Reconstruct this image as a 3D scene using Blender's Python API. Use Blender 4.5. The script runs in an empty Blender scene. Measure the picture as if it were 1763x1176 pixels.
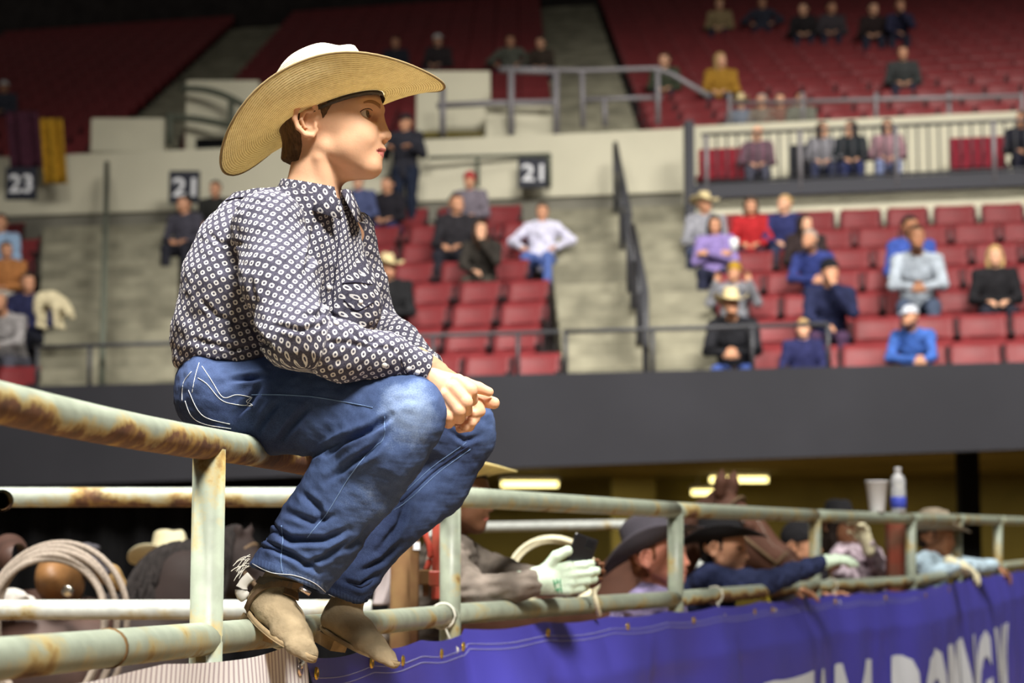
import bpy, bmesh, math, random
import numpy as np
from mathutils import Vector, Matrix
from mathutils.bvhtree import BVHTree

C = bpy.context.scene.collection
SC = bpy.context.scene
F = 3428.0; CAMZ = 1.30; TH = math.atan(402.0 / F)
CT, ST = math.cos(TH), math.sin(TH)

# ------------------------------------------------------------------ camera
cam_d = bpy.data.cameras.new('camera'); cam = bpy.data.objects.new('camera', cam_d); C.objects.link(cam)
cam.location = (0, 0, CAMZ); cam.rotation_euler = (math.pi / 2 + TH, 0, 0)
cam_d.sensor_width = 36.0; cam_d.lens = 36.0 * F / 1763.0
cam_d.clip_end = 200
cam_d.dof.use_dof = True; cam_d.dof.focus_distance = 3.92; cam_d.dof.aperture_fstop = 4.0
SC.camera = cam

# ------------------------------------------------------------------ world, lights, exposure
w = bpy.data.worlds.new('arena_air'); SC.world = w; w.use_nodes = True
w.node_tree.nodes['Background'].inputs[0].default_value = (1.0, 0.97, 0.9, 1)
w.node_tree.nodes['Background'].inputs[1].default_value = 0.085
SC.view_settings.view_transform = 'Standard'; SC.view_settings.look = 'None'
SC.view_settings.gamma = 1.0; SC.view_settings.use_curve_mapping = False
SC.view_settings.exposure = 0.12

def area(name, loc, target, power, sx, sy, col=(1, 0.965, 0.90), spread=160):
    l = bpy.data.lights.new(name, 'AREA'); l.shape = 'RECTANGLE'; l.size = sx; l.size_y = sy
    l.energy = power; l.color = col; l.spread = math.radians(spread)
    o = bpy.data.objects.new(name, l); C.objects.link(o); o.location = loc
    o.rotation_euler = (Vector(target) - Vector(loc)).to_track_quat('-Z', 'Y').to_euler()
    return o
area('arena_light', (2.6, -2.4, 9.4), (-0.3, 4.0, 1.6), 350, 2.6, 2.0, spread=70)
area('arena_light', (-2.2, 3.6, 12.0), (-0.4, 4.2, 1.6), 430, 3.0, 2.0, spread=70)
area('arena_light', (5.0, 5.5, 13.0), (3.0, 19.2, 2.6), 880, 6.0, 3.0, spread=76)
area('arena_light', (-3.0, 6.5, 13.0), (-0.8, 20.5, 3.2), 300, 5.0, 3.0, spread=60)
area('arena_light', (9.0, 15.0, 20.0), (7.0, 28.0, 7.6), 250, 5.0, 3.0, spread=60)

# ------------------------------------------------------------------ small helpers
def at(px, py, Y):
    u = (px - 881.5) / F; v = -(py - 588.0) / F
    t = Y / (CT - v * ST)
    return Vector((u * t, Y, CAMZ + (ST + v * CT) * t))
def mpp(py, Y):                      # metres per pixel at that depth
    v = -(py - 588.0) / F
    return (Y / (CT - v * ST)) / F

def tag(o, label=None, cat=None, group=None, kind=None):
    if label: o['label'] = label
    if cat: o['category'] = cat
    if group: o['group'] = group
    if kind: o['kind'] = kind
    return o
def empty(name, loc, rz=0.0, label=None, cat=None, group=None):
    o = bpy.data.objects.new(name, None); C.objects.link(o); o.empty_display_size = 0.1
    o.location = loc; o.rotation_euler = (0, 0, rz)
    return tag(o, label, cat, group)
def mesh_np(name, V, Fc, uv=None, smooth=True):
    """V (n,3) array, Fc (m,3|4) array or list of lists, uv per vertex"""
    me = bpy.data.meshes.new(name)
    if isinstance(Fc, np.ndarray) and Fc.ndim == 2:
        k = Fc.shape[1]; n = len(Fc)
        me.vertices.add(len(V)); me.vertices.foreach_set('co', np.asarray(V, np.float32).ravel())
        me.loops.add(n * k); me.loops.foreach_set('vertex_index', Fc.astype(np.int32).ravel())
        me.polygons.add(n); me.polygons.foreach_set('loop_start', np.arange(0, n * k, k, dtype=np.int32))
        try: me.polygons.foreach_set('loop_total', np.full(n, k, np.int32))
        except Exception: pass
        me.update(calc_edges=True)
    else:
        me.from_pydata([tuple(v) for v in V], [], [tuple(f) for f in Fc]); me.update()
    me.polygons.foreach_set('use_smooth', np.full(len(me.polygons), bool(smooth)))
    if uv is not None:
        lay = me.uv_layers.new(name='UVMap')
        li = np.zeros(len(me.loops), np.int32); me.loops.foreach_get('vertex_index', li)
        lay.data.foreach_set('uv', np.asarray(uv, np.float32)[li].ravel())
    return me
def obj(name, me, mat=None, parent=None, M=None):
    o = bpy.data.objects.new(name, me); C.objects.link(o)
    if mat is not None:
        if len(me.materials) == 0: me.materials.append(mat)
    if parent is not None: o.parent = parent
    if M is not None: o.matrix_basis = M
    return o
def to_parent(P):                    # world-built part under a root: shift by the root's inverse
    return P.matrix_basis.inverted()
def wpart(name, me, mat, root):      # mesh made in world space, parented to root
    return obj(name, me, mat, root, to_parent(root))

class MB:
    """collects simple shapes into one mesh"""
    def __init__(s): s.v = []; s.f = []; s.uv = []
    def add(s, V, Fc, uv=None):
        n = len(s.v); s.v += [tuple(v) for v in V]; s.f += [tuple(i + n for i in f) for f in Fc]
        s.uv += ([tuple(t) for t in uv] if uv is not None else [(0, 0)] * len(V))
        return s
    def box(s, c, h, M=None, bev=0.0):
        cx, cy, cz = c; x, y, z = h
        if bev > 0:
            b = bev; pts = []; 
            P = [(sx * (x - (b if a != 0 else 0)), sy * (y - (b if a != 1 else 0)), sz * (z - (b if a != 2 else 0)))
                 for sx in (-1, 1) for sy in (-1, 1) for sz in (-1, 1) for a in (0, 1, 2)]
            bm = bmesh.new()
            for p in P: bm.verts.new(p)
            bmesh.ops.convex_hull(bm, input=bm.verts)
            bm.verts.index_update()
            V = [v.co.copy() for v in bm.verts]; Fc = [[v.index for v in f.verts] for f in bm.faces]; bm.free()
        else:
            V = [Vector((sx * x, sy * y, sz * z)) for sx in (-1, 1) for sy in (-1, 1) for sz in (-1, 1)]
            Fc = [(0, 1, 3, 2), (4, 6, 7, 5), (0, 4, 5, 1), (2, 3, 7, 6), (0, 2, 6, 4), (1, 5, 7, 3)]
        if M is not None: V = [M @ v for v in V]
        return s.add([v + Vector(c) for v in V], Fc)
    def hexa(s, P): # 8 points, bottom 4 ccw then top 4
        return s.add(P, [(3, 2, 1, 0), (4, 5, 6, 7), (0, 1, 5, 4), (1, 2, 6, 5), (2, 3, 7, 6), (3, 0, 4, 7)])
    def tube(s, pts, r, seg=10, closed=False, flat=1.0, up=(0, 0, 1), cap=True):
        V, Fc, uv = tube_geo(pts, r, seg, closed, flat, up, cap); return s.add(V, Fc, uv)
    def build(s, name, mat, parent=None, smooth=False, M=None, world=True):
        me = mesh_np(name, s.v, s.f, smooth=smooth, uv=np.array(s.uv) if s.v else None)
        if parent is not None and world and M is None: M = to_parent(parent)
        return obj(name, me, mat, parent, M)

def tube_geo(pts, r, seg=10, closed=False, flat=1.0, up=(0, 0, 1), cap=True):
    P = [Vector(p) for p in pts]; n = len(P)
    R = r if isinstance(r, (list, tuple, np.ndarray)) else [r] * n
    V = []; Fc = []; uv = []; L = 0.0; upv = Vector(up)
    for i in range(n):
        a = P[i - 1] if (i > 0 or closed) else P[i]; b = P[(i + 1) % n] if (i < n - 1 or closed) else P[i]
        t = (b - a); t = t.normalized() if t.length > 1e-9 else Vector((1, 0, 0))
        ref = upv if abs(t.dot(upv.normalized())) < 0.97 else Vector((1, 0, 0.01))
        sd = t.cross(ref).normalized(); nn = sd.cross(t).normalized()
        if i: L += (P[i] - P[i - 1]).length
        for k in range(seg + 1):
            an = 2 * math.pi * k / seg
            V.append(P[i] + nn * math.cos(an) * R[i] + sd * math.sin(an) * R[i] * flat); uv.append((L, k / seg))
    m = seg + 1
    for i in range(n if closed else n - 1):
        j = (i + 1) % n
        for k in range(seg):
            Fc.append((i * m + k, i * m + k + 1, j * m + k + 1, j * m + k))
    if cap and not closed:
        V.append(P[0]); uv.append((0, 0.5)); c0 = len(V) - 1
        V.append(P[-1]); uv.append((L, 0.5)); c1 = len(V) - 1
        for k in range(seg):
            Fc.append((c0, k + 1, k)); b = (n - 1) * m; Fc.append((c1, b + k, b + k + 1))
    return V, Fc, uv
def smooth_poly(P, n=6, closed=False):  # catmull-rom
    P = [Vector(p) for p in P]; out = []; N = len(P)
    for i in range(N if closed else N - 1):
        p0 = P[(i - 1) % N] if (closed or i > 0) else P[0]; p1 = P[i]; p2 = P[(i + 1) % N]
        p3 = P[(i + 2) % N] if (closed or i + 2 < N) else P[-1]
        for k in range(n):
            t = k / n
            out.append(0.5 * ((2 * p1) + (p2 - p0) * t + (2 * p0 - 5 * p1 + 4 * p2 - p3) * t * t + (3 * p1 - p0 - 3 * p2 + p3) * t ** 3))
    if not closed: out.append(P[-1])
    return out
def lathe(prof, seg=20):
    V = []; Fc = []
    for r, z in prof:
        for k in range(seg):
            a = 2 * math.pi * k / seg; V.append(Vector((r * math.cos(a), r * math.sin(a), z)))
    for i in range(len(prof) - 1):
        for k in range(seg):
            k2 = (k + 1) % seg; Fc.append((i * seg + k, i * seg + k2, (i + 1) * seg + k2, (i + 1) * seg + k))
    return V, Fc

# ------------------------------------------------------------------ materials
MATS = {}
def lin(c):
    return tuple(((x / 255.0) / 12.92 if x <= 10 else ((x / 255.0 + 0.055) / 1.055) ** 2.4) for x in c)
def nt(m): return m.node_tree.nodes, m.node_tree.links
def mat(name, col, rough=0.7, metal=0.0, spec=0.3, var=0.0, scale=8.0, col2=None, bump=0.0, bscale=60.0, coord='Object', sss=0.0, stretch=None, detail=4.0):
    if name in MATS: return MATS[name]
    m = bpy.data.materials.new(name); m.use_nodes = True; N, L = nt(m); b = N['Principled BSDF']
    b.inputs['Roughness'].default_value = rough; b.inputs['Metallic'].default_value = metal
    b.inputs['Specular IOR Level'].default_value = spec
    b.inputs['Base Color'].default_value = (*col, 1)
    tc = N.new('ShaderNodeTexCoord'); mp = N.new('ShaderNodeMapping'); L.new(tc.outputs[coord], mp.inputs[0])
    if stretch: mp.inputs['Scale'].default_value = stretch
    if var > 0 or col2 is not None:
        no = N.new('ShaderNodeTexNoise'); no.inputs['Scale'].default_value = scale; no.inputs['Detail'].default_value = detail
        L.new(mp.outputs[0], no.inputs['Vector'])
        rp = N.new('ShaderNodeValToRGB'); c2 = col2 if col2 is not None else tuple(x * (1 - var) for x in col)
        c1 = col if col2 is not None else tuple(min(1, x * (1 + var)) for x in col)
        rp.color_ramp.elements[0].position = 0.35; rp.color_ramp.elements[0].color = (*c2, 1)
        rp.color_ramp.elements[1].position = 0.65; rp.color_ramp.elements[1].color = (*c1, 1)
        L.new(no.outputs['Fac'], rp.inputs[0]); L.new(rp.outputs[0], b.inputs['Base Color'])
    if bump > 0:
        n2 = N.new('ShaderNodeTexNoise'); n2.inputs['Scale'].default_value = bscale; n2.inputs['Detail'].default_value = 3
        L.new(mp.outputs[0], n2.inputs['Vector'])
        bp = N.new('ShaderNodeBump'); bp.inputs['Strength'].default_value = bump; bp.inputs['Distance'].default_value = 0.01
        L.new(n2.outputs['Fac'], bp.inputs['Height']); L.new(bp.outputs[0], b.inputs['Normal'])
    if sss > 0:
        b.inputs['Subsurface Weight'].default_value = sss; b.inputs['Subsurface Radius'].default_value = (0.02, 0.008, 0.004)
        b.inputs['Subsurface Scale'].default_value = 0.35
    MATS[name] = m; return m
def cloth(rgb, name=None):
    nm = name or 'cloth_%d_%d_%d' % tuple(rgb)
    return mat(nm, lin(rgb), 0.9, 0, 0.15, var=0.25, scale=14, bump=0.25, bscale=30)
def emis(name, col, s):
    m = bpy.data.materials.new(name); m.use_nodes = True; b = m.node_tree.nodes['Principled BSDF']
    b.inputs['Base Color'].default_value = (*col, 1); b.inputs['Emission Color'].default_value = (*col, 1); b.inputs['Emission Strength'].default_value = s
    return m
def math_n(N, L, op, a, b=None, c=None):
    n = N.new('ShaderNodeMath'); n.operation = op
    for i, x in enumerate((a, b, c)):
        if x is None: continue
        if isinstance(x, (int, float)): n.inputs[i].default_value = x
        else: L.new(x, n.inputs[i])
    return n.outputs[0]
def pipe_mat(name, rust_amt, under, paint=(154, 163, 146), dark=1.0, scale=5.0):
    """painted steel tube: uv.x runs along the tube in metres, uv.y around it (0 = upper side)"""
    m = bpy.data.materials.new(name); m.use_nodes = True; N, L = nt(m); b = N['Principled BSDF']
    tc = N.new('ShaderNodeTexCoord'); sep = N.new('ShaderNodeSeparateXYZ'); L.new(tc.outputs['UV'], sep.inputs[0])
    n1 = N.new('ShaderNodeTexNoise'); n1.inputs['Scale'].default_value = scale; n1.inputs['Detail'].default_value = 8; n1.inputs['Roughness'].default_value = 0.62
    L.new(tc.outputs['Object'], n1.inputs['Vector'])
    n2 = N.new('ShaderNodeTexNoise'); n2.inputs['Scale'].default_value = 26; n2.inputs['Detail'].default_value = 6
    L.new(tc.outputs['Object'], n2.inputs['Vector'])
    ang = math_n(N, L, 'MULTIPLY', sep.outputs['Y'], 2 * math.pi)
    cs = math_n(N, L, 'COSINE', ang)                      # 1 upper side, -1 lower side
    bias = math_n(N, L, 'MULTIPLY', cs, -under)
    v = math_n(N, L, 'ADD', math_n(N, L, 'MULTIPLY_ADD', n1.outputs['Fac'], 1.7, -0.35), bias)
    v = math_n(N, L, 'ADD', v, rust_amt - 0.5)
    r1 = N.new('ShaderNodeValToRGB'); r1.color_ramp.elements[0].position = 0.50; r1.color_ramp.elements[1].position = 0.66
    L.new(v, r1.inputs[0])
    rc = N.new('ShaderNodeValToRGB'); e = rc.color_ramp.elements
    e[0].position = 0.3; e[0].color = (*lin((74, 48, 36)), 1); e[1].position = 0.7; e[1].color = (*lin((150, 118, 62)), 1)
    e2 = e.new(0.5); e2.color = (*lin((100, 66, 44)), 1)
    L.new(n2.outputs['Fac'], rc.inputs[0])
    pc = N.new('ShaderNodeValToRGB'); p = pc.color_ramp.elements
    p[0].position = 0.25; p[0].color = (*lin(tuple(x * 0.86 for x in paint)), 1); p[1].position = 0.7; p[1].color = (*lin(paint), 1)
    L.new(n2.outputs['Fac'], pc.inputs[0])
    # yellow-brown halo round the rust
    r2 = N.new('ShaderNodeValToRGB'); r2.color_ramp.elements[0].position = 0.36; r2.color_ramp.elements[1].position = 0.56
    L.new(v, r2.inputs[0])
    mx0 = N.new('ShaderNodeMixRGB'); L.new(r2.outputs[0], mx0.inputs[0]); L.new(pc.outputs[0], mx0.inputs[1]); mx0.inputs[2].default_value = (*lin((172, 150, 92)), 1)
    mx = N.new('ShaderNodeMixRGB'); L.new(r1.outputs[0], mx.inputs[0]); L.new(mx0.outputs[0], mx.inputs[1]); L.new(rc.outputs[0], mx.inputs[2])
    L.new(mx.outputs[0], b.inputs['Base Color'])
    ro = math_n(N, L, 'MULTIPLY_ADD', r1.outputs[0], 0.4, 0.42); L.new(ro, b.inputs['Roughness'])
    bp = N.new('ShaderNodeBump'); bp.inputs['Strength'].default_value = 0.25; bp.inputs['Distance'].default_value = 0.004
    L.new(n2.outputs['Fac'], bp.inputs['Height']); L.new(bp.outputs[0], b.inputs['Normal'])
    MATS[name] = m; return m

# ------------------------------------------------------------------ distance-field modelling
class Field:
    def __init__(s, lo, hi, h):
        s.lo = np.array(lo, float); s.h = float(h)
        s.n = np.ceil((np.array(hi, float) - s.lo) / h).astype(int) + 1
        s.g = np.full(tuple(s.n), 1e3, np.float32)
        s.ax = [(s.lo[i] + h * np.arange(s.n[i])).astype(np.float32) for i in range(3)]
    def apply(s, fn, blo, bhi, k=0.01, op='u'):
        pad = k + 2.5 * s.h
        i0 = np.clip(np.floor((np.array(blo) - pad - s.lo) / s.h).astype(int), 0, s.n)
        i1 = np.clip(np.ceil((np.array(bhi) + pad - s.lo) / s.h).astype(int) + 1, 0, s.n)
        if np.any(i1 <= i0): return s
        sl = tuple(slice(i0[i], i1[i]) for i in range(3))
        X = s.ax[0][sl[0]][:, None, None]; Y = s.ax[1][sl[1]][None, :, None]; Z = s.ax[2][sl[2]][None, None, :]
        d = fn(X, Y, Z).astype(np.float32); g = s.g[sl]; k = max(k, 1e-5)
        if op == 'u':
            hh = np.maximum(k - np.abs(g - d), 0) / k; s.g[sl] = np.minimum(g, d) - hh * hh * (k / 4)
        elif op == 's':
            d = -d; hh = np.maximum(k - np.abs(g - d), 0) / k; s.g[sl] = np.maximum(g, d) + hh * hh * (k / 4)
        return s
    def cap(s, a, b, ra, rb=None, k=0.01, op='u', axis=None, fac=1.0):
        a = np.array(a, float); b = np.array(b, float); rb = ra if rb is None else rb
        ba = b - a; A = None
        if axis is not None:
            A = np.array(axis, float); A /= np.linalg.norm(A); q = 1.0 / fac - 1.0
            ba2 = ba + A * np.dot(ba, A) * q
        else: ba2 = ba
        L2 = max(float(np.dot(ba2, ba2)), 1e-12); sc = min(1.0, fac)
        def fn(X, Y, Z):
            x = X - a[0]; y = Y - a[1]; z = Z - a[2]
            if A is not None:
                c = (x * A[0] + y * A[1] + z * A[2]) * q
                x = x + A[0] * c; y = y + A[1] * c; z = z + A[2] * c
            t = np.clip((x * ba2[0] + y * ba2[1] + z * ba2[2]) / L2, 0, 1)
            return (np.sqrt((x - t * ba2[0]) ** 2 + (y - t * ba2[1]) ** 2 + (z - t * ba2[2]) ** 2) - (ra + t * (rb - ra))) * sc
        R = max(ra, rb) * max(1.0, fac)
        return s.apply(fn, np.minimum(a, b) - R, np.maximum(a, b) + R, k, op)
    def chain(s, P, R, k=0.01, op='u', axis=None, fac=1.0):
        for i in range(len(P) - 1): s.cap(P[i], P[i + 1], R[i], R[i + 1], k, op, axis, fac)
        return s
    def ell(s, c, r, Rm=None, k=0.01, op='u'):
        c = np.array(c, float); r = np.array(r, float); M = np.eye(3) if Rm is None else np.array(Rm, float)  # rows = axes
        def fn(X, Y, Z):
            x = X - c[0]; y = Y - c[1]; z = Z - c[2]
            p = [(x * M[i, 0] + y * M[i, 1] + z * M[i, 2]) / r[i] for i in range(3)]
            k0 = np.sqrt(p[0] ** 2 + p[1] ** 2 + p[2] ** 2)
            k1 = np.sqrt((p[0] / r[0]) ** 2 + (p[1] / r[1]) ** 2 + (p[2] / r[2]) ** 2)
            return k0 * (k0 - 1.0) / np.maximum(k1, 1e-6)
        e = np.sqrt(((M * r[:, None]) ** 2).sum(0))
        return s.apply(fn, c - e, c + e, k, op)
    def box(s, c, hs, Rm=None, rad=0.0, k=0.005, op='u'):
        c = np.array(c, float); hs = np.array(hs, float); M = np.eye(3) if Rm is None else np.array(Rm, float)
        def fn(X, Y, Z):
            x = X - c[0]; y = Y - c[1]; z = Z - c[2]
            q = [np.abs(x * M[i, 0] + y * M[i, 1] + z * M[i, 2]) - (hs[i] - rad) for i in range(3)]
            o = np.sqrt(np.maximum(q[0], 0) ** 2 + np.maximum(q[1], 0) ** 2 + np.maximum(q[2], 0) ** 2)
            return o + np.minimum(np.maximum(q[0], np.maximum(q[1], q[2])), 0) - rad
        e = np.abs(M * hs[:, None]).sum(0)
        return s.apply(fn, c - e, c + e, k, op)
    def cut(s, point, normal, k=0.004):       # removes everything on the normal's side
        p = np.array(point, float); n = np.array(normal, float); n /= np.linalg.norm(n)
        X = s.ax[0][:, None, None]; Y = s.ax[1][None, :, None]; Z = s.ax[2][None, None, :]
        d = ((X - p[0]) * n[0] + (Y - p[1]) * n[1] + (Z - p[2]) * n[2]).astype(np.float32)
        hh = np.maximum(k - np.abs(s.g - d), 0) / k; s.g = np.maximum(s.g, d) + hh * hh * (k / 4); return s
    def mesh(s):
        g = s.g; ins = g < 0
        nx, ny, nz = s.n
        c = ins[:-1, :-1, :-1].astype(np.uint8)
        for dx in (0, 1):
            for dy in (0, 1):
                for dz in (0, 1):
                    if dx + dy + dz: c += ins[dx:nx - 1 + dx, dy:ny - 1 + dy, dz:nz - 1 + dz]
        I, J, K = np.nonzero((c > 0) & (c < 8)); del c
        val = {(dx, dy, dz): g[I + dx, J + dy, K + dz].astype(np.float64) for dx in (0, 1) for dy in (0, 1) for dz in (0, 1)}
        acc = np.zeros((len(I), 3)); cnt = np.zeros(len(I))
        cor = list(val)
        for a in cor:
            for axn in range(3):
                if a[axn] == 0:
                    b = tuple(1 if i == axn else a[i] for i in range(3))
                    va, vb = val[a], val[b]; mk = (va < 0) != (vb < 0)
                    t = np.where(mk, va / np.where(mk, va - vb, 1), 0)
                    p = np.array(a, float)[None, :].repeat(len(I), 0); p[:, axn] += t
                    acc += p * mk[:, None]; cnt += mk
        V = np.stack([I, J, K], 1) + acc / np.maximum(cnt, 1)[:, None]
        V = s.lo + V * s.h
        ids = (I.astype(np.int64) * ny + J) * nz + K
        quads = []
        for axn in range(3):
            sl0 = [slice(None)] * 3; sl1 = [slice(None)] * 3; sl0[axn] = slice(0, -1); sl1[axn] = slice(1, None)
            A = ins[tuple(sl0)]; B = ins[tuple(sl1)]
            e = np.stack(np.nonzero(A != B), 1)
            o1, o2 = [(1, 2), (2, 0), (0, 1)][axn]
            ok = (e[:, o1] > 0) & (e[:, o2] > 0) & (e[:, o1] < s.n[o1] - 1) & (e[:, o2] < s.n[o2] - 1); e = e[ok]
            inside = A[e[:, 0], e[:, 1], e[:, 2]]
            q = []
            for da, db in ((-1, -1), (0, -1), (0, 0), (-1, 0)):
                f = e.copy(); f[:, o1] += da; f[:, o2] += db
                q.append(np.searchsorted(ids, (f[:, 0].astype(np.int64) * ny + f[:, 1]) * nz + f[:, 2]))
            q = np.stack(q, 1); q[~inside] = q[~inside][:, ::-1]
            quads.append(q)
        return V, np.concatenate(quads)
def vnormals(V, Q):
    n = np.cross(V[Q[:, 2]] - V[Q[:, 0]], V[Q[:, 3]] - V[Q[:, 1]])
    N = np.zeros_like(V)
    for i in range(4): np.add.at(N, Q[:, i], n)
    return N / np.maximum(np.linalg.norm(N, axis=1), 1e-12)[:, None]
def relax(V, Q, it=1, f=0.5):
    for _ in range(it):
        S = np.zeros_like(V); c = np.zeros(len(V))
        for i in range(4):
            for j in ((i + 1) % 4, (i + 3) % 4):
                np.add.at(S, Q[:, i], V[Q[:, j]]); np.add.at(c, Q[:, i], 1)
        V = V * (1 - f) + f * S / np.maximum(c, 1)[:, None]
    return V
def snoise(P, freq, seed=0, oct=3):
    """smooth value noise made of summed sines in random directions, about -1..1"""
    rg = np.random.RandomState(seed); out = np.zeros(len(P)); amp = 1.0; tot = 0
    for o in range(oct):
        s = np.zeros(len(P))
        for i in range(5):
            d = rg.normal(size=3); d /= np.linalg.norm(d)
            s += np.sin(P @ d * freq * (0.7 + 0.6 * rg.rand()) * 6.283 + rg.rand() * 6.283)
        out += amp * s / 2.5; tot += amp; amp *= 0.5; freq *= 2.0
    return out / tot
# ================================================================== SETTING
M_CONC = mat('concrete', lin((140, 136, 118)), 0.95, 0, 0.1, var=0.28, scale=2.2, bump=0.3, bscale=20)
M_GREYW = mat('grey_paint', lin((124, 121, 110)), 0.85, 0, 0.2, var=0.1, scale=1.5)
M_CREAM = mat('cream_paint', lin((205, 200, 178)), 0.8, 0, 0.2, var=0.05, scale=1.2)
M_BAND = mat('charcoal_paint', lin((47, 47, 52)), 0.8, 0, 0.2, var=0.08, scale=1.0)
M_DIRT = mat('arena_dirt', lin((134, 112, 84)), 1.0, 0, 0.05, var=0.25, scale=3, bump=0.6, bscale=12)
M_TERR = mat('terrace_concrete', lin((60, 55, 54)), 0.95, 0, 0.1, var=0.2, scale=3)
M_OLIVE = mat('olive_wall', lin((104, 94, 52)), 0.9, 0, 0.1, var=0.25, scale=0.8)
M_BLACK = mat('black_drape', lin((20, 20, 21)), 0.95, 0, 0.05, var=0.2, scale=3, stretch=(6, 6, 0.3))
M_SEAT = mat('red_seat_plastic', lin((118, 43, 46)), 0.5, 0, 0.3, var=0.1, scale=5)
M_SEATD = mat('seat_bracket_dark', lin((48, 30, 34)), 0.6, 0, 0.3)
M_RAILD = mat('dark_rail_metal', lin((66, 66, 70)), 0.5, 0.2, 0.4)
M_RAILG = mat('grey_rail_metal', lin((132, 128, 132)), 0.5, 0.2, 0.4)
M_RAILGR = mat('green_grey_rail_metal', lin((92, 96, 84)), 0.6, 0.1, 0.3)
M_NAVY = mat('sign_navy', lin((28, 31, 44)), 0.6)
M_WHITE = mat('white_paint', lin((222, 222, 226)), 0.6)
M_FASC = mat('dark_fascia', lin((66, 66, 72)), 0.7)

def D0(s): return 19.65 - 0.2416 * s
def skew(s): return 0.04 * (s - 0.9) if s < 0.9 else 0.02 * (s - 0.9)
def S(s, d, z): return Vector((s + d * skew(s), D0(s) + d, z))
def U(s, d, z): return Vector((s, D0(s) + d, z))
def slab(mb, fn, s0, s1, d0, d1, z0, z1, z0b=None, z1b=None):
    """block between two stations; the b heights hold at s1"""
    z0b = z0 if z0b is None else z0b; z1b = z1 if z1b is None else z1b
    mb.hexa([fn(s0, d0, z0), fn(s1, d0, z0b), fn(s1, d1, z0b), fn(s0, d1, z0), fn(s0, d0, z1), fn(s1, d0, z1b), fn(s1, d1, z1b), fn(s0, d1, z1)])
def struct(o): o['kind'] = 'structure'; return o
def structE(name): 
    e = empty(name, (0, 0, 0)); e['kind'] = 'structure'; return e

# arena floor
m = MB(); m.box((0, 9, -0.05), (16, 17, 0.05)); struct(m.build('floor', M_DIRT))
# charcoal front wall of the stand
m = MB()
for a, b in ((-9, 0.0), (0.0, 9)):
    slab(m, S, a, b, -0.34, -0.16, 2.33 + 0.024 * a, 3.24, 2.33 + 0.024 * b, 3.24)
wf = struct(m.build('wall_front', M_BAND))
m = MB(); p = at(1122, 742, 19.12); m.box(p, (0.035, 0.03, 0.065), bev=0.01)
tag(m.build('wall_plate', M_CREAM, None), 'small cream plate on the charcoal wall below the stairs', 'plate')
m = MB(); p = at(66, 785, 20.55); m.box(p, (0.03, 0.03, 0.03), bev=0.01)
tag(m.build('wall_plate', M_RAILG, None), 'small pale round plate on the charcoal wall above the near rail', 'plate')

# space under the stand
m = MB(); slab(m, U, -9, 10, 7.6, 7.8, 0, 2.95); struct(m.build('wall_back', M_OLIVE))
m = MB(); slab(m, U, -9, 10, 0.1, 7.8, 2.58, 2.64); struct(m.build('ceiling', M_OLIVE))
m = MB()
cols = []
n = 90
for i in range(n + 1):
    s = -8.5 + 7.3 * i / n; cols.append(U(s, 0.35 + 0.06 * math.sin(i * 1.3), 0))
V = [c for c in cols] + [c + Vector((0, 0, 2.56)) for c in cols] + [c + Vector((0, 0.03, 0)) for c in cols] + [c + Vector((0, 0.03, 2.56)) for c in cols]
q = n + 1
Fc = [(i, i + 1, q + i + 1, q + i) for i in range(n)] + [(2 * q + i + 1, 2 * q + i, 3 * q + i, 3 * q + i + 1) for i in range(n)]
tag(obj('curtain', mesh_np('curtain', V, Fc), M_BLACK), 'black pleated curtain hanging under the stand behind the horses', 'curtain')
m = MB(); p = at(1668, 900, 19.6); m.box((p.x, p.y, 1.3), (0.1, 0.1, 1.38), bev=0.015); struct(m.build('pillar', M_BLACK))
m = MB(); p = at(1090, 860, 25.8); m.box((p.x, p.y, 1.3), (0.28, 0.2, 1.38), bev=0.015); struct(m.build('pillar', M_OLIVE))

E_FLU = emis('lamp_tube_glow', (1.0, 0.84, 0.32), 3.2)
for (px, py, D, L, where) in ((912, 834, 25.4, 0.36, 'above the phone user'), (1272, 826, 25.2, 0.36, 'above the horse with an upright ear'), (1216, 848, 26.4, 0.19, 'smallest of the three, beside the horse ear')):
    p = at(px, py, D)
    r = empty('strip_light', p, 0, 'lit yellow strip light under the stand, ' + where, 'lamp')
    b = MB(); b.box((0, 0, 0.075), (L + 0.03, 0.09, 0.025), bev=0.01)
    b.box((-L * 0.6, 0, 0.16), (0.01, 0.01, 0.09)); b.box((L * 0.6, 0, 0.16), (0.01, 0.01, 0.09))
    b.build('housing', M_RAILG, r, M=Matrix())
    for q_ in (-0.04, 0.04):
        t = MB(); t.tube([(-L, q_, 0), (L, q_, 0)], 0.034, 10); t.build('tube', E_FLU, r, True, M=Matrix())
def plain_light(loc, pw, col, size=0.6):
    l = bpy.data.lights.new('concourse_fill', 'AREA'); l.size = size; l.energy = pw; l.color = col
    o = bpy.data.objects.new('concourse_fill', l); C.objects.link(o); o.location = loc; return o
for x, D in ((0.2, 24.4), (2.9, 23.8), (6.0, 23.0)): plain_light((x, D, 2.54), 66, (1.0, 0.90, 0.58))  # unseen fill lights added to stand in for the strip lights' output

# lower terraces, row by row
ZF, RISE, RUN, NROW = 2.70, 0.37, 0.80, {'A': 8, 'B': 8, 'C': 7}
SECT = {'C': (2.12, 6.4), 'B': (-3.45, 0.54), 'A': (-7.2, -5.0)}
for key, (a, b) in SECT.items():
    e = structE('terrace')
    for k in range(NROW[key]):
        m = MB(); cut = [a] + ([0.9] if a < 0.9 < b else []) + [b]
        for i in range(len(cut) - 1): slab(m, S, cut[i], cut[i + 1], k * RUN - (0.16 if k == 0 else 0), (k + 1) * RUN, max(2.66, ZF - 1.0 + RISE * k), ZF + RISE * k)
        m.build('tier', M_TERR, e)
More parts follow.
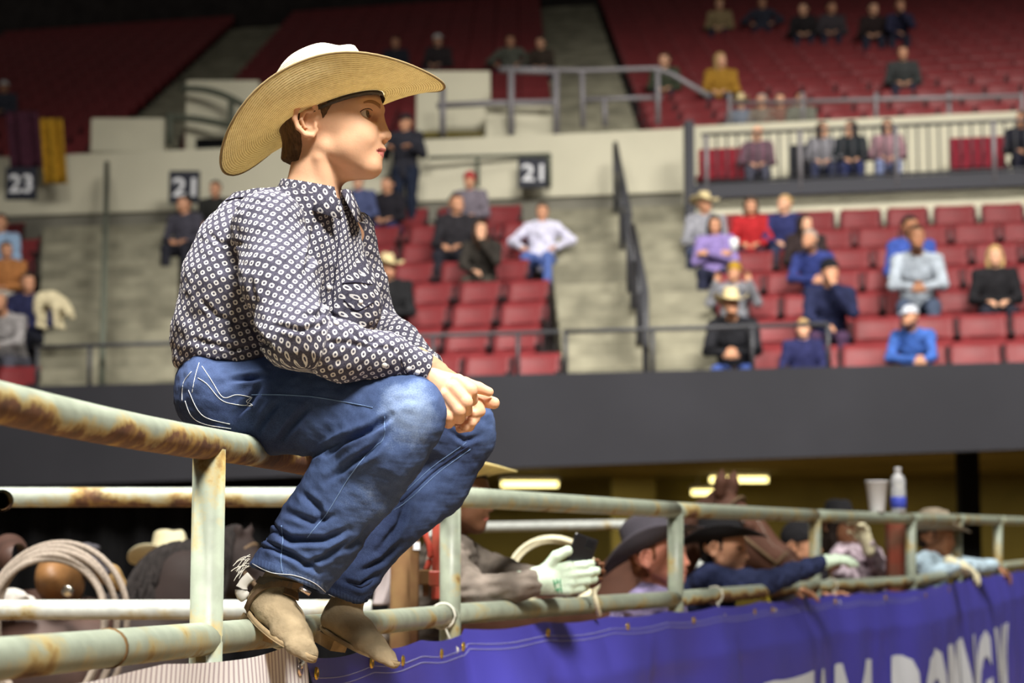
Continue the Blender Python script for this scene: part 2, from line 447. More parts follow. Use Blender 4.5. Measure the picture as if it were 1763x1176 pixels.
# stairs through the lower rows: a step every half row
for key, (a, b) in (('mid', (0.54, 2.12)), ('far', (-5.0, -3.45))):
    e = structE('stairs')
    for k in range(17):
        m = MB(); d0 = k * 0.4 - (0.0 if k else 0.16); cut = [a] + ([0.9] if a < 0.9 < b else []) + [b]; z = ZF + 0.46 + 0.183 * k
        for i in range(len(cut) - 1): slab(m, S, cut[i], cut[i + 1], d0, d0 + 0.42, max(2.66, z - 0.5), z)
        m.build('step', M_CONC, e)
        if k % 2 == 1 and k < 16:                                          # pale worn nosing edge
            m = MB()
            for i in range(len(cut) - 1): slab(m, S, cut[i], cut[i + 1], d0 - 0.004, d0 + 0.05, z + 0.001, z + 0.006)
            m.build('nosing', M_CONC, e)
# walls behind the lower rows
m = MB(); slab(m, S, -9, 0.9, 6.8, 7.0, 5.4, 6.33); slab(m, S, 0.9, 2.1, 6.8, 7.0, 5.4, 6.33); struct(m.build('wall_lower', M_GREYW))
m = MB(); slab(m, S, -9, 0.9, 6.74, 7.2, 6.33, 7.18); slab(m, S, 0.9, 2.1, 6.74, 7.2, 6.33, 7.18); struct(m.build('wall_middle', M_CREAM))
m = MB(); slab(m, S, 2.14, 10, 5.7, 5.9, 5.3, 6.02); struct(m.build('wall_right', M_CREAM))
m = MB(); slab(m, S, 2.14, 10, 5.64, 5.72, 6.02, 6.20); struct(m.build('trim_1', M_FASC))
m = MB(); slab(m, S, 2.14, 10, 5.7, 7.8, 5.88, 6.0); struct(m.build('platform', M_CONC))
m = MB(); slab(m, S, 2.14, 10, 7.7, 8.7, 6.0, 7.42); struct(m.build('wall_platform', M_CREAM))
m = MB(); slab(m, S, 2.06, 2.16, 5.5, 5.9, 5.4, 7.0); struct(m.build('pillar', M_FASC))

# upper tier
UZ, UR, URUN, UN = 7.02, 0.335, 0.80, 22
UD = 8.7
USEC = {'M': (-5.5, 0.65), 'R': (1.92, 11.5), 'L': (-13.0, -6.8)}
for key, (a, b) in USEC.items():
    e = structE('terrace')
    for k in range(UN):
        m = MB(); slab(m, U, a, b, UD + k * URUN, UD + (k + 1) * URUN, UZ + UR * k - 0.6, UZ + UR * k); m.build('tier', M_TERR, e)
for key, (a, b) in (('um', (0.65, 1.92)), ('uf', (-6.8, -5.5))):
    e = structE('stairs')
    for k in range(UN * 2):
        m = MB(); z = UZ + 0.17 + UR / 2 * k; d0 = UD - 0.3 + k * URUN / 2
        slab(m, U, a, b, d0, d0 + 0.42, z - 0.5, z); m.build('step', M_CONC, e)
m = MB(); slab(m, U, -13, 0.65, 7.2, 8.7, 6.8, 7.1); slab(m, U, 0.65, 2.1, 7.2, 8.7, 6.8, 7.12); struct(m.build('landing', M_CONC))

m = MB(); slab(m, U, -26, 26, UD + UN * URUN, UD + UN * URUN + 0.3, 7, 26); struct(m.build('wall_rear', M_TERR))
# cream blocks round the tunnel mouths
def pxblock(name, px0, px1, pyt, pyb, D, depth, mt, lab, cat='wall block'):
    a = at(px0, pyb, D); b = at(px1, pyt, D); e0, e1 = min(a.x, b.x), max(a.x, b.x)
    m = MB(); m.box(((e0 + e1) / 2, D + depth / 2, (a.z + b.z) / 2), ((e1 - e0) / 2, depth / 2, (b.z - a.z) / 2), bev=0.015)
    return struct(m.build(name, mt))
pxblock('wall_tunnel', 318, 446, 138, 262, 28.9, 1.2, M_CREAM, '')
pxblock('wall_tunnel', 155, 284, 203, 262, 28.4, 0.5, M_CREAM, '')
pxblock('wall_tunnel', 716, 844, 122, 240, 28.2, 1.2, M_CREAM, '')
pxblock('wall_tunnel', 836, 958, 182, 240, 27.6, 0.5, M_CREAM, '')
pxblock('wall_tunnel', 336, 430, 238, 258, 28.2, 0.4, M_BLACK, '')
pxblock('wall_tunnel', 728, 832, 226, 236, 27.5, 0.3, M_OLIVE, '')

# railings (each one a thing; rails and posts are its parts)
def railing(label, rails, posts, mt, r=0.03, cat='railing', name='railing'):
    e = empty(name, rails[0][0] if rails else posts[0][0], 0, label, cat)
    Mi = to_parent(e)
    for P in rails:
        t = MB(); t.tube(P, r, 8); t.build('rail', mt, e, True, M=Mi)
    for P in posts:
        t = MB(); t.tube(P, r, 8); t.build('post', mt, e, True, M=Mi)
    return e
def pp(px, py, D): return at(px, py, D)
# low rail along the top of the charcoal wall
def lowrail(label, s0, s1, posts):
    z = 3.66
    cut = [s0] + ([0.9] if s0 < 0.9 < s1 else []) + [s1]
    railing(label, [[S(s, -0.22, z) for s in cut]], [[S(s, -0.22, 3.22), S(s, -0.22, z)] for s in posts], M_RAILD, 0.022)
lowrail('low dark rail on the charcoal wall in front of the far stairs', -5.05, -3.4, [-4.42, -5.0, -3.45])
lowrail('low dark rail on the charcoal wall crossing the middle stairs', 0.5, 3.0, [0.52, 1.36, 2.3, 3.0])
lowrail('low dark rail on the charcoal wall before the red seats behind the boy', -3.35, 0.46, [-3.3, -2.0, -0.8, 0.05])
# stair handrails
def handrail(label, s, dA, dB, mt, r=0.028, sag=0.9, nposts=3):
    zs = lambda d: ZF + 0.46 + 0.183 * d / 0.4
    R = [S(s, dA, zs(dA) + sag), S(s, dB, zs(dB) + sag)]
    R2 = [S(s, dA, zs(dA) + sag * 0.55), S(s, dB, zs(dB) + sag * 0.55)]
    po = []
    for i in range(nposts):
        d = dA + (dB - dA) * i / (nposts - 1); po.append([S(s, d, zs(d) - 0.02), S(s, d, zs(d) + sag)])
    railing(label, [R, R2], po, mt, r)
handrail('dark handrail down the lower half of the middle stairs', 1.31, 0.05, 2.3, M_RAILD, 0.034)
handrail('dark handrail up the upper half of the middle stairs', 1.30, 2.9, 6.2, M_RAILD, 0.034)
handrail('dark handrail dividing the far stairs by sign 23', -4.28, 0.05, 6.3, M_RAILGR, 0.034, nposts=5)

# railing with bars before the wheelchair platform
e = empty('railing', S(2.25, 5.66, 6.18), 0, 'dark barred railing along the platform with wheelchair seating', 'railing'); Mi = to_parent(e)
za, zb = 6.20, 6.84
for z in (za + 0.03, zb):
    t = MB(); t.tube([S(2.25, 5.66, z), S(9.0, 5.66, z)], 0.022, 8); t.build('rail', M_RAILD, e, True, M=Mi)
bars_me = None
s = 2.3; i = 0
while s < 8.5:
    big = i % 9 == 0
    t = MB(); t.tube([S(s, 5.66, za - (0.12 if big else 0)), S(s, 5.66, zb)], 0.03 if big else 0.0115, 6)
    t.build('post' if big else 'bar', M_RAILG if big else M_RAILD, e, True, M=Mi)
    s += 0.115; i += 1
# rails of the upper tier and the tunnel mouths
D = 27.3
railing('grey rail at the foot of the upper stairs with a sloping arm', [[pp(868, 118, D), pp(1000, 122, D), pp(1132, 118, 27.2), pp(1160, 130, 27.2), pp(1222, 166, 27.0)], [pp(1002, 172, D), pp(1140, 168, D)]],
        [[pp(1002, 122, D), pp(1004, 220, D)], [pp(1132, 118, 27.2), pp(1133, 214, 27.2)], [pp(1040, 170, D), pp(1042, 218, D)]], M_RAILG, 0.036)
railing('grey rail before the cream box beside the upper stairs', [[pp(752, 182, 27.4), pp(838, 178, 27.4), pp(955, 176, 27.3)], [pp(860, 120, 27.3), pp(960, 124, 27.3)]],
        [[pp(762, 150, 27.4), pp(762, 232, 27.4)], [pp(880, 120, 27.3), pp(880, 232, 27.3)], [pp(957, 124, 27.3), pp(958, 232, 27.3)]], M_RAILG, 0.045)
railing('curved green grey rail on the cream tunnel block behind the hat brim', [smooth_poly([pp(312, 152, 28.6), pp(355, 155, 28.5), pp(395, 168, 28.4), pp(432, 190, 28.3)], 4), smooth_poly([pp(290, 202, 28.6), pp(345, 206, 28.5), pp(425, 222, 28.3)], 4)],
        [[pp(292, 196, 28.3), pp(292, 250, 28.3)], [pp(398, 166, 28.4), pp(398, 240, 28.4)]], M_RAILGR, 0.05)
railing('thin grey rail on the cream wall round sign 21', [[pp(738, 272, 26.3), pp(948, 266, 26.2)]], [[pp(946, 266, 26.2), pp(946, 322, 26.2)], [pp(822, 270, 26.25), pp(822, 322, 26.25)]], M_RAILGR, 0.025)
railing('row of grey posts with a top rail before the first upper row', [[pp(1255, 178, 27.0), pp(1500, 172, 26.4), pp(1763, 165, 25.9)]],
        [[pp(x, 160, D_), pp(x, 212, D_)] for x, D_ in ((1256, 27.0), (1382, 26.7), (1508, 26.4), (1634, 26.2), (1760, 25.9))], M_RAILG, 0.03)

# section signs
def text_mesh(txt, size, extrude=0.0, bold=0.0, xs=1.0, spacing=1.0):
    cu = bpy.data.curves.new('lettering', 'FONT'); cu.body = txt; cu.size = size; cu.extrude = extrude; cu.offset = bold
    cu.space_character = spacing
    cu.align_x = 'CENTER'; cu.align_y = 'CENTER'; cu.resolution_u = 3
    o = bpy.data.objects.new('tmp', cu); C.objects.link(o); bpy.context.view_layer.update()
    me = bpy.data.meshes.new_from_object(o.evaluated_get(bpy.context.evaluated_depsgraph_get()))
    bpy.data.objects.remove(o); bpy.data.curves.remove(cu)
    return me
def sign(px0, px1, py0, py1, D, txt, label):
    a = at(px0, py1, D); b = at(px1, py0, D); w_ = (b.x - a.x) / 2; h_ = (b.z - a.z) / 2
    r = empty('section_sign', ((a.x + b.x) / 2, D, (a.z + b.z) / 2), 0, label, 'sign')
    m = MB(); m.box((0, 0.02, 0), (w_, 0.02, h_), bev=0.006); m.build('board', M_NAVY, r, M=Matrix())
    me = text_mesh(txt, h_ * 1.55, 0.004, h_ * 0.035)
    xs = [v.co.x for v in me.vertices]; ys = [v.co.y for v in me.vertices]
    sx = w_ * 1.5 / (max(xs) - min(xs)); cx = (max(xs) + min(xs)) / 2; cy = (max(ys) + min(ys)) / 2
    for v in me.vertices: v.co = Vector(((v.co.x - cx) * sx, -0.003 - v.co.z, (v.co.y - cy)))
    o = obj('number', me, M_WHITE, r, Matrix())
sign(8, 64, 288, 344, 26.3, '23', 'navy section sign with white number 23')
sign(290, 344, 294, 350, 26.4, '21', 'navy section sign 21 behind the straw hat brim')
sign(892, 942, 271, 323, 26.0, '21', 'navy section sign 21 below the grey rail near the stairs')

# ------------------------------------------------------------------ seats
def seat_parts():
    W = 0.243
    def panel(z0, z1, y0, y1, th, bow, notch=0.0, nx=8, nz=4):
        V = []; Fc = []
        for side in (0, 1):
            for j in range(nz + 1):
                for i in range(nx + 1):
                    u = i / nx * 2 - 1; v = j / nz
                    zz = z0 + (z1 - z0) * v
                    if notch and abs(u) < 0.75: zz = max(zz, z0 + notch * (1 - v))
                    wv = W * (1 - 0.05 * max(0, v - 0.72) / 0.28 * (1 if v > 0.72 else 0))
                    y = y0 + (y1 - y0) * v + bow * (1 - u * u) + (th if side else 0)
                    V.append((u * wv, y, zz))
        m_ = nx + 1; B = (nz + 1) * m_
        for j in range(nz):
            for i in range(nx):
                a = j * m_ + i; Fc.append((a, a + 1, a + m_ + 1, a + m_)); Fc.append((B + a + 1, B + a, B + a + m_, B + a + m_ + 1))
        for i in range(nx):
            Fc.append((i + 1, i, B + i, B + i + 1)); a = nz * m_ + i; Fc.append((a, a + 1, B + a + 1, B + a))
        for j in range(nz):
            a = j * m_; Fc.append((a, a + m_, B + a + m_, B + a)); a = j * m_ + nx; Fc.append((a + m_, a, B + a, B + a + m_))
        return V, Fc
    V, Fc = panel(0.585, 0.86, 0.16, 0.25, 0.035, 0.035, 0.035); back = mesh_np('backrest', V, Fc)
    V, Fc = panel(0.36, 0.60, 0.02, 0.115, 0.045, 0.01, nz=2); pan = mesh_np('seat_pan', V, Fc)
    m = MB()
    m.box((0, 0.10, 0.33), (0.011, 0.03, 0.33)); m.box((0, 0.06, 0.62), (0.014, 0.15, 0.016)); m.box((0, 0.19, 0.70), (0.010, 0.02, 0.11))
    fr = mesh_np('bracket', m.v, m.f, smooth=False)
    for me, mt in ((back, M_SEAT), (pan, M_SEAT), (fr, M_SEATD)): me.materials.append(mt)
    return back, pan, fr
SB, SP, SF_ = seat_parts()
ORD = ['first', 'second', 'third', 'fourth', 'fifth', 'sixth', 'seventh', 'eighth', 'ninth', 'tenth', 'eleventh', 'twelfth', 'thirteenth', 'fourteenth', 'fifteenth', 'sixteenth', 'seventeenth', 'eighteenth', 'nineteenth', 'twentieth']
def put_seat(p, rz, label, group, name='folding_seat', small=False):
    r = bpy.data.objects.new(name, None); C.objects.link(r); r.empty_display_size = 0.1
    r.location = p; r.rotation_euler = (0, 0, rz); tag(r, label, 'seat', group)
    for nm, me in (('backrest', SB), ('seat_pan', SP), ('bracket', SF_)):
        o = bpy.data.objects.new(nm, me); C.objects.link(o); o.parent = r
        if nm == 'bracket':
            o.location = (-0.2495, 0, 0); o = bpy.data.objects.new(nm, me); C.objects.link(o); o.parent = r; o.location = (0.2495, 0, 0)
YAW = math.atan(-0.2416)
for key, (a, b) in SECT.items():
    secn = {'C': 'block below the railed platform', 'B': 'block behind the boy', 'A': 'block under sign 23'}[key]
    n = int((b - a - 0.3) / 0.5)
    for k in range(NROW[key]):
        for j in range(n):
            s = (a + 0.06 + 0.25 + 0.5 * j + 0.10 * ((k * 2) % 3)) if key == 'C' else (b - 0.06 - 0.25 - 0.5 * j - 0.09 * ((k * 2) % 3))
            p = S(s, k * RUN + 0.42, ZF + RISE * k)
            q_ = S(s, k * RUN + 0.42 + 1, 0) - S(s, k * RUN + 0.42, 0)
            put_seat(p, YAW * 0.75, 'red folding seat, %s, %s row up, %s from the stairs' % (secn, ORD[k], ORD[j]), 'red folding seats, ' + secn)
UIND = 4
bulk = MB()
for key, (a, b) in USEC.items():
    secn = {'M': 'upper tier behind the straw hat', 'R': 'upper tier above the railed platform', 'L': 'dark upper tier above sign 23'}[key]
    n = int((b - a) / 0.5)
    for k in range(UN):
        for j in range(n):
            s = (a + 0.3 + 0.5 * j) if key == 'R' else (b - 0.3 - 0.5 * j)
            p = U(s, UD + k * URUN + 0.42, UZ + UR * k)
            if key == 'M' and k <= 1 and (s < -3.35 or -1.5 < s < -0.1): continue
            if k < UIND:
                put_seat(p, YAW * 0.8, 'red folding seat, %s, %s row, %s from the stairs' % (secn, ORD[k], ORD[j]), 'red folding seats, ' + secn)
            else:
                Mx = Matrix.Translation(p) @ Matrix.Rotation(YAW * 0.8, 4, 'Z')
                V = []; 
                for y, z, hw in ((0.18, 0.57, 0.245), (0.26, 0.85, 0.240), (0.30, 0.85, 0.240), (0.215, 0.57, 0.245)):
                    for u in (-1, 0, 1): V.append(Mx @ Vector((u * hw, y + (0.03 if u == 0 else 0), z)))
                Fc = []
                for q_ in range(4):
                    r_ = (q_ + 1) % 4
                    for i in range(2): Fc.append((q_ * 3 + i, q_ * 3 + i + 1, r_ * 3 + i + 1, r_ * 3 + i))
                bulk.add(V, Fc)
tag(bulk.build('distant_seats', M_SEAT, None, True), 'far rows of red folding seats filling the back of the upper tier', 'seats', 'upper tier seats', 'stuff')
# ================================================================== THE BOY ON THE RAIL
M_SKIN = mat('boy_skin', lin((224, 176, 142)), 0.55, 0, 0.25, var=0.07, scale=18, sss=0.12, bump=0.05, bscale=250)
M_LIP = mat('boy_lips', lin((188, 112, 104)), 0.45, 0, 0.4, sss=0.1)
M_HAIR = mat('boy_hair', lin((98, 74, 52)), 0.9, 0, 0.25, var=0.35, scale=160, bump=0.6, bscale=300, stretch=(1, 1, 0.25))
M_BROW = mat('boy_brow', lin((160, 116, 84)), 0.9)

def head_field(fd, O, f, r, u, s, detail=True, k0=1.0, chin=1.0):
    """head built in profile units (one unit = s metres): x forward, y to the side r, z up"""
    f = np.array(f); r = np.array(r); u = np.array(u); O = np.array(O)
    L = lambda x, y, z: O + (f * x + r * y + u * z) * s
    Rm = np.array([f, r, u])
    E = lambda c, rr, k=8, op='u': fd.ell(L(*c), np.array(rr) * s, Rm, k * s, op)
    K = lambda a, b, ra, rb=None, k=8, op='u': fd.cap(L(*a), L(*b), ra * s, (ra if rb is None else rb) * s, k * s, op)
    E((-24, 0, 36), (88, 67, 77))
    E((-44, 0, 14), (62, 62, 60), 20)
    E((16, 0, -14), (52, 55, 66), 20)
    E((30, 0, 32), (36, 50, 36), 14)
    for y in (-1, 1):
        K((-20, y * 41, -42), (44, y * 13, -68), 15, 16, 18)
        E((33, y * 29, -22), (31, 23, 30), 18); K((16, y * 36, -42), (42, y * 14, -60), 16, 13, 20)
    K((52, -8, -70), (52, 8, -70), 14.5, 14.5, 12)
    K((40, 0, -72), (-5, 0, -74), 16, 22, 16)
    E((48, 0, -40), (25, 25, 26), 12)
    if detail:
        for y in (-1, 1):
            E((62, y * 27, 13), (15, 17, 10), 10, 's')               # eye socket
            E((54, y * 38, 14.5), (16, 11, 8.5), 5, 's')
            K((64, y * 8, 31), (42, y * 48, 28), 7, 6, 9)            # brow ridge
        K((62, 0, 22), (75, 0, -14), 7.5, 8.5, 9)                    # nose
        E((77, 0, -17), (9.5, 9, 9), None or 5)
        for y in (-1, 1):
            E((70, y * 11, -21), (8.5, 6.5, 7), 4)
            E((75, y * 6.0, -27.5), (5.5, 3.2, 3.5), 2, 's')
        K((69.5, 0, -42), (70, 0, -41), 5.2, 5.2, 5)
        for y in (-1, 1):
            K((70, y * 1, -41), (58, y * 21, -44.0), 5.0, 2.8, 4)
            K((66, y * 1, -51.5), (58, y * 20, -47.5), 5.0, 2.6, 4)
        for y in (-1, 1):
            K((77, 0, -46.3), (67, y * 14, -46), 2.0, 2.0, 2.0, 's'); K((67, y * 14, -46), (55, y * 26, -45.5), 2.0, 1.4, 2.0, 's')
            # lids round the eyeball
            up_ = [(34, 43.5, 15), (43, 41.5, 23), (50.5, 34, 25.5), (54, 26, 24), (54, 17, 17)]
            lo_ = [(34, 43.5, 15), (43, 41, 8.5), (49, 35, 5.8), (52.5, 26, 6), (54, 17, 13)]
            for P, rr in ((up_, 2.6), (lo_, 2.2)):
                for i in range(4): K((P[i][0], y * P[i][1], P[i][2]), (P[i + 1][0], y * P[i + 1][1], P[i + 1][2]), rr, rr, 2.5)
            # ear
            q = -4
            E((-44, y * 64, 0 + q), (15, 5, 24), 5)
            ear = [(-29, 65, 8), (-26, 66, 20), (-33, 71, 30), (-47, 77, 31), (-60, 81, 20), (-63, 81, 4), (-58, 77, -11), (-47, 71, -22), (-36, 67, -23), (-30, 64, -13)]
            for i in range(len(ear) - 1): K((ear[i][0], y * ear[i][1], ear[i][2] + q), (ear[i + 1][0], y * ear[i + 1][1], ear[i + 1][2] + q), 4.4, 4.4, 3)
            an = [(-36, 69, 19), (-47, 74, 17), (-53, 76, 3), (-47, 72, -10)]
            for i in range(3): K((an[i][0], y * an[i][1], an[i][2] + q), (an[i + 1][0], y * an[i + 1][1], an[i + 1][2] + q), 2.8, 2.8, 2)
            E((-39, y * 73, -2 + q), (8, 9, 9), 2, 's'); K((-38, y * 76, 24 + q), (-54, y * 80, 16 + q), 2.6, 2.6, 2, 's')
            K((-30, y * 67, -4 + q), (-31, y * 68, -10 + q), 3.5, 3, 2)
    else:
        for y in (-1, 1):
            E((60, y * 27, 13), (12, 14, 8), 10, 's')
            E((-44, y * 66, 4), (17, 8, 26), 5)
        K((60, 0, 20), (75, 0, -15), 9, 10, 9)
    return L

SB_O = at(590, 220, 4.00); S_PX = mpp(220, 4.00)
ya = math.radians(9)
B_f = Vector((math.cos(ya), -math.sin(ya), 0)); B_r = Vector((-math.sin(ya), -math.cos(ya), 0)); B_u = Vector((0, 0, 1))
BOY = empty('person', at(455, 765, 3.98), 0, 'boy in a straw cowboy hat and patterned navy shirt sitting on the top fence rail', 'person')
def px(p, D=None):
    return np.array(at(p[0], p[1], p[2] if D is None else D))
def pr(r, D, py=600): return r * mpp(py, D)

# ---- body: head, neck, trunk, arms and hands in one surface
fb = Field((-0.72, 3.66, 1.42), (0.02, 4.36, 2.37), 0.0026)
L_ = head_field(fb, SB_O, B_f, B_r, B_u, S_PX)
k1 = 0.03
fb.cap(L_(-36, 0, -28), L_(-58, 0, -140), 45 * S_PX, 47 * S_PX, 0.018)
fb.cap(L_(-22, -34, -70), L_(-14, -8, -136), 9 * S_PX, 8 * S_PX, 0.012); fb.cap(L_(-30, 42, -62), L_(-18, 14, -138), 9 * S_PX, 8 * S_PX, 0.014)
fb.cap(px((520, 380, 4.0)), px((440, 580, 3.98)), 0.07, 0.055, 0.03)
fb.cap(px((470, 385, 3.86)), px((600, 405, 4.14)), 0.04, 0.04, 0.03)
fb.cap(px((465, 385, 3.84)), px((512, 585, 3.74)), 0.035, 0.032, 0.02); fb.cap(px((512, 585, 3.74)), px((742, 655, 3.83)), 0.03, 0.021, 0.012)
fb.cap(px((605, 405, 4.16)), px((655, 570, 4.25)), 0.033, 0.03, 0.02); fb.cap(px((655, 570, 4.25)), px((755, 640, 4.04)), 0.028, 0.021, 0.012)
RAD = 0.00115
def fing(P, rads, k=0.0035):
    fb.chain([px(p) for p in P], [q * RAD for q in rads], k)
# right (near) hand over the left one
fb.cap(px((742, 655, 3.83)), px((772, 668, 3.82)), 19 * RAD, 21 * RAD, 0.012)
fb.cap(px((752, 652, 3.825)), px((790, 660, 3.815)), 13 * RAD, 13 * RAD, 0.012)
fb.cap(px((752, 668, 3.82)), px((770, 692, 3.815)), 13 * RAD, 12 * RAD, 0.010)
fb.ell(px((762, 668, 3.825)), (0.030, 0.022, 0.024), None, 0.012)
fing([(788, 656, 3.805), (810, 672, 3.80), (812, 688, 3.825), (800, 694, 3.85)], [12.5, 11.5, 10.5, 9])
fing([(779, 668, 3.795), (802, 692, 3.79), (803, 706, 3.82), (794, 708, 3.85)], [12.5, 11.5, 10, 9])
fing([(769, 680, 3.795), (790, 707, 3.79), (790, 720, 3.82), (782, 718, 3.85)], [12, 11.2, 10, 9])
fing([(758, 692, 3.80), (772, 717, 3.795), (772, 728, 3.825), (766, 724, 3.85)], [11.5, 10.5, 9.5, 8])
fing([(772, 656, 3.85), (800, 660, 3.865), (824, 668, 3.87), (842, 675, 3.87)], [14, 11, 10, 8])          # thumb
# left hand below and beyond
fb.cap(px((758, 645, 4.02)), px((800, 678, 3.93)), 18 * RAD, 22 * RAD, 0.012)
fb.ell(px((800, 682, 3.92)), (0.030, 0.022, 0.026), None, 0.012)
fing([(806, 684, 3.90), (822, 696, 3.885), (826, 708, 3.88), (816, 712, 3.86)], [12, 10.5, 9.5, 8])
fing([(800, 700, 3.885), (816, 720, 3.875), (812, 728, 3.86)], [12, 10, 8.5])
fing([(790, 712, 3.885), (807, 733, 3.875), (800, 736, 3.86)], [11.5, 10, 8.5])
fing([(782, 718, 3.90), (796, 735, 3.90), (792, 738, 3.88)], [11, 9.5, 8])
fing([(808, 682, 3.92), (832, 690, 3.90), (850, 694, 3.885)], [13, 11.5, 10.5])                             # thumb
V, Q = fb.mesh(); V = relax(V, Q, 1, 0.4)
me = mesh_np('body', V, Q); me.materials.append(M_SKIN); me.materials.append(M_LIP)
loc = (V - np.array(SB_O)) / S_PX
hx = loc @ np.array(B_f); hy = loc @ np.array(B_r); hz = loc @ np.array(B_u)
lipv = (hx > 46) & (hz > -57) & (hz < -38.5 + 0.0 * hx) & (np.abs(hy) < 24) & (((hz + 46.3) / (9.2 * (1 - (np.abs(hy) / 26) ** 2) + 0.1)) ** 2 < 1)
fm = lipv[Q].all(1).astype(np.int32); me.polygons.foreach_set('material_index', fm)
body = obj('body', me, None, BOY, to_parent(BOY)); bvh_body = BVHTree.FromPolygons([tuple(v) for v in V], [tuple(int(i) for i in q) for q in Q])
del fb

# ---- eyes
def eye_mesh(rad):
    V = [];Fc = []; seg, rings = 24, 16; mi = []
    for j in range(rings + 1):
        t = math.pi * j / rings; x = math.cos(t)
        bulge = 1.04 if t < 0.55 else 1.0
        for k in range(seg): 
            a = 2 * math.pi * k / seg; V.append((rad * x * bulge, rad * math.sin(t) * math.cos(a), rad * math.sin(t) * math.sin(a)))
    for j in range(rings):
        for k in range(seg):
            k2 = (k + 1) % seg; Fc.append((j * seg + k, (j + 1) * seg + k, (j + 1) * seg + k2, j * seg + k2)); mi.append(2 if j < 1 else (1 if j < 3 else 0))
    me = mesh_np('eye', V, Fc)
    for m_ in (mat('eye_white', lin((228, 218, 206)), 0.25, 0, 0.5), mat('iris_hazel', lin((104, 84, 54)), 0.15, 0, 0.6), mat('pupil', (0.008, 0.007, 0.006), 0.1, 0, 0.6)): me.materials.append(m_)
    me.polygons.foreach_set('material_index', mi); return me
EYE = eye_mesh(11.8 * S_PX)
for y in (-1, 1):
    p = Vector(L_(41.5, y * 31, 15.4)); dr = (B_f * 1.0 + B_r * (0.18) + B_u * 0.03)
    M = Matrix.Translation(p) @ dr.to_track_quat('X', 'Z').to_matrix().to_4x4()
    obj('eye', EYE, None, BOY, to_parent(BOY) @ M)
# ---- eyebrows lying on the brow ridge
for y in (-1, 1):
    Vb = []; rows = []
    for i in range(11):
        t = i / 10; x = 60 - 24 * t; yy = 14 + 34 * t; z = 31 + 6.5 * math.sin(t * 2.2) - 6 * t * t
        wd = 3.4 * (1 - 0.75 * t ** 2) + 0.4
        for k in (-1, 1):
            o = Vector(L_(x + 30, y * (yy + 12), z + k * wd)); d = (Vector(L_(x - 40, y * (yy - 22), z + k * wd * 0.9)) - o).normalized()
            h = bvh_body.ray_cast(o, d); q = h[0] if h[0] is not None else o
            Vb.append(q - d * 0.0008)
    Fb = [(2 * i, 2 * i + 1, 2 * i + 3, 2 * i + 2) for i in range(10)]
    n0 = len(Vb); Vb2 = Vb + [v + Vector((0, 0, 0)) - (v - SB_O).normalized() * 0.002 for v in Vb]
    Fb += [tuple(n0 + i for i in f[::-1]) for f in Fb[:10]] + [(2 * i, 2 * i + 2, n0 + 2 * i + 2, n0 + 2 * i) for i in range(10)] + [(2 * i + 3, 2 * i + 1, n0 + 2 * i + 1, n0 + 2 * i + 3) for i in range(10)]
    obj('eyebrow', mesh_np('eyebrow', Vb2, Fb), M_BROW, BOY, to_parent(BOY))
M_LASH = mat('lash', lin((62, 44, 34)), 0.8)
for y in (-1, 1):
    P = []
    for (x, yy, z) in ((34, 44, 14.5), (41, 42.5, 19.5), (47, 37.5, 22.0), (51, 31, 22.6), (54, 24, 21.4)):
        o = Vector(L_(x + 22, y * (yy + 16), z)); d = (Vector(L_(x - 20, y * (yy - 16), z)) - o).normalized(); h = bvh_body.ray_cast(o, d); P.append((h[0] if h[0] is not None else o) - d * 0.0003)
    t = MB(); t.tube(smooth_poly(P, 4), [0.0006 + 0.0006 * math.sin(i / 16 * math.pi) for i in range(17)], 6); t.build('eyelash', M_LASH, BOY, True)
# ---- hair: a close cap over the back and sides of the skull
fh = Field(np.array(SB_O) - 0.17, np.array(SB_O) + 0.17, 0.0028)
Rm = np.array([B_f, B_r, B_u])
fh.ell(L_(-26, 0, 36), np.array((91, 72.5, 79)) * S_PX, Rm, 0.01); fh.ell(L_(-46, 0, 10), np.array((64, 66, 62)) * S_PX, Rm, 0.015)
fh.cap(L_(-64, 0, -20), L_(-72, 0, -58), 40 * S_PX, 36 * S_PX, 0.012, axis=B_r, fac=1.12)
fh.cut(L_(12, 0, 50), np.array(B_f) * 1.0 - np.array(B_u) * 0.62, 0.004)
for y in (-1, 1): fh.ell(L_(-40, y * 78, -4), np.array((24, 26, 32)) * S_PX, Rm, 0.006, 's')
fh.box(L_(0, 0, -75), np.array((60, 120, 66)) * S_PX, Rm, 0.0, 0.006, 's')
fh.cut(L_(-80, 0, -62), -np.array(B_u) - np.array(B_f) * 0.25, 0.006)
V, Q = fh.mesh(); V = V + vnormals(V, Q) * (snoise(V, 120, 3, 2) * 0.0007)[:, None]
obj('hair', mesh_np('hair', V, Q), M_HAIR, BOY, to_parent(BOY)); del fh

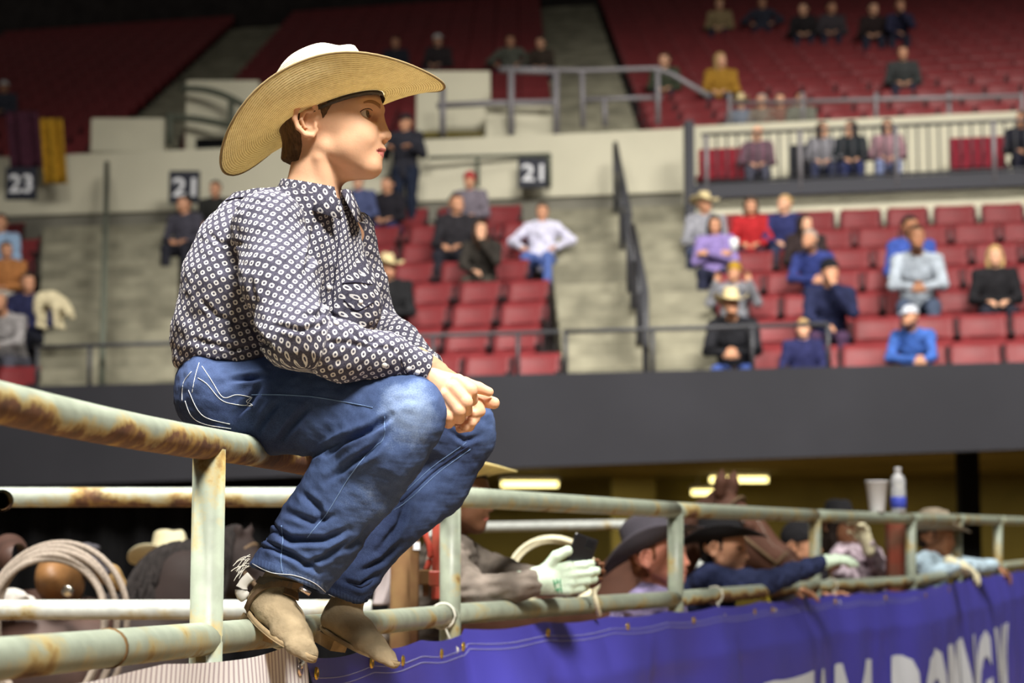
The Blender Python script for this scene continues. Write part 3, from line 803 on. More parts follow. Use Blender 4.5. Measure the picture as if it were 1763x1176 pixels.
# ---- shirt
def shirt_material():
    m = bpy.data.materials.new('patterned_shirt'); m.use_nodes = True; N, L = nt(m); b = N['Principled BSDF']
    b.inputs['Roughness'].default_value = 0.85; b.inputs['Specular IOR Level'].default_value = 0.15
    tc = N.new('ShaderNodeTexCoord'); mp = N.new('ShaderNodeMapping'); L.new(tc.outputs['UV'], mp.inputs[0])
    mp.inputs['Rotation'].default_value = (0, 0, math.radians(45)); mp.inputs['Scale'].default_value = (1 / 0.0148, 1 / 0.0148, 1)
    sp = N.new('ShaderNodeSeparateXYZ'); L.new(mp.outputs[0], sp.inputs[0])
    ax = [math_n(N, L, 'ABSOLUTE', math_n(N, L, 'SUBTRACT', math_n(N, L, 'FRACT', sp.outputs[i]), 0.5)) for i in (0, 1)]
    mxn = math_n(N, L, 'MAXIMUM', ax[0], ax[1]); mn = math_n(N, L, 'MINIMUM', ax[0], ax[1])
    outer = math_n(N, L, 'LESS_THAN', math_n(N, L, 'ADD', mxn, math_n(N, L, 'MULTIPLY', mn, 0.35)), 0.33)
    inner = math_n(N, L, 'GREATER_THAN', math_n(N, L, 'ADD', mxn, math_n(N, L, 'MULTIPLY', mn, 0.5)), 0.15)
    gap = math_n(N, L, 'LESS_THAN', math_n(N, L, 'SUBTRACT', mxn, mn), 0.30)
    gap2 = math_n(N, L, 'GREATER_THAN', mn, 0.035)
    mask = math_n(N, L, 'MULTIPLY', math_n(N, L, 'MULTIPLY', outer, inner), math_n(N, L, 'MAXIMUM', gap2, math_n(N, L, 'LESS_THAN', mxn, 0.30)))
    no = N.new('ShaderNodeTexNoise'); no.inputs['Scale'].default_value = 350; L.new(tc.outputs['Object'], no.inputs['Vector'])
    rp = N.new('ShaderNodeValToRGB'); rp.color_ramp.elements[0].color = (*lin((56, 55, 68)), 1); rp.color_ramp.elements[1].color = (*lin((88, 86, 102)), 1)
    rp.color_ramp.elements[0].position = 0.3; rp.color_ramp.elements[1].position = 0.7
    L.new(no.outputs['Fac'], rp.inputs[0])
    mx = N.new('ShaderNodeMixRGB'); L.new(mask, mx.inputs[0]); L.new(rp.outputs[0], mx.inputs[1]); mx.inputs[2].default_value = (*lin((214, 212, 212)), 1)
    L.new(mx.outputs[0], b.inputs['Base Color']); return m
M_SHIRT = shirt_material()
def bone_uv(V, bones):
    """per vertex uv from the nearest bone: v along it, u round it (seam on the far side)"""
    best = np.full(len(V), 1e9); uv = np.zeros((len(V), 2))
    for (a, b, r, Rref, off) in bones:
        a = np.array(a); b = np.array(b); ba = b - a; Ln = np.linalg.norm(ba); t = ba / Ln
        q = V - a; s_ = q @ t; sc = np.clip(s_, 0, Ln); d = np.linalg.norm(q - sc[:, None] * t, axis=1) - r
        e1 = np.array((0, -1.0, 0)) - t * (-t[1]); e1 /= np.linalg.norm(e1); e2 = np.cross(t, e1)
        an = np.arctan2(q @ e2, q @ e1); rho = np.linalg.norm(q - s_[:, None] * t, axis=1); mk = d < best
        best[mk] = d[mk]; uv[mk, 0] = (an * np.where(rho < Rref, rho, Rref))[mk] + off; uv[mk, 1] = s_[mk] + off * 1.7
    return uv
psi = math.radians(42); Tlat = np.array((math.sin(psi), math.cos(psi), 0))
fs = Field((-0.78, 3.50, 1.50), (0.02, 4.48, 2.06), 0.003)
def P3(x, y, D): return np.array(at(x, y, D))
mp4 = mpp(500, 4.0)
T = [(398, 628, 3.99), (410, 580, 3.99), (446, 500, 3.99), (478, 430, 4.0), (500, 375, 4.0)]
TR = [x * mp4 for x in (72, 86, 104, 104, 78)]
fs.chain([P3(*t) for t in T], TR, 0.03, axis=Tlat, fac=1.36)
fs.cap(P3(412, 440, 4.0), P3(366, 560, 3.98), 54 * mp4, 55 * mp4, 0.035)          # loose back
fs.cap(P3(352, 596, 3.96), P3(400, 610, 3.9), 44 * mp4, 50 * mp4, 0.04)
fs.cap(P3(560, 400, 4.03), P3(594, 520, 4.05), 54 * mp4, 60 * mp4, 0.04)          # chest front with the pocket
fs.cap(P3(590, 520, 4.05), P3(560, 600, 4.04), 60 * mp4, 60 * mp4, 0.04)
fs.cap(P3(468, 352, 3.90), P3(560, 360, 4.10), 38 * mp4, 34 * mp4, 0.05)          # shoulder yoke
fs.cap(P3(520, 318, 3.99), P3(530, 350, 4.0), 42 * mp4, 55 * mp4, 0.03)
# near sleeve
A0, A1, A2 = P3(462, 388, 3.83), P3(510, 578, 3.72), P3(722, 634, 3.80)
fs.chain([A0, P3(480, 480, 3.78), A1], [60 * mp4, 62 * mp4, 56 * mp4], 0.02)
fs.chain([A1, P3(590, 605, 3.74), P3(660, 612, 3.77), A2], [53 * mp4, 46 * mp4, 36 * mp4, 31 * mp4], 0.02)
# far sleeve
Bq0, Bq1, Bq2 = P3(606, 405, 4.16), P3(642, 560, 4.25), P3(736, 630, 4.10)
fs.chain([Bq0, P3(622, 480, 4.2), Bq1], [44 * mp4, 44 * mp4, 44 * mp4], 0.02)
fs.chain([Bq1, P3(690, 588, 4.18), Bq2], [40 * mp4, 34 * mp4, 27 * mp4], 0.015)
# hem, cuffs, neck opening
fs.cut(P3(400, 634, 3.98), (0, 0.05, -1.0), 0.004) if False else fs.box(P3(372, 690, 3.98) , (0.125, 0.35, 0.066), None, 0.0, 0.006, 's')
d_ = (A2 - P3(660, 612, 3.77)); d_ /= np.linalg.norm(d_); fs.box(A2 + d_ * 0.062, (0.05, 0.07, 0.05), np.array([d_, np.cross(d_, (0, 1, 0)), np.cross(d_, np.cross(d_, (0, 1, 0)))]), 0, 0.003, 's')
d_ = (Bq2 - P3(690, 588, 4.18)); d_ /= np.linalg.norm(d_); fs.box(Bq2 + d_ * 0.062, (0.05, 0.07, 0.05), np.array([d_, np.cross(d_, (0, 1, 0)), np.cross(d_, np.cross(d_, (0, 1, 0)))]), 0, 0.003, 's')
fs.cap(L_(-48, 0, -60), L_(-56, 0, -112), 50 * S_PX, 45 * S_PX, 0.006, 's')
fs.cap(L_(-30, 10, -100), L_(2, 4, -146), 26 * S_PX, 8 * S_PX, 0.006, 's')
# folds: creases carved as shallow grooves
def groove(P, D, r, depth=0.5, k=0.012, fd=None):
    fd_ = fd
    pts = [P3(x, y, D if not isinstance(D, (list, tuple)) else D[i]) for i, (x, y) in enumerate(P)]
    fd_.chain(pts, [r] * len(pts), k, 's')
V, Q = fs.mesh(); N_ = vnormals(V, Q)
def px_of(V):
    """pixel position of world points (used only to place creases where the cloth folds)"""
    x = V[:, 0]; y = V[:, 1]; z = V[:, 2] - CAMZ
    dpt = y * CT + z * ST; vv = -y * ST + z * CT
    return np.stack([881.5 + F * x / dpt, 588 - F * vv / dpt], 1)
def crease(V, N_, pts, width, depth, ymax=None):
    """a fold along a polyline given on the cloth: a groove with a raised lip on each side"""
    p = px_of(V); dmin = np.full(len(V), 1e9); tt = np.zeros(len(V)); n = len(pts) - 1
    for i in range(n):
        a = np.array(pts[i], float); b = np.array(pts[i + 1], float); ba = b - a
        t = np.clip(((p - a) @ ba) / (ba @ ba), 0, 1); d = np.linalg.norm(p - a - t[:, None] * ba, axis=1)
        mk = d < dmin; dmin[mk] = d[mk]; tt[mk] = (i + t[mk]) / n
    x = dmin / width; prof = (1 - 1.6 * x * x) * np.exp(-x * x)
    fade = np.sin(np.clip(tt, 0.02, 0.98) * math.pi) ** 0.6
    near = (V[:, 1] < ymax) if ymax is not None else 1.0
    return V - N_ * (prof * fade * depth * near)[:, None]
for pts, wd, dp in (([(348, 520), (375, 545), (420, 560)], 7, .006), ([(330, 585), (400, 600), (470, 590)], 7, .006), ([(420, 545), (450, 585), (480, 615)], 7, .008),
                    ([(545, 370), (540, 420), (528, 470)], 9, .010), ([(470, 560), (520, 570), (560, 560)], 7, .007), ([(520, 545), (560, 540), (590, 550)], 6, .006),
                    ([(560, 590), (600, 590), (640, 600)], 6, .006), ([(590, 560), (620, 580), (650, 590)], 5, .005), ([(640, 600), (670, 600), (690, 615)], 5, .004),
                    ([(395, 370), (440, 345), (480, 340)], 5, .003), ([(355, 400), (380, 420), (420, 420)], 6, .003), ([(560, 480), (555, 530), (540, 560)], 7, .006),
                    ([(310, 612), (380, 622), (450, 630)], 5, .004), ([(600, 420), (615, 450), (625, 480)], 6, .004), ([(430, 470), (440, 520), (430, 560)], 8, .004)):
    V = crease(V, N_, pts, wd, dp)
V = V + N_ * (snoise(V * np.array((1, 1, 0.8)), 9, 7, 3) * 0.0042)[:, None] + N_ * (snoise(V, 34, 9, 2) * 0.0012)[:, None]
bones = [(P3(398, 640, 3.98), P3(520, 350, 4.0), 0.165, 0.15, 0.0), (A0, A1, 0.058, 0.062, 0.31), (A1, A2, 0.045, 0.05, 0.57), (Bq0, Bq1, 0.045, 0.05, 0.83), (Bq1, Bq2, 0.035, 0.042, 1.07)]
uv = bone_uv(V, bones)
me = mesh_np('shirt', V, Q, uv=uv); shirt = obj('shirt', me, M_SHIRT, BOY, to_parent(BOY))
bvh_shirt = BVHTree.FromPolygons([tuple(v) for v in V], [tuple(int(i) for i in q) for q in Q]); del fs
# collar: a folded band round the neck
Vc = []; Fc = []; nC = 40
cc = Vector(L_(-50, 0, -104)); ax_t = (Vector(L_(-36, 0, -28)) - Vector(L_(-58, 0, -140))).normalized()
cdir = Vector((math.cos(psi), -math.sin(psi), 0)); cl = Vector((math.sin(psi), math.cos(psi), 0))
uvc = []
for i in range(nC + 1):
    t = i / nC; an = math.radians(12) + (2 * math.pi - math.radians(24)) * t
    fr = abs(math.cos(an / 2)) ** 6                       # 1 at the front opening
    e = cdir * math.cos(an) + cl * math.sin(an)
    drop = Vector((0, 0, -1))
    top = cc + e * 0.060 + Vector((0, 0, 0.018 - 0.030 * (0.5 + 0.5 * math.cos(an)) ** 1.2)) + cdir * 0.008
    mid = top + e * 0.012 + Vector((0, 0, 0.002))
    low = top + e * (0.030 + 0.012 * fr) + Vector((0, 0, -0.040 - 0.030 * fr))
    inn = top - e * 0.002 + Vector((0, 0, -0.030))
    for q, v_ in zip((inn, top, mid, low, low - e * 0.003, top + e * 0.002 - Vector((0, 0, 0.004))), (0, 0.03, 0.04, 0.085, 0.085, 0.04)): Vc.append(q); uvc.append((an * 0.075 + 2.1, v_ + 1.3))
for i in range(nC):
    for j in range(5): a = i * 6 + j; Fc.append((a, a + 6, a + 7, a + 1))
Fc.append(tuple(range(6))); Fc.append(tuple(nC * 6 + j for j in range(5, -1, -1)))
obj('collar', mesh_np('collar', Vc, Fc, uv=np.array(uvc)), M_SHIRT, BOY, to_parent(BOY))
M_SNAP = mat('pearl_snap', lin((232, 230, 226)), 0.2, 0, 0.6)
def ray(bv, x, y):
    o = Vector((0, 0, CAMZ)); d = (at(x, y, 4.0) - o).normalized(); h = bv.ray_cast(o, d)
    return (h[0], h[1]) if h[0] is not None else (None, None)
for (x, y) in ((578, 361), (567, 495), (621, 520), (579, 556), (662, 629), (704, 635), (719, 641)):
    p, n = ray(bvh_shirt, x, y)
    if p is None: continue
    V_, F_ = lathe([(0.0001, 0.0022), (0.003, 0.0019), (0.0050, 0.0006), (0.0056, -0.001), (0.004, -0.002)], 14)
    M = Matrix.Translation(p + n * (0.012 if y == 361 else 0.001)) @ n.to_track_quat('Z', 'Y').to_matrix().to_4x4()
    obj('snap_button', mesh_np('snap_button', V_, F_), M_SNAP, BOY, to_parent(BOY) @ M)
# strips lying on cloth: seams, plackets, pocket edges
def on_cloth(bv, pts, off=0.0012, n=7):
    P = smooth_poly([(x, y, 0) for x, y in pts], n); out = []
    for p in P:
        h, nn = ray(bv, p.x, p.y)
        if h is not None: out.append(h + nn * off)
    return out
def keep_near(P, jump=0.03):
    out = [P[0]]
    for p in P[1:]:
        if (p - out[-1]).length < jump: out.append(p)
    return out
for lab, pts in (('pocket_flap', [(590, 488), (612, 486), (640, 490)]), ('pocket_flap', [(592, 516), (614, 534), (642, 520)]), ('placket_edge', [(585, 385), (580, 440), (574, 500), (574, 560), (580, 600)]), ('shoulder_seam', [(372, 352), (420, 340), (470, 352), (510, 330)]),
                 ('cuff_edge', [(690, 616), (696, 634), (706, 652)])):
    P = on_cloth(bvh_shirt, pts)
    if len(P) > 2: 
        t = MB(); t.tube(keep_near(P), 0.0014, 6); t.build(lab, mat('shirt_seam', lin((50, 48, 66)), 0.9), BOY, True)

# ---- jeans
def denim_material():
    m = bpy.data.materials.new('blue_denim'); m.use_nodes = True; N, L = nt(m); b = N['Principled BSDF']
    b.inputs['Roughness'].default_value = 0.9; b.inputs['Specular IOR Level'].default_value = 0.12
    tc = N.new('ShaderNodeTexCoord')
    n1 = N.new('ShaderNodeTexNoise'); n1.inputs['Scale'].default_value = 5.0; n1.inputs['Detail'].default_value = 5; L.new(tc.outputs['Object'], n1.inputs['Vector'])
    n2 = N.new('ShaderNodeTexNoise'); n2.inputs['Scale'].default_value = 420; n2.inputs['Detail'].default_value = 2; L.new(tc.outputs['Object'], n2.inputs['Vector'])
    at_ = N.new('ShaderNodeAttribute'); at_.attribute_name = 'worn_lit'
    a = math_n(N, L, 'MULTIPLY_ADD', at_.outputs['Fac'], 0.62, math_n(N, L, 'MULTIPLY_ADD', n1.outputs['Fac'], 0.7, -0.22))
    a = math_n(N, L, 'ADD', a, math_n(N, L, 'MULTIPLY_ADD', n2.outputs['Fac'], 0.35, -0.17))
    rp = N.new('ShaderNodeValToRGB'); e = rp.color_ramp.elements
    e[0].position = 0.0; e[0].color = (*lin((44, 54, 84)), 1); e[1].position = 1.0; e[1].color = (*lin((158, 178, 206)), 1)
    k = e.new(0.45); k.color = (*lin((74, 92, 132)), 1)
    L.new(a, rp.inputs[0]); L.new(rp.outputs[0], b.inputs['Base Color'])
    bp = N.new('ShaderNodeBump'); bp.inputs['Strength'].default_value = 0.2; bp.inputs['Distance'].default_value = 0.002
    L.new(n2.outputs['Fac'], bp.inputs['Height']); L.new(bp.outputs[0], b.inputs['Normal']); return m
M_DENIM = denim_material()
fj = Field((-0.74, 3.40, 0.96), (0.06, 4.72, 1.80), 0.0034)
mj = mpp(720, 3.9)
fj.ell(P3(386, 690, 3.99), (84 * mj, 0.175, 72 * mj), None, 0.04)
fj.cap(P3(372, 650, 3.99), P3(470, 660, 4.0), 60 * mj, 58 * mj, 0.04, axis=(0, 1, 0), fac=1.9)
fj.chain([P3(400, 704, 3.90), P3(560, 708, 3.86), P3(692, 714, 3.79)], [80 * mj, 76 * mj, 70 * mj], 0.03)
kn = [P3(692, 722, 3.79), P3(652, 770, 3.80), P3(607, 835, 3.83), P3(548, 918, 3.85), P3(488, 1008, 3.86)]
fj.chain(kn, [70 * mj, 76 * mj, 74 * mj, 70 * mj, 67 * mj], 0.02)
fj.chain([P3(420, 700, 4.10), P3(600, 715, 4.20), P3(785, 742, 4.32)], [76 * mj, 78 * mj, 69 * mj * 4.32 / 3.9], 0.03)
kl = [P3(786, 752, 4.32), P3(742, 828, 4.33), P3(642, 915, 4.26), P3(596, 1012, 4.22)]
fj.chain(kl, [70 * mj, 70 * mj, 66 * mj, 46 * mj], 0.02)
fj.cap(P3(585, 775, 3.84), P3(520, 800, 3.90), 14 * mj, 10 * mj, 0.02, 's')
# hems: cut across the ankles
def hem_cut(c, d, r):
    d = np.array(d, float); d /= np.linalg.norm(d); e1 = np.cross(d, (0, 1, 0)); e1 /= np.linalg.norm(e1); e2 = np.cross(d, e1)
    fj.box(np.array(c) + d * 0.075, (0.075, r, r), np.array([d, e1, e2]), 0.0, 0.004, 's')
hA = P3(492, 998, 3.86); hAd = np.array((-0.36, -0.10, -0.93))
hem_cut(hA, hAd, 0.125)
hB = P3(594, 1036, 4.22); hBd = np.array((-0.40, -0.05, -0.92)); hem_cut(hB, hBd, 0.10)
fj.cap(hA + hAd * 0.02, hA - hAd * 0.05, 58 * mj, 56 * mj, 0.004, 's'); fj.cap(hB + hBd * 0.02, hB - hBd * 0.05, 36 * mj, 34 * mj, 0.004, 's')
fj.box(P3(400, 590, 3.98), (0.2, 0.3, 0.022), None, 0.0, 0.004, 's')
V, Q = fj.mesh(); N_ = vnormals(V, Q)
for pts, wd, dp in (([(560, 782), (590, 760), (640, 738), (672, 716)], 9, .013), ([(530, 790), (560, 770), (600, 748)], 7, .006), ([(600, 800), (640, 775), (668, 745)], 9, .008), ([(560, 830), (600, 800), (650, 770)], 9, .006),
                    ([(440, 745), (460, 715), (480, 690)], 8, .006), ([(478, 765), (500, 735), (530, 700)], 9, .008), ([(400, 720), (430, 690), (450, 660)], 8, .006), ([(395, 655), (430, 650), (470, 645)], 7, .006),
                    ([(460, 905), (500, 930), (560, 930), (600, 910)], 9, .010), ([(450, 935), (500, 955), (550, 985)], 8, .009), ([(490, 880), (540, 900), (580, 885)], 9, .006), ([(520, 975), (560, 960), (600, 930)], 8, .006),
                    ([(700, 860), (690, 900), (650, 950)], 9, .007), ([(620, 985), (660, 965), (690, 935)], 8, .008), ([(590, 1000), (620, 1010), (650, 990)], 7, .007), ([(770, 740), (800, 760), (830, 750)], 7, .004),
                    ([(520, 850), (545, 870), (560, 900)], 9, .006), ([(640, 900), (620, 930), (590, 950)], 8, .006)):
    V = crease(V, N_, pts, wd, dp * 1.4)
V = V + N_ * (snoise(V, 8, 17, 3) * 0.0035)[:, None] + N_ * (snoise(V, 40, 19, 2) * 0.0008)[:, None]
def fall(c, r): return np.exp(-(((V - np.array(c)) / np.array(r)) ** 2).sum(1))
worn_lit = 0.95 * fall(P3(700, 700, 3.72), (0.075, 0.10, 0.075)) + 0.6 * fall(P3(560, 645, 3.85), (0.16, 0.10, 0.045)) + 0.35 * fall(P3(640, 860, 3.78), (0.10, 0.1, 0.12)) + 0.5 * fall(P3(845, 735, 4.3), (0.045, 0.1, 0.07)) + 0.25 * fall(P3(430, 680, 3.75), (0.06, 0.06, 0.05)) + 0.35 * fall(P3(520, 980, 3.8), (0.07, 0.1, 0.05))  # denim wear, with the lit highlights of the thigh tops painted in
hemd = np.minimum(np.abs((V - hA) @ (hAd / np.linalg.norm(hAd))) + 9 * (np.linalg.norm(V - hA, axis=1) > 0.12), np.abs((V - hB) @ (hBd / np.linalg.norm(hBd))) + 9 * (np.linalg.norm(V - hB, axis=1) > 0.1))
worn_lit = worn_lit * 1.15 + 0.35 * (hemd < 0.016) * (0.7 + 0.5 * np.sin(V[:, 0] * 900)) + 0.10 * snoise(V, 22, 31, 2)
worn_lit = np.clip(worn_lit, 0, 1)
me = mesh_np('jeans', V, Q); atb = me.attributes.new('worn_lit', 'FLOAT', 'POINT'); atb.data.foreach_set('value', worn_lit.astype(np.float32))
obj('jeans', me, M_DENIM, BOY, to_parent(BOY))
bvh_j = BVHTree.FromPolygons([tuple(v) for v in V], [tuple(int(i) for i in q) for q in Q]); del fj
M_STW = mat('white_stitch', lin((216, 220, 224)), 0.8); M_STB = mat('faded_seam', lin((112, 138, 180)), 0.9); M_STD = mat('dark_seam', lin((34, 44, 74)), 0.9)
def stitch(pts, mt, r=0.0011, n=7, off=0.0008):
    P = on_cloth(bvh_j, pts, off, n)
    if len(P) < 3: return
    t = MB(); t.tube(keep_near(P, 0.04), r, 6); t.build('stitching', mt, BOY, True)
for pts in ([(348, 631), (364, 655), (384, 684), (407, 680), (433, 684)], [(341, 651), (357, 662), (380, 688), (403, 696), (429, 698)], [(325, 672), (341, 706), (360, 721), (396, 730)], [(319, 690), (330, 716), (352, 730), (398, 738)],
            [(433, 684), (424, 691), (435, 698), (425, 698), (434, 684)], [(343, 625), (336, 650), (331, 676)], [(330, 640), (316, 660), (314, 690)], [(427, 966), (466, 985), (509, 991), (540, 1003), (560, 1019)], [(566, 1023), (595, 1035), (622, 1040)]):
    stitch(pts, M_STW, 0.0007)
stitch([(433, 680), (486, 680), (544, 684), (603, 694), (642, 702)], M_STB, 0.0009); stitch([(662, 717), (660, 756), (642, 772), (603, 819), (564, 882), (529, 925)], M_STB, 0.0009)
stitch([(806, 768), (752, 807), (705, 850), (673, 874)], M_STD, 0.002); stitch([(810, 773), (757, 812), (710, 855), (678, 879)], M_STB, 0.0007); stitch([(803, 762), (748, 801), (700, 845)], M_STB, 0.0007)
stitch([(485, 905), (487, 930), (484, 962), (486, 985)], M_STB, 0.0009)
# frayed threads at the back of the near hem
M_FRAY = mat('frayed_thread', lin((214, 210, 200)), 0.95)
t = MB(); rg = random.Random(5)
for i in range(13):
    p = at(426 + rg.uniform(-3, 6), 962 + rg.uniform(-8, 14), 3.86 + rg.uniform(-0.03, 0.03)); q = p
    P = [p]; d = Vector((-1, rg.uniform(-.4, .2), rg.uniform(-1.0, 0.25))).normalized()
    for k in range(4): q = q + d * rg.uniform(0.004, 0.009) + Vector((0, 0, -0.002 * k)); P.append(q)
    t.tube(smooth_poly(P, 3), 0.0007, 4)
t.build('frayed_edge', M_FRAY, BOY, True)

# ---- boots
M_BOOT = mat('tan_suede', lin((146, 130, 104)), 0.95, 0, 0.1, var=0.18, scale=22, bump=0.25, bscale=110)
M_SOLE = mat('boot_sole', lin((148, 128, 98)), 0.85, 0, 0.15, var=0.2, scale=30)
M_STRAP = mat('worn_leather_strap', lin((104, 84, 62)), 0.7, 0, 0.3, var=0.2, scale=40)
def boot(ank, toe, roll_ref, Ln, shaft_dir, near):
    ank = np.array(ank); toe = np.array(toe); f = toe - ank; f /= np.linalg.norm(f)
    r = np.cross(f, np.array(roll_ref)); r /= np.linalg.norm(r); u = np.cross(r, f); s = Ln / 0.25
    L = lambda x, y, z: ank + (f * x + r * y + u * z) * s
    pts = [L(x, y, z) for x in (-0.1, 0.24) for y in (-0.06, 0.06) for z in (-0.09, 0.14)]
    fd = Field(np.min(pts, 0) - 0.02, np.max(pts, 0) + 0.02, 0.003)
    fd.chain([L(-0.012, 0, -0.030), L(0.06, 0, -0.034), L(0.12, 0, -0.044), L(0.165, 0, -0.050)], np.array((0.036, 0.036, 0.030, 0.022)) * s, 0.02, axis=r, fac=1.30)
    fd.chain([L(0.12, 0.002, -0.050), L(0.178, 0, -0.056), L(0.205, 0, -0.058)], np.array((0.026, 0.018, 0.012)) * s, 0.015, axis=r, fac=1.7)
    fd.chain([L(0.0, 0, 0.04), L(0.0, 0, 0.0), L(0.05, 0, -0.028), L(0.12, 0, -0.046)], np.array((0.034, 0.034, 0.034, 0.025)) * s, 0.02)
    fd.cut(L(0, 0, -0.0665), -u, 0.004)
    sd = np.array(shaft_dir); fd.cap(L(0, 0, 0.0), ank - sd * 0.12, 0.034 * s, 0.034 * s, 0.02)
    V, Q = fd.mesh(); N_ = vnormals(V, Q); V = V + N_ * (snoise(V, 14, 23, 3) * 0.0022)[:, None]
    b = obj('boot', mesh_np('boot', V, Q), M_BOOT, BOY, to_parent(BOY))
    bv = BVHTree.FromPolygons([tuple(v) for v in V], [tuple(int(i) for i in q) for q in Q])
    # sole with welt and heel block
    ol = []
    for i in range(41):
        a = 2 * math.pi * i / 40; c = math.cos(a)
        x = 0.089 + 0.130 * c; wd = 0.041 + 0.008 * math.sin(max(0, min(1, (x + 0.04) / 0.2)) * math.pi) - (0.022 * max(0, (x - 0.13) / 0.09) ** 1.4 if x > 0.13 else 0)
        ol.append((x, wd * math.sin(a) / max(0.35, abs(math.sin(a))) ** 0.25))
    m = MB(); n = 40
    Vt = []; zo = 0.005
    for (zt, gro) in ((-0.060, 1.0), (-0.060, 1.09), (-0.068, 1.10), (-0.072, 1.04)):
        for (x, y) in ol[:n]:
            rk = 0.010 * max(0, (x - 0.10) / 0.12) ** 2
            Vt.append(L(0.089 + (x - 0.089) * (1 + (gro - 1) * 0.4), y * gro, zt + rk + zo))
    Fq = [(j * n + i, j * n + (i + 1) % n, (j + 1) * n + (i + 1) % n, (j + 1) * n + i) for j in range(3) for i in range(n)] + [tuple(range(n)), tuple(3 * n + i for i in range(n - 1, -1, -1))]
    so = obj('sole', mesh_np('sole', Vt, Fq), M_SOLE, b, Matrix())
    hb = MB()
    P = [L(x, y, z) for z in (-0.100, -0.070) for (x, y) in ((-0.034, -0.028), (0.03, -0.031), (0.03, 0.031), (-0.034, 0.028))]
    hb.hexa(P); obj('heel', mesh_np('heel', hb.v, hb.f, smooth=False), M_SOLE, b, Matrix())
    return b, bv, L
b1, bv1, L1 = boot(P3(474, 1022, 3.86), P3(566, 1102, 3.71), (0.45, -0.15, 0.8) , 0.222, hAd, True)
b2, bv2, L2 = boot(P3(592, 1052, 4.22), P3(690, 1106, 4.13), (0.4, -0.15, 0.85), 0.205, hBd, False)
def strap(parent, bv, pts, wd, mt, name, off=0.003, DD=3.8):
    P = [];NN = []
    for p in smooth_poly([(x, y, 0) for x, y in pts], 7):
        h, n = ray(bv, p.x, p.y)
        if h is None or (P and (h - P[-1]).length > 0.03): continue
        P.append(h + n * off); NN.append(n)
    for _ in range(2): P = [P[0]] + [(P[i - 1] + P[i] * 2 + P[i + 1]) / 4 for i in range(1, len(P) - 1)] + [P[-1]]
    V = []; Fc = []
    for i in range(len(P)):
        t = (P[min(i + 1, len(P) - 1)] - P[max(i - 1, 0)]).normalized(); sd = t.cross(NN[i]).normalized()
        for a, b in ((-1, 0), (1, 0), (1, 1), (-1, 1)): V.append(P[i] + sd * a * wd / 2 + NN[i] * b * 0.0035)
    for i in range(len(P) - 1):
        for j in range(4): Fc.append((i * 4 + j, i * 4 + (j + 1) % 4, i * 4 + 4 + (j + 1) % 4, i * 4 + 4 + j))
    Fc += [(3, 2, 1, 0), tuple(len(V) - 4 + j for j in range(4))]
    obj(name, mesh_np(name, V, Fc, smooth=False), mt, parent, Matrix() if parent is not None else None)
strap(b1, bv1, [(425, 1056), (434, 1034), (452, 1016), (474, 1006), (500, 1006), (516, 1008)], 0.012, M_STRAP, 'strap')
strap(b1, bv1, [(430, 990), (448, 1000), (470, 1003), (500, 1007)], 0.014, mat('grey_leather', lin((88, 80, 70)), 0.8), 'strap')
strap(b1, bv1, [(488, 1018), (512, 1030), (534, 1042), (548, 1052)], 0.016, M_STRAP, 'spur_strap')
strap(b1, bv1, [(512, 1012), (530, 1026), (546, 1044)], 0.012, mat('strap_dark', lin((92, 78, 62)), 0.8, var=0.2, scale=50), 'spur_strap')
hp = MB(); hp.tube(smooth_poly([at(432, 992, 3.83), at(420, 1004, 3.83), at(415, 1020, 3.83), at(424, 1030, 3.83)], 4), [0.010] * 6 + [0.012] * 6 + [0.008], 8, flat=0.5)
hp.build('heel_guard', mat('pale_leather', lin((176, 172, 164)), 0.8), b1, True, M=Matrix())
bk = MB(); bk.tube([at(516, 1012, 3.79), at(524, 1017, 3.79), at(534, 1023, 3.79)], 0.0045, 8); bk.build('buckle', mat('bright_metal', lin((220, 200, 190)), 0.25, 1.0), b1, True, M=Matrix())
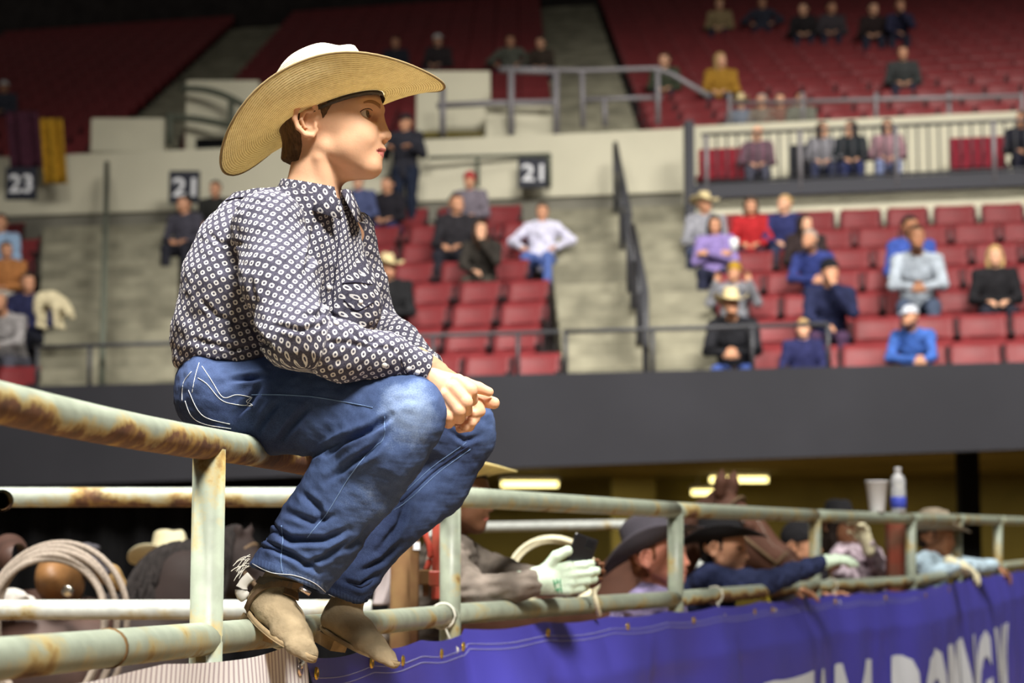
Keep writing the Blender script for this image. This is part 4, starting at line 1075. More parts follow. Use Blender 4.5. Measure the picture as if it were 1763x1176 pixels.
# ---- straw hat
def straw_material(name, c0, c1, trans=0.30):
    m = bpy.data.materials.new(name); m.use_nodes = True; N, L = nt(m); b = N['Principled BSDF']
    b.inputs['Roughness'].default_value = 0.75; b.inputs['Specular IOR Level'].default_value = 0.2
    tc = N.new('ShaderNodeTexCoord'); sp = N.new('ShaderNodeSeparateXYZ'); L.new(tc.outputs['UV'], sp.inputs[0])
    rg = math_n(N, L, 'SINE', math_n(N, L, 'MULTIPLY', sp.outputs['Y'], 2 * math.pi / 0.0048))
    cr = math_n(N, L, 'SINE', math_n(N, L, 'MULTIPLY', sp.outputs['X'], 2 * math.pi / 0.0075))
    no = N.new('ShaderNodeTexNoise'); no.inputs['Scale'].default_value = 90; L.new(tc.outputs['Object'], no.inputs['Vector'])
    h = math_n(N, L, 'MULTIPLY_ADD', rg, 0.28, math_n(N, L, 'MULTIPLY_ADD', math_n(N, L, 'MULTIPLY', cr, rg), 0.12, math_n(N, L, 'MULTIPLY_ADD', no.outputs['Fac'], 0.5, 0.25)))
    rp = N.new('ShaderNodeValToRGB'); e = rp.color_ramp.elements; e[0].position = 0.12; e[0].color = (*c0, 1); e[1].position = 0.75; e[1].color = (*c1, 1)
    L.new(h, rp.inputs[0]); L.new(rp.outputs[0], b.inputs['Base Color'])
    bp = N.new('ShaderNodeBump'); bp.inputs['Strength'].default_value = 0.5; bp.inputs['Distance'].default_value = 0.0015; L.new(h, bp.inputs['Height']); L.new(bp.outputs[0], b.inputs['Normal'])
    if trans > 0:
        tr = N.new('ShaderNodeBsdfTranslucent'); L.new(rp.outputs[0], tr.inputs[0]); mx = N.new('ShaderNodeMixShader'); mx.inputs[0].default_value = trans
        L.new(b.outputs[0], mx.inputs[1]); L.new(tr.outputs[0], mx.inputs[2]); L.new(mx.outputs[0], N['Material Output'].inputs[0])
    return m
M_STRAW = straw_material('woven_straw', lin((186, 166, 116)), lin((246, 234, 192)))
M_STRAWC = straw_material('straw_crown', lin((218, 204, 170)), lin((246, 238, 216)), 0.1)
def cowboy_brim(a_in, b_in, reach_f, reach_b, reach_s, curl, dip_f, dip_b, th, nphi=72, nr=16):
    V = []; uv = []; n = nr + 1
    for side in (0, 1):
        for i in range(nphi):
            ph = 2 * math.pi * i / nphi; c, s = math.cos(ph), math.sin(ph)
            bx, by = a_in * c, b_in * s
            rch = (reach_f if c > 0 else reach_b) * c * c + reach_s * s * s
            for j in range(n):
                t = j / nr
                ang = curl * (s * s) ** 1.3 * (0.25 + 0.75 * t)                 # side curl angle grows outward
                # integrate the curl so that length is kept
                m_ = 24; x = 0; z = 0
                tt = (np.arange(m_) + 0.5) / m_ * t
                an = curl * (s * s) ** 1.3 * np.minimum(1, 0.15 + 1.15 * tt)
                x = np.cos(an).sum() / m_ * t * rch; z = np.sin(an).sum() / m_ * t * rch
                z -= ((dip_f if c > 0 else dip_b) * c * c * abs(c)) * t ** 1.6
                V.append((bx + x * c, by + x * s, z + (th if side else 0))); uv.append((ph * 0.15, t * rch))
    Fc = []; B = nphi * n
    for i in range(nphi):
        k = (i + 1) % nphi
        for j in range(nr):
            a, b, c_, d = i * n + j, i * n + j + 1, k * n + j + 1, k * n + j
            Fc.append((d, c_, b, a)); Fc.append((B + a, B + b, B + c_, B + d))
        Fc.append((i * n + nr, k * n + nr, B + k * n + nr, B + i * n + nr)); Fc.append((k * n, i * n, B + i * n, B + k * n))
    rim = [Vector(V[i * n + nr]) + Vector((0, 0, th / 2)) for i in range(nphi)]
    return V, Fc, uv, rim
def cowboy_crown(a, b, H, nphi=64, crease=0.030, taper=0.80, pinch=0.16, back_drop=0.0):
    V = []; uv = []; rows = 14
    prof = [(0.0, 1.0)] + [(k / 9 * 0.86, 1 - (1 - taper) * (k / 9) ** 1.2) for k in range(1, 10)] + [(0.94, taper * 0.95), (0.985, taper * 0.86), (1.0, taper * 0.70), (0.99, taper * 0.45), (0.97, taper * 0.2)]
    for (h, q) in prof:
        for i in range(nphi):
            ph = 2 * math.pi * i / nphi; c, s = math.cos(ph), math.sin(ph)
            pz = h * H; px_ = a * q * c; py_ = b * q * s * (1 - 0.10 * h)
            pn = pinch * max(0, c) ** 2 * h * (1 if abs(s) > 0 else 0); py_ *= (1 - pn * 1.2)
            py_ *= 1 - 0.25 * h * math.exp(-((abs(c) - 0.75) / 0.2) ** 2) * (1 if c > 0 else 0)
            cw = math.exp(-(py_ / (0.42 * b)) ** 2)
            if h > 0.8: pz -= crease * cw * min(1, (h - 0.8) / 0.15) * (1 if h > 0.93 else 0.5)
            pz -= back_drop * max(0, -c) * h
            V.append((px_, py_, pz)); uv.append((ph * a, h * H + (1 - q) * a))
    n = nphi; Fc = []
    for j in range(len(prof) - 1):
        for i in range(n): k = (i + 1) % n; Fc.append((j * n + i, j * n + k, (j + 1) * n + k, (j + 1) * n + i))
    Fc.append(tuple((len(prof) - 1) * n + i for i in range(n)))
    return V, Fc, uv
tilt = math.radians(20)
hf = (B_f * math.cos(tilt) + B_u * math.sin(tilt)); hu = (B_u * math.cos(tilt) - B_f * math.sin(tilt)); hr = hu.cross(hf)
hO = Vector(L_(-16, 0, 28))
HM = Matrix.Translation(hO) @ Matrix((hf, hr, hu)).transposed().to_4x4()
sx = S_PX
HAT = empty('hat', (0, 0, 0)); HAT.parent = BOY; HAT.matrix_basis = to_parent(BOY) @ HM
HAT['label'] = 'pale straw cowboy hat'
V_, F_, uv_, rim = cowboy_brim(93 * sx, 73 * sx, 102 * sx, 122 * sx, 96 * sx, math.radians(52), 26 * sx, 30 * sx, 0.0022)
obj('brim', mesh_np('brim', V_, F_, uv=np.array(uv_)), M_STRAW, HAT, Matrix())
t = MB(); t.tube(rim, 0.0026, 6, closed=True); t.build('brim_binding', mat('straw_binding', lin((150, 130, 92)), 0.8), HAT, True, M=Matrix())
V_, F_, uv_ = cowboy_crown(92 * sx, 72 * sx, 116 * sx, crease=0.022)
obj('crown', mesh_np('crown', V_, F_, uv=np.array(uv_)), M_STRAWC, HAT, Matrix())
t = MB(); n = 48
for z0, z1, g in ((0.002, 0.02, 1.004),):
    Vb = []; Fb = []
    for i in range(n):
        a = 2 * math.pi * i / n
        for z, q in ((z0, g), (z1, g - 0.012)): Vb.append((92 * sx * q * math.cos(a) * 1.005, 72 * sx * q * math.sin(a) * 1.005, z))
    for i in range(n): k = (i + 1) % n; Fb.append((2 * i, 2 * k, 2 * k + 1, 2 * i + 1))
    t.add(Vb, Fb)
t.build('sweatband', mat('dark_sweatband', lin((60, 48, 36)), 0.8), HAT, True, M=Matrix.Translation((0, 0, -0.012)) @ Matrix.Scale(0.985, 4))
# ================================================================== FENCES
PM_RUST = pipe_mat('pipe_rusty', 0.54, 0.34)
PM_MID = pipe_mat('pipe_weathered', 0.36, 0.10)
PM_MID2 = pipe_mat('pipe_spotted', 0.44, 0.20, paint=(176, 184, 172)); PM_LIGHT = pipe_mat('pipe_pale', 0.32, 0.05)
PM_WHITE = pipe_mat('pipe_white', 0.34, 0.12, paint=(196, 200, 194))
PM_POST = pipe_mat('pipe_post', 0.30, 0.0, scale=9)
M_RUSTP = mat('rust_post', lin((88, 56, 38)), 0.9, 0.1, 0.2, col2=lin((112, 88, 56)), scale=7)
M_RED = mat('red_latch_paint', lin((178, 64, 52)), 0.5, 0, 0.4, col2=lin((140, 70, 50)), scale=14)
M_ROPEW = mat('cream_rope', lin((214, 206, 176)), 0.85, var=0.12, scale=120)
M_ROPEG = mat('grey_rope', lin((152, 140, 128)), 0.85, var=0.22, scale=160)
R0 = 0.030
def pipe(name, P, mt, parent, r=R0, seg=18, cap=True):
    t = MB(); t.tube(P, r, seg, cap=cap); return t.build(name, mt, parent, True)
TOPZ, LOWZ = 1.536, 1.186
p1 = Vector((-0.549, 3.61, 0)); p2 = Vector((-0.178, 5.71, 0)); dA = (p2 - p1).normalized()
def onA(t, z): q = p1 + (p2 - p1) * t; return Vector((q.x, q.y, z))
GA = empty('fence_panel', onA(0, 0), 0, 'rusty pipe fence panel the boy sits on, running toward the camera', 'fence')
pipe('top_rail', [onA(t, TOPZ + 0.004 * math.sin(t * 7)) for t in np.linspace(-1.05, 0.985, 24)], PM_RUST, GA)
pipe('lower_rail', [onA(t, LOWZ) for t in np.linspace(-1.05, 0.985, 24)], PM_MID, GA)
pipe('post', [onA(0, 0.02), onA(0, 0.5), onA(0, TOPZ - 0.01)], PM_POST, GA)
pipe('post', [onA(-0.985, 0.02), onA(-0.985, TOPZ - 0.01)], PM_POST, GA)
pipe('low_rail', [onA(-1.0, 0.62), onA(0.98, 0.62)], PM_MID, GA)
c = onA(-0.22, LOWZ); pipe('pipe_sleeve', [c - dA * 0.004, c + dA * 0.004], M_RUSTP, GA, R0 + 0.002)
t = MB(); V_, F_ = lathe([(0.031, 0), (0.043, 0.003), (0.040, 0.016), (0.031, 0.018)], 18); t.add(V_, F_)   # weld collar where the post meets the lower rail
# receding panels
posts = [(775, 5.71, 855, 1058), (1163, 7.6, 878, 1031), (1403, 9.8, 888, 1010), (1568, 11.0, 893, 1001), (1648, 12.4, 894, 987), (1718, 14.2, 896, 976), (1790, 16.2, 898, 968)]
def xz(px, D, py): return at(px, py, D)
FB = []
for (a, D, yt, yl) in posts: FB.append((xz(a, D, yt), xz(a, D, yl)))
GB = empty('fence_panel', (FB[0][0].x, FB[0][0].y, 0), 0, 'long pale pipe fence behind the blue banner with men leaning on it', 'fence')
for i in range(len(FB) - 1):
    a, b = FB[i], FB[i + 1]
    pipe('top_rail', [a[0].lerp(b[0], t) for t in np.linspace(-0.004 if i else -0.02, 1, 8)], PM_MID, GB)
    pipe('lower_rail', [a[1].lerp(b[1], t) for t in np.linspace(-0.004 if i else -0.02, 1, 8)], (PM_LIGHT, PM_RUST, PM_RUST, PM_MID, PM_MID, PM_MID)[i], GB)
for (a, b) in FB: pipe('post', [Vector((b.x, b.y, 0.02)), Vector((b.x, b.y, b.z)), Vector((a.x, a.y, a.z - 0.012))], PM_POST if a is FB[0][0] else PM_LIGHT, GB)
for i in range(len(FB) - 1): pipe('low_rail', [Vector((FB[i][1].x, FB[i][1].y, 0.6)), Vector((FB[i + 1][1].x, FB[i + 1][1].y, 0.6))], PM_LIGHT, GB)
def onB(s):                       # station along the receding fence, in posts
    i = max(0, min(len(FB) - 2, int(math.floor(s)))); return FB[i][1].lerp(FB[i + 1][1], s - i)
# cross panel behind
GC = empty('fence_panel', (-1.6, 6.05, 0), 0, 'pale pipe panel with rust spots crossing behind the horse saddle', 'fence')
pipe('top_rail', [at(x, 856, 6.05) for x in np.linspace(-260, 700, 16)], PM_MID2, GC); pipe('lower_rail', [at(x, 1050, 6.05) for x in np.linspace(-260, 640, 16)], PM_WHITE, GC)
pipe('post', [Vector((at(-240, 900, 6.05).x, 6.05, 0.02)), at(-240, 858, 6.05)], PM_POST, GC); q = at(690, 900, 6.05); pipe('post', [Vector((q.x, 6.05, 0.02)), at(690, 860, 6.05)], M_RUSTP, GC)
GD = empty('fence_panel', (0.5, 13.5, 0), 0, 'distant white pipe rail behind the phone user and the horses', 'fence')
pipe('top_rail', [at(x, 907 - (x - 840) * 0.016, 13.5) for x in np.linspace(720, 1215, 10)], PM_WHITE, GD, 0.031)
for x in (740, 1205): q = at(x, 907, 13.5); pipe('post', [Vector((q.x, 13.5, 0.02)), Vector((q.x, 13.5, q.z))], PM_WHITE, GD, 0.031)
# open pipe end at the picture edge
g = empty('pipe_stub', at(4, 862, 5.2), 0, 'open ended pipe stub beside the near top rail', 'pipe')
a = at(4, 862, 5.2); bk = at(-45, 861, 5.9); dd = (bk - a).normalized()
V_ = []; F_ = []
t = MB(); t.tube([a, bk], 0.029, 18, cap=False); t.tube([a + dd * 0.0, a + dd * 0.1], 0.024, 18, cap=False); t.build('tube', PM_RUST, g, True)
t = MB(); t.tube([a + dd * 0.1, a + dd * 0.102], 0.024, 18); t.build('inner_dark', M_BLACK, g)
pipe('post', [Vector((bk.x, bk.y, 0.02)), Vector((bk.x, bk.y, bk.z))], PM_POST, g)
# rusted gate post with red latch behind the corner
q = at(706, 960, 6.25); 
g = empty('gate_post', (q.x, q.y, 0), 0, 'brown rusted square gate post beside the red latch', 'post')
t = MB(); zt = at(706, 880, 6.25).z; t.box((q.x, q.y, zt / 2), (0.028, 0.03, zt / 2), bev=0.004); t.build('post', M_RUSTP, g)
t = MB(); t.box((q.x + 0.022, q.y - 0.032, at(700, 940, 6.2).z), (0.010, 0.002, 0.012)); t.build('paint_flake', M_WHITE, g)
g = empty('gate_latch', at(748, 960, 5.95), 0, 'red painted steel latch with a curved handle at the corner post', 'latch')
t = MB(); a = at(752, 885, 5.95); b = at(752, 1032, 5.95); t.box(((a.x + b.x) / 2, 5.95, (a.z + b.z) / 2), (0.014, 0.02, (a.z - b.z) / 2), bev=0.003); t.build('latch_bar', M_RED, g)
t = MB(); t.tube(smooth_poly([at(733, 900, 5.9), at(733, 922, 5.9), at(739, 940, 5.9), at(741, 960, 5.9), at(734, 982, 5.9)], 5), 0.009, 8, flat=0.7); t.build('latch_handle', M_RED, g, True)
t = MB(); t.box(at(734, 994, 5.9), (0.022, 0.02, 0.022), bev=0.003); t.box(at(733, 1016, 5.9), (0.008, 0.012, 0.018)); t.build('latch_block', M_RUSTP, g)
t = MB(); t.box(at(748, 996, 5.88), (0.016, 0.016, 0.022), bev=0.003); t.build('latch_plate', M_RED, g)
# red post by the far corner
a = at(1541, 895, 11.15); b = at(1541, 1000, 11.15)
g = empty('gate_post', (a.x, a.y, 0), 0, 'red rusty gate post under the cup and bottle', 'post')
t = MB(); t.box((a.x, a.y, (a.z + 0.04) / 2), (0.05, 0.05, (a.z + 0.04) / 2), bev=0.006); t.build('post', mat('dull_red_paint', lin((140, 66, 48)), 0.7, col2=lin((120, 84, 66)), scale=9), g)
a = at(1590, 890, 10.9)
# ------------------------------------------------------------------ ties on the rails
def ring_tie(c, d, r, mt, label, tail=None, rr=0.0035, name='tie', cat='tie'):
    d = Vector(d).normalized(); e1 = d.cross(Vector((0, 0, 1))).normalized(); e2 = e1.cross(d)
    t = MB(); P = [Vector(c) + (e1 * math.cos(a) + e2 * math.sin(a)) * r + d * 0.006 * math.sin(a) for a in np.linspace(0, 2 * math.pi, 22)[:-1]]
    t.tube(P, rr, 6, closed=True)
    if tail: t.tube(tail, rr, 6)
    return tag(t.build(name, mt, None, True), label, cat)
M_ZIP = mat('pale_cord', lin((206, 204, 190)), 0.6); M_YEL = mat('yellow_cord', lin((206, 186, 60)), 0.7)
# ------------------------------------------------------------------ blue banner on the receding fence
def vinyl(name, col, scale):
    m = mat(name, lin(col), 0.42, 0, 0.45, var=0.07, scale=scale); return m
M_BLUE = vinyl('blue_vinyl', (70, 66, 164), 2.0)
M_LET = mat('white_letter_print', lin((214, 218, 226)), 0.5, 0, 0.3)
def bpos(u, v):
    """u in posts from -0.44 (on the near panel) to 6, v from 0 top to 1 bottom"""
    if u < 0:
        q = onA(1 + u * 0.86, LOWZ); n = Vector((dA.y, -dA.x, 0))
        tdir = dA
    else:
        q = onB(u); q2 = onB(min(u + 0.3, 5.99)); tdir = (q2 - q); tdir.z = 0; tdir = tdir.normalized() if tdir.length > 1e-6 else dA; n = Vector((tdir.y, -tdir.x, 0))
    s = u * 2.1
    sag = 0.018 * abs(math.sin(s * math.pi / 0.62)) ** 1.0
    top = q.z - 0.040 - sag * 0.6 - (0.012 if u < 0 else 0)
    z = top - v * 1.08
    w1 = 0.5 + 0.5 * math.tanh((v - 0.02) * 14)
    # tension folds falling from the ties, and slow billows
    f = 0.030 * math.sin(s * 2.1 + 1.3 * v) + 0.020 * math.sin(s * 5.3 + 2.6 * v + 0.6) * (0.4 + v) + 0.012 * math.sin(s * 11.0 - 4.0 * v)
    f += 0.016 * math.sin((s - 0.55 * v) * 8.7) * math.exp(-v * 1.2)
    for sc in (0.5, 1.55, 2.6, 3.9, 5.2, 6.4):
        x = s - sc - 0.62 * v; f -= 0.030 * math.exp(-(x / 0.07) ** 2) * math.sin(min(1, v * 2.2) * math.pi / 2) * math.exp(-v * 1.1)
        x2 = s - sc - 0.1 + 0.25 * v; f += 0.014 * math.exp(-(x2 / 0.05) ** 2) * math.exp(-v * 1.5)
    f *= (0.15 + 0.85 * min(1, v * 4.5)) * (1.0 if u < 1.1 else max(0.42, 1 - (u - 1.1) * 2.0))
    return Vector((q.x, q.y, 0)) + n * (0.040 + 0.040 * min(1, v * 6) + f * w1) + Vector((0, 0, z))
def cloth_sheet(name, fn, nu, nv, us, vs, mt, parent, th=0.0012):
    V = []; uv = []
    for i in range(nu + 1):
        for j in range(nv + 1):
            V.append(fn(us[0] + (us[1] - us[0]) * i / nu, vs[0] + (vs[1] - vs[0]) * j / nv)); uv.append((i / nu * (us[1] - us[0]), j / nv))
    Fc = np.array([(i * (nv + 1) + j, i * (nv + 1) + j + 1, (i + 1) * (nv + 1) + j + 1, (i + 1) * (nv + 1) + j) for i in range(nu) for j in range(nv)])
    return obj(name, mesh_np(name, np.array([tuple(v) for v in V]), Fc, uv=np.array(uv)), mt, parent)
BAN = empty('banner', (0, 0, 0), 0, 'blue vinyl banner with white lettering tied along the lower rail', 'banner')
cloth_sheet('vinyl_sheet', bpos, 420, 60, (-0.885, 5.9), (0, 1), M_BLUE, BAN)
for v in (0.038, 0.052):
    t = MB(); t.tube([bpos(u, v) + Vector((0, -0.002, 0.0)) for u in np.linspace(-0.875, 3.0, 190)], 0.0011, 5); t.build('hem_stitching', mat('pale_thread', lin((150, 150, 190)), 0.8), BAN, True)
t = MB(); t.tube([bpos(-0.878, v) + Vector((0, -0.002, 0.0)) for v in np.linspace(0.03, 1, 30)], 0.0011, 5); t.build('hem_stitching', MATS['pale_thread'], BAN, True)
M_BRASS = mat('brass', lin((206, 172, 70)), 0.35, 0.9)
def eyelet(u, v=0.03):
    c = bpos(u, v); du = (bpos(u + 0.01, v) - bpos(u - 0.01, v)).normalized(); n = Vector((du.y, -du.x, 0)).normalized()
    V_, F_ = lathe([(0.006, 0.001), (0.0075, 0.004), (0.012, 0.004), (0.014, 0.0), ], 14)
    M = Matrix.Translation(c + n * 0.002) @ n.to_track_quat('Z', 'Y').to_matrix().to_4x4()
    obj('eyelet', mesh_np('eyelet', V_, F_), M_BRASS, BAN, M)
EYE_U = (-0.86, -0.6, -0.42, -0.18, -0.02, 0.30, 0.665, 1.04, 1.42, 1.55, 2.1, 2.62, 3.1, 3.6, 4.2, 5.0)
for u in EYE_U: eyelet(u)
# lettering, laid on the cloth
def lettering(txt, u0, u1, v0, v1):
    me = text_mesh(txt, 1.0, 0.0, 0.045, spacing=1.0)
    bm = bmesh.new(); bm.from_mesh(me); bmesh.ops.triangulate(bm, faces=bm.faces)
    for _ in range(6):
        ed = [e for e in bm.edges if e.calc_length() > 0.045]
        if ed: bmesh.ops.subdivide_edges(bm, edges=ed, cuts=1); bmesh.ops.triangulate(bm, faces=[f for f in bm.faces if len(f.verts) > 3])
    xs = [v.co.x for v in bm.verts]; ys = [v.co.y for v in bm.verts]; xa, xb, ya_, yb = min(xs), max(xs), min(ys), max(ys)
    for v in bm.verts:
        fx = (v.co.x - xa) / (xb - xa); fy = (v.co.y - ya_) / (yb - ya_)
        # equal letter widths along the fence: convert metres to posts
        u = s2u(u2s(u0) + (u2s(u1) - u2s(u0)) * fx); vv = v1 + (v0 - v1) * fy
        p = bpos(u, vv); p2 = bpos(u + 0.01, vv); d = (p2 - p); n = Vector((d.y, -d.x, 0)).normalized(); v.co = p + n * 0.006
    me2 = bpy.data.meshes.new('lettering'); bm.to_mesh(me2); bm.free(); return me2
cumL = [0.0]
for i in range(len(FB) - 1): cumL.append(cumL[-1] + (FB[i + 1][1] - FB[i][1]).length)
def u2s(u): i = max(0, min(len(FB) - 2, int(math.floor(u)))); return cumL[i] + (cumL[i + 1] - cumL[i]) * (u - i)
def s2u(s):
    for i in range(len(FB) - 1):
        if s <= cumL[i + 1] or i == len(FB) - 2: return i + (s - cumL[i]) / (cumL[i + 1] - cumL[i])
o = obj('lettering', lettering('TEAM ROPING.W', 1.42, 4.92, 0.30, 0.95), M_LET, BAN)
for (u, mt, lab, tl) in ((-0.05, M_ZIP, 'pale cord looped round the lower rail beside the corner post', 0.05), (1.58, M_YEL, 'yellow cord tied round the rusty lower rail by the navy shirt', 0.05), (2.15, M_ZIP, 'pale twine tied round the lower rail below the pink shirt', 0.04), (1.23, M_ZIP, 'thin clear tie round the rusty lower rail near the shouting man', 0.02)):
    c = onA(1 + u * 0.86, LOWZ) if u < 0 else onB(u); q = onB(u + 0.1) - onB(u) if u > 0 else dA
    e = bpos(u, 0.03); ring_tie(c, q, R0 + 0.005, mt, lab, [c + Vector((0.0, -0.034, -0.012)), (c + e) / 2 + Vector((0, -0.02, -0.02)), e + Vector((0, -0.004, 0.0)), e + Vector((-0.01, -0.006, -tl))])
# ------------------------------------------------------------------ striped cloth under the near rail
def striped():
    m = bpy.data.materials.new('striped_cloth'); m.use_nodes = True; N, L = nt(m); b = N['Principled BSDF']; b.inputs['Roughness'].default_value = 0.8
    tc = N.new('ShaderNodeTexCoord'); sp = N.new('ShaderNodeSeparateXYZ'); L.new(tc.outputs['UV'], sp.inputs[0])
    fr = math_n(N, L, 'FRACT', math_n(N, L, 'MULTIPLY', sp.outputs['X'], 118.0)); k = math_n(N, L, 'GREATER_THAN', fr, 0.62)
    mx = N.new('ShaderNodeMixRGB'); L.new(k, mx.inputs[0]); mx.inputs[1].default_value = (*lin((226, 220, 218)), 1); mx.inputs[2].default_value = (*lin((176, 162, 166)), 1)
    L.new(mx.outputs[0], b.inputs['Base Color']); return m
def spos(u, v):
    t = -1.0 + u * 1.215                                  # gathers toward the end eyelet
    t = t + 0.0 * v
    q = onA(t, LOWZ); n = Vector((dA.y, -dA.x, 0)); s = t * 2.1
    g = max(0, (u - 0.72) / 0.28)
    top = LOWZ - 0.030 - 0.012 * abs(math.sin(u * 9.0)) + 0.020 * g * g
    f = 0.022 * math.sin(s * 6 + v) + 0.012 * math.sin(s * 17 + 2 * v) + 0.02 * math.sin(s * 3.1)
    f *= min(1, 0.2 + v * 3)
    q = q - dA * (0.16 * v * g)                          # edge slants back below the eyelet
    return Vector((q.x, q.y, top - v * 1.0)) + n * (0.046 + f + 0.03 * v)
SG = empty('striped_cloth', (0, 0, 0), 0, 'white cloth with thin grey stripes hanging from the near lower rail', 'cloth')
cloth_sheet('sheet', spos, 160, 40, (0, 1), (0, 1), striped(), SG)
c = spos(0.975, 0.05); V_, F_ = lathe([(0.006, 0.001), (0.0075, 0.004), (0.012, 0.004), (0.014, 0.0)], 14); n = Vector((dA.y, -dA.x, 0))
obj('eyelet', mesh_np('eyelet', V_, F_), mat('bright_metal', lin((200, 196, 188)), 0.3, 1.0), SG, to_parent(SG) @ Matrix.Translation(c + n * 0.003) @ n.to_track_quat('Z', 'Y').to_matrix().to_4x4())
ring_tie(onA(0.225, LOWZ), dA, R0 + 0.004, M_ZIP, 'white string tying the striped cloth to the rail under the boot', [onA(0.225, LOWZ) + Vector((0.02, -0.03, -0.02)), c + Vector((0.01, -0.008, 0.012)), c])
# ------------------------------------------------------------------ cup, bottle and cloth on the far top rail
tr = lambda x: FB[3][0].lerp(FB[2][0], (1568 - x) / (1568 - 1403.0))
a = at(1506, 866, 10.6)
q = tr(1506); sc = q.y / F
CUP = empty('cup', (q.x, q.y, q.z + R0), 0, 'white foam drinking cup standing on the far top rail', 'cup')
V_, F_ = lathe([(0.0, 0.002), (0.038, 0.0), (0.040, 0.004), (0.058, 0.156), (0.061, 0.158), (0.061, 0.163), (0.057, 0.163), (0.037, 0.01), (0.0, 0.008)], 24)
obj('cup_wall', mesh_np('cup_wall', V_, F_), mat('white_foam', lin((238, 238, 242)), 0.7), CUP)
q2 = tr(1545)
BOT = empty('bottle', (q2.x, q2.y, q2.z + R0), 0, 'clear plastic water bottle with blue label beside the foam cup', 'bottle')
mB = bpy.data.materials.new('bottle_plastic'); mB.use_nodes = True; b_ = mB.node_tree.nodes['Principled BSDF']; b_.inputs['Base Color'].default_value = (0.86, 0.88, 0.92, 1); b_.inputs['Roughness'].default_value = 0.12; b_.inputs['Transmission Weight'].default_value = 0.55; b_.inputs['IOR'].default_value = 1.3
V_, F_ = lathe([(0.0, 0.0), (0.036, 0.002), (0.040, 0.01), (0.038, 0.03), (0.041, 0.05), (0.041, 0.12), (0.039, 0.14), (0.041, 0.155), (0.040, 0.175), (0.030, 0.20), (0.016, 0.215), (0.016, 0.228), (0.0, 0.228)], 24)
obj('bottle_body', mesh_np('bottle_body', V_, F_), mB, BOT)
V_, F_ = lathe([(0.0415, 0.025), (0.0425, 0.026), (0.0425, 0.085), (0.0415, 0.086)], 24); obj('bottle_label', mesh_np('bottle_label', V_, F_), mat('blue_label', lin((70, 84, 190)), 0.4), BOT)
V_, F_ = lathe([(0.0, 0.245), (0.017, 0.244), (0.019, 0.24), (0.019, 0.224), (0.0, 0.224)], 18); obj('bottle_cap', mesh_np('bottle_cap', V_, F_), M_WHITE, BOT)
# ================================================================== PEOPLE: templates and figures
HS = 0.00108                                    # metres per head unit for a grown-up
M_EYE = mat('dark_eye', (0.02, 0.016, 0.014), 0.2, 0, 0.5); M_LIPA = mat('lips', lin((170, 96, 88)), 0.5)
SKINS = [mat('skin_%d' % i, lin(c), 0.5, 0, 0.3, var=0.06, scale=12, sss=0.06) for i, c in enumerate(((224, 172, 140), (204, 150, 118), (164, 114, 84), (106, 72, 52), (212, 142, 120)))]
def Rz(a): return np.array(((math.cos(a), -math.sin(a), 0), (math.sin(a), math.cos(a), 0), (0, 0, 1)))
def hand(fd, W, d, n, side, s=1.0, curl=0.5, thumb=0.4, k=0.004, infl=0.0):
    """palm, four fingers of unequal length bent toward n, and a thumb leaving the side of the palm"""
    W = np.array(W, float); d = np.array(d, float); d /= np.linalg.norm(d); n = np.array(n, float); n -= d * np.dot(n, d); n /= np.linalg.norm(n)
    sd = np.cross(d, n) * side; s_ = s
    for q, ln in ((0.028, 0.078), (0.010, 0.084), (-0.009, 0.080), (-0.026, 0.070)):
        fd.cap(W + sd * q * 0.6 * s_, W + (d * ln + sd * q) * s_, 0.0125 * s_ + infl, 0.0115 * s_ + infl, k * 2)
    for q, ln, seg in ((0.028, 0.078, (0.040, 0.025, 0.018)), (0.010, 0.084, (0.045, 0.029, 0.020)), (-0.009, 0.080, (0.042, 0.027, 0.019)), (-0.026, 0.070, (0.033, 0.020, 0.016))):
        p = W + (d * ln + sd * q) * s_; a = 0; r = 0.0095
        for i, L_s in enumerate(seg):
            a += curl * (0.8, 1.0, 0.6)[i]; dr = d * math.cos(a) + n * math.sin(a); p2 = p + dr * L_s * s_
            fd.cap(p, p2, r * s_ + infl, (r - 0.0012) * s_ + infl, k); p = p2; r -= 0.0012
    p = W + (d * 0.022 + sd * 0.024) * s_; dr = d * 0.62 + sd * 0.72 + n * thumb; dr /= np.linalg.norm(dr); p2 = p + dr * 0.042 * s_
    fd.cap(W + d * 0.01 * s_, p, 0.014 * s_ + infl, 0.013 * s_ + infl, k * 2); fd.cap(p, p2, 0.0125 * s_ + infl, 0.011 * s_ + infl, k)
    dr2 = d * 0.85 + sd * 0.35 + n * (thumb + 0.2); dr2 /= np.linalg.norm(dr2); fd.cap(p2, p2 + dr2 * 0.030 * s_, 0.0105 * s_ + infl, 0.0095 * s_ + infl, k)

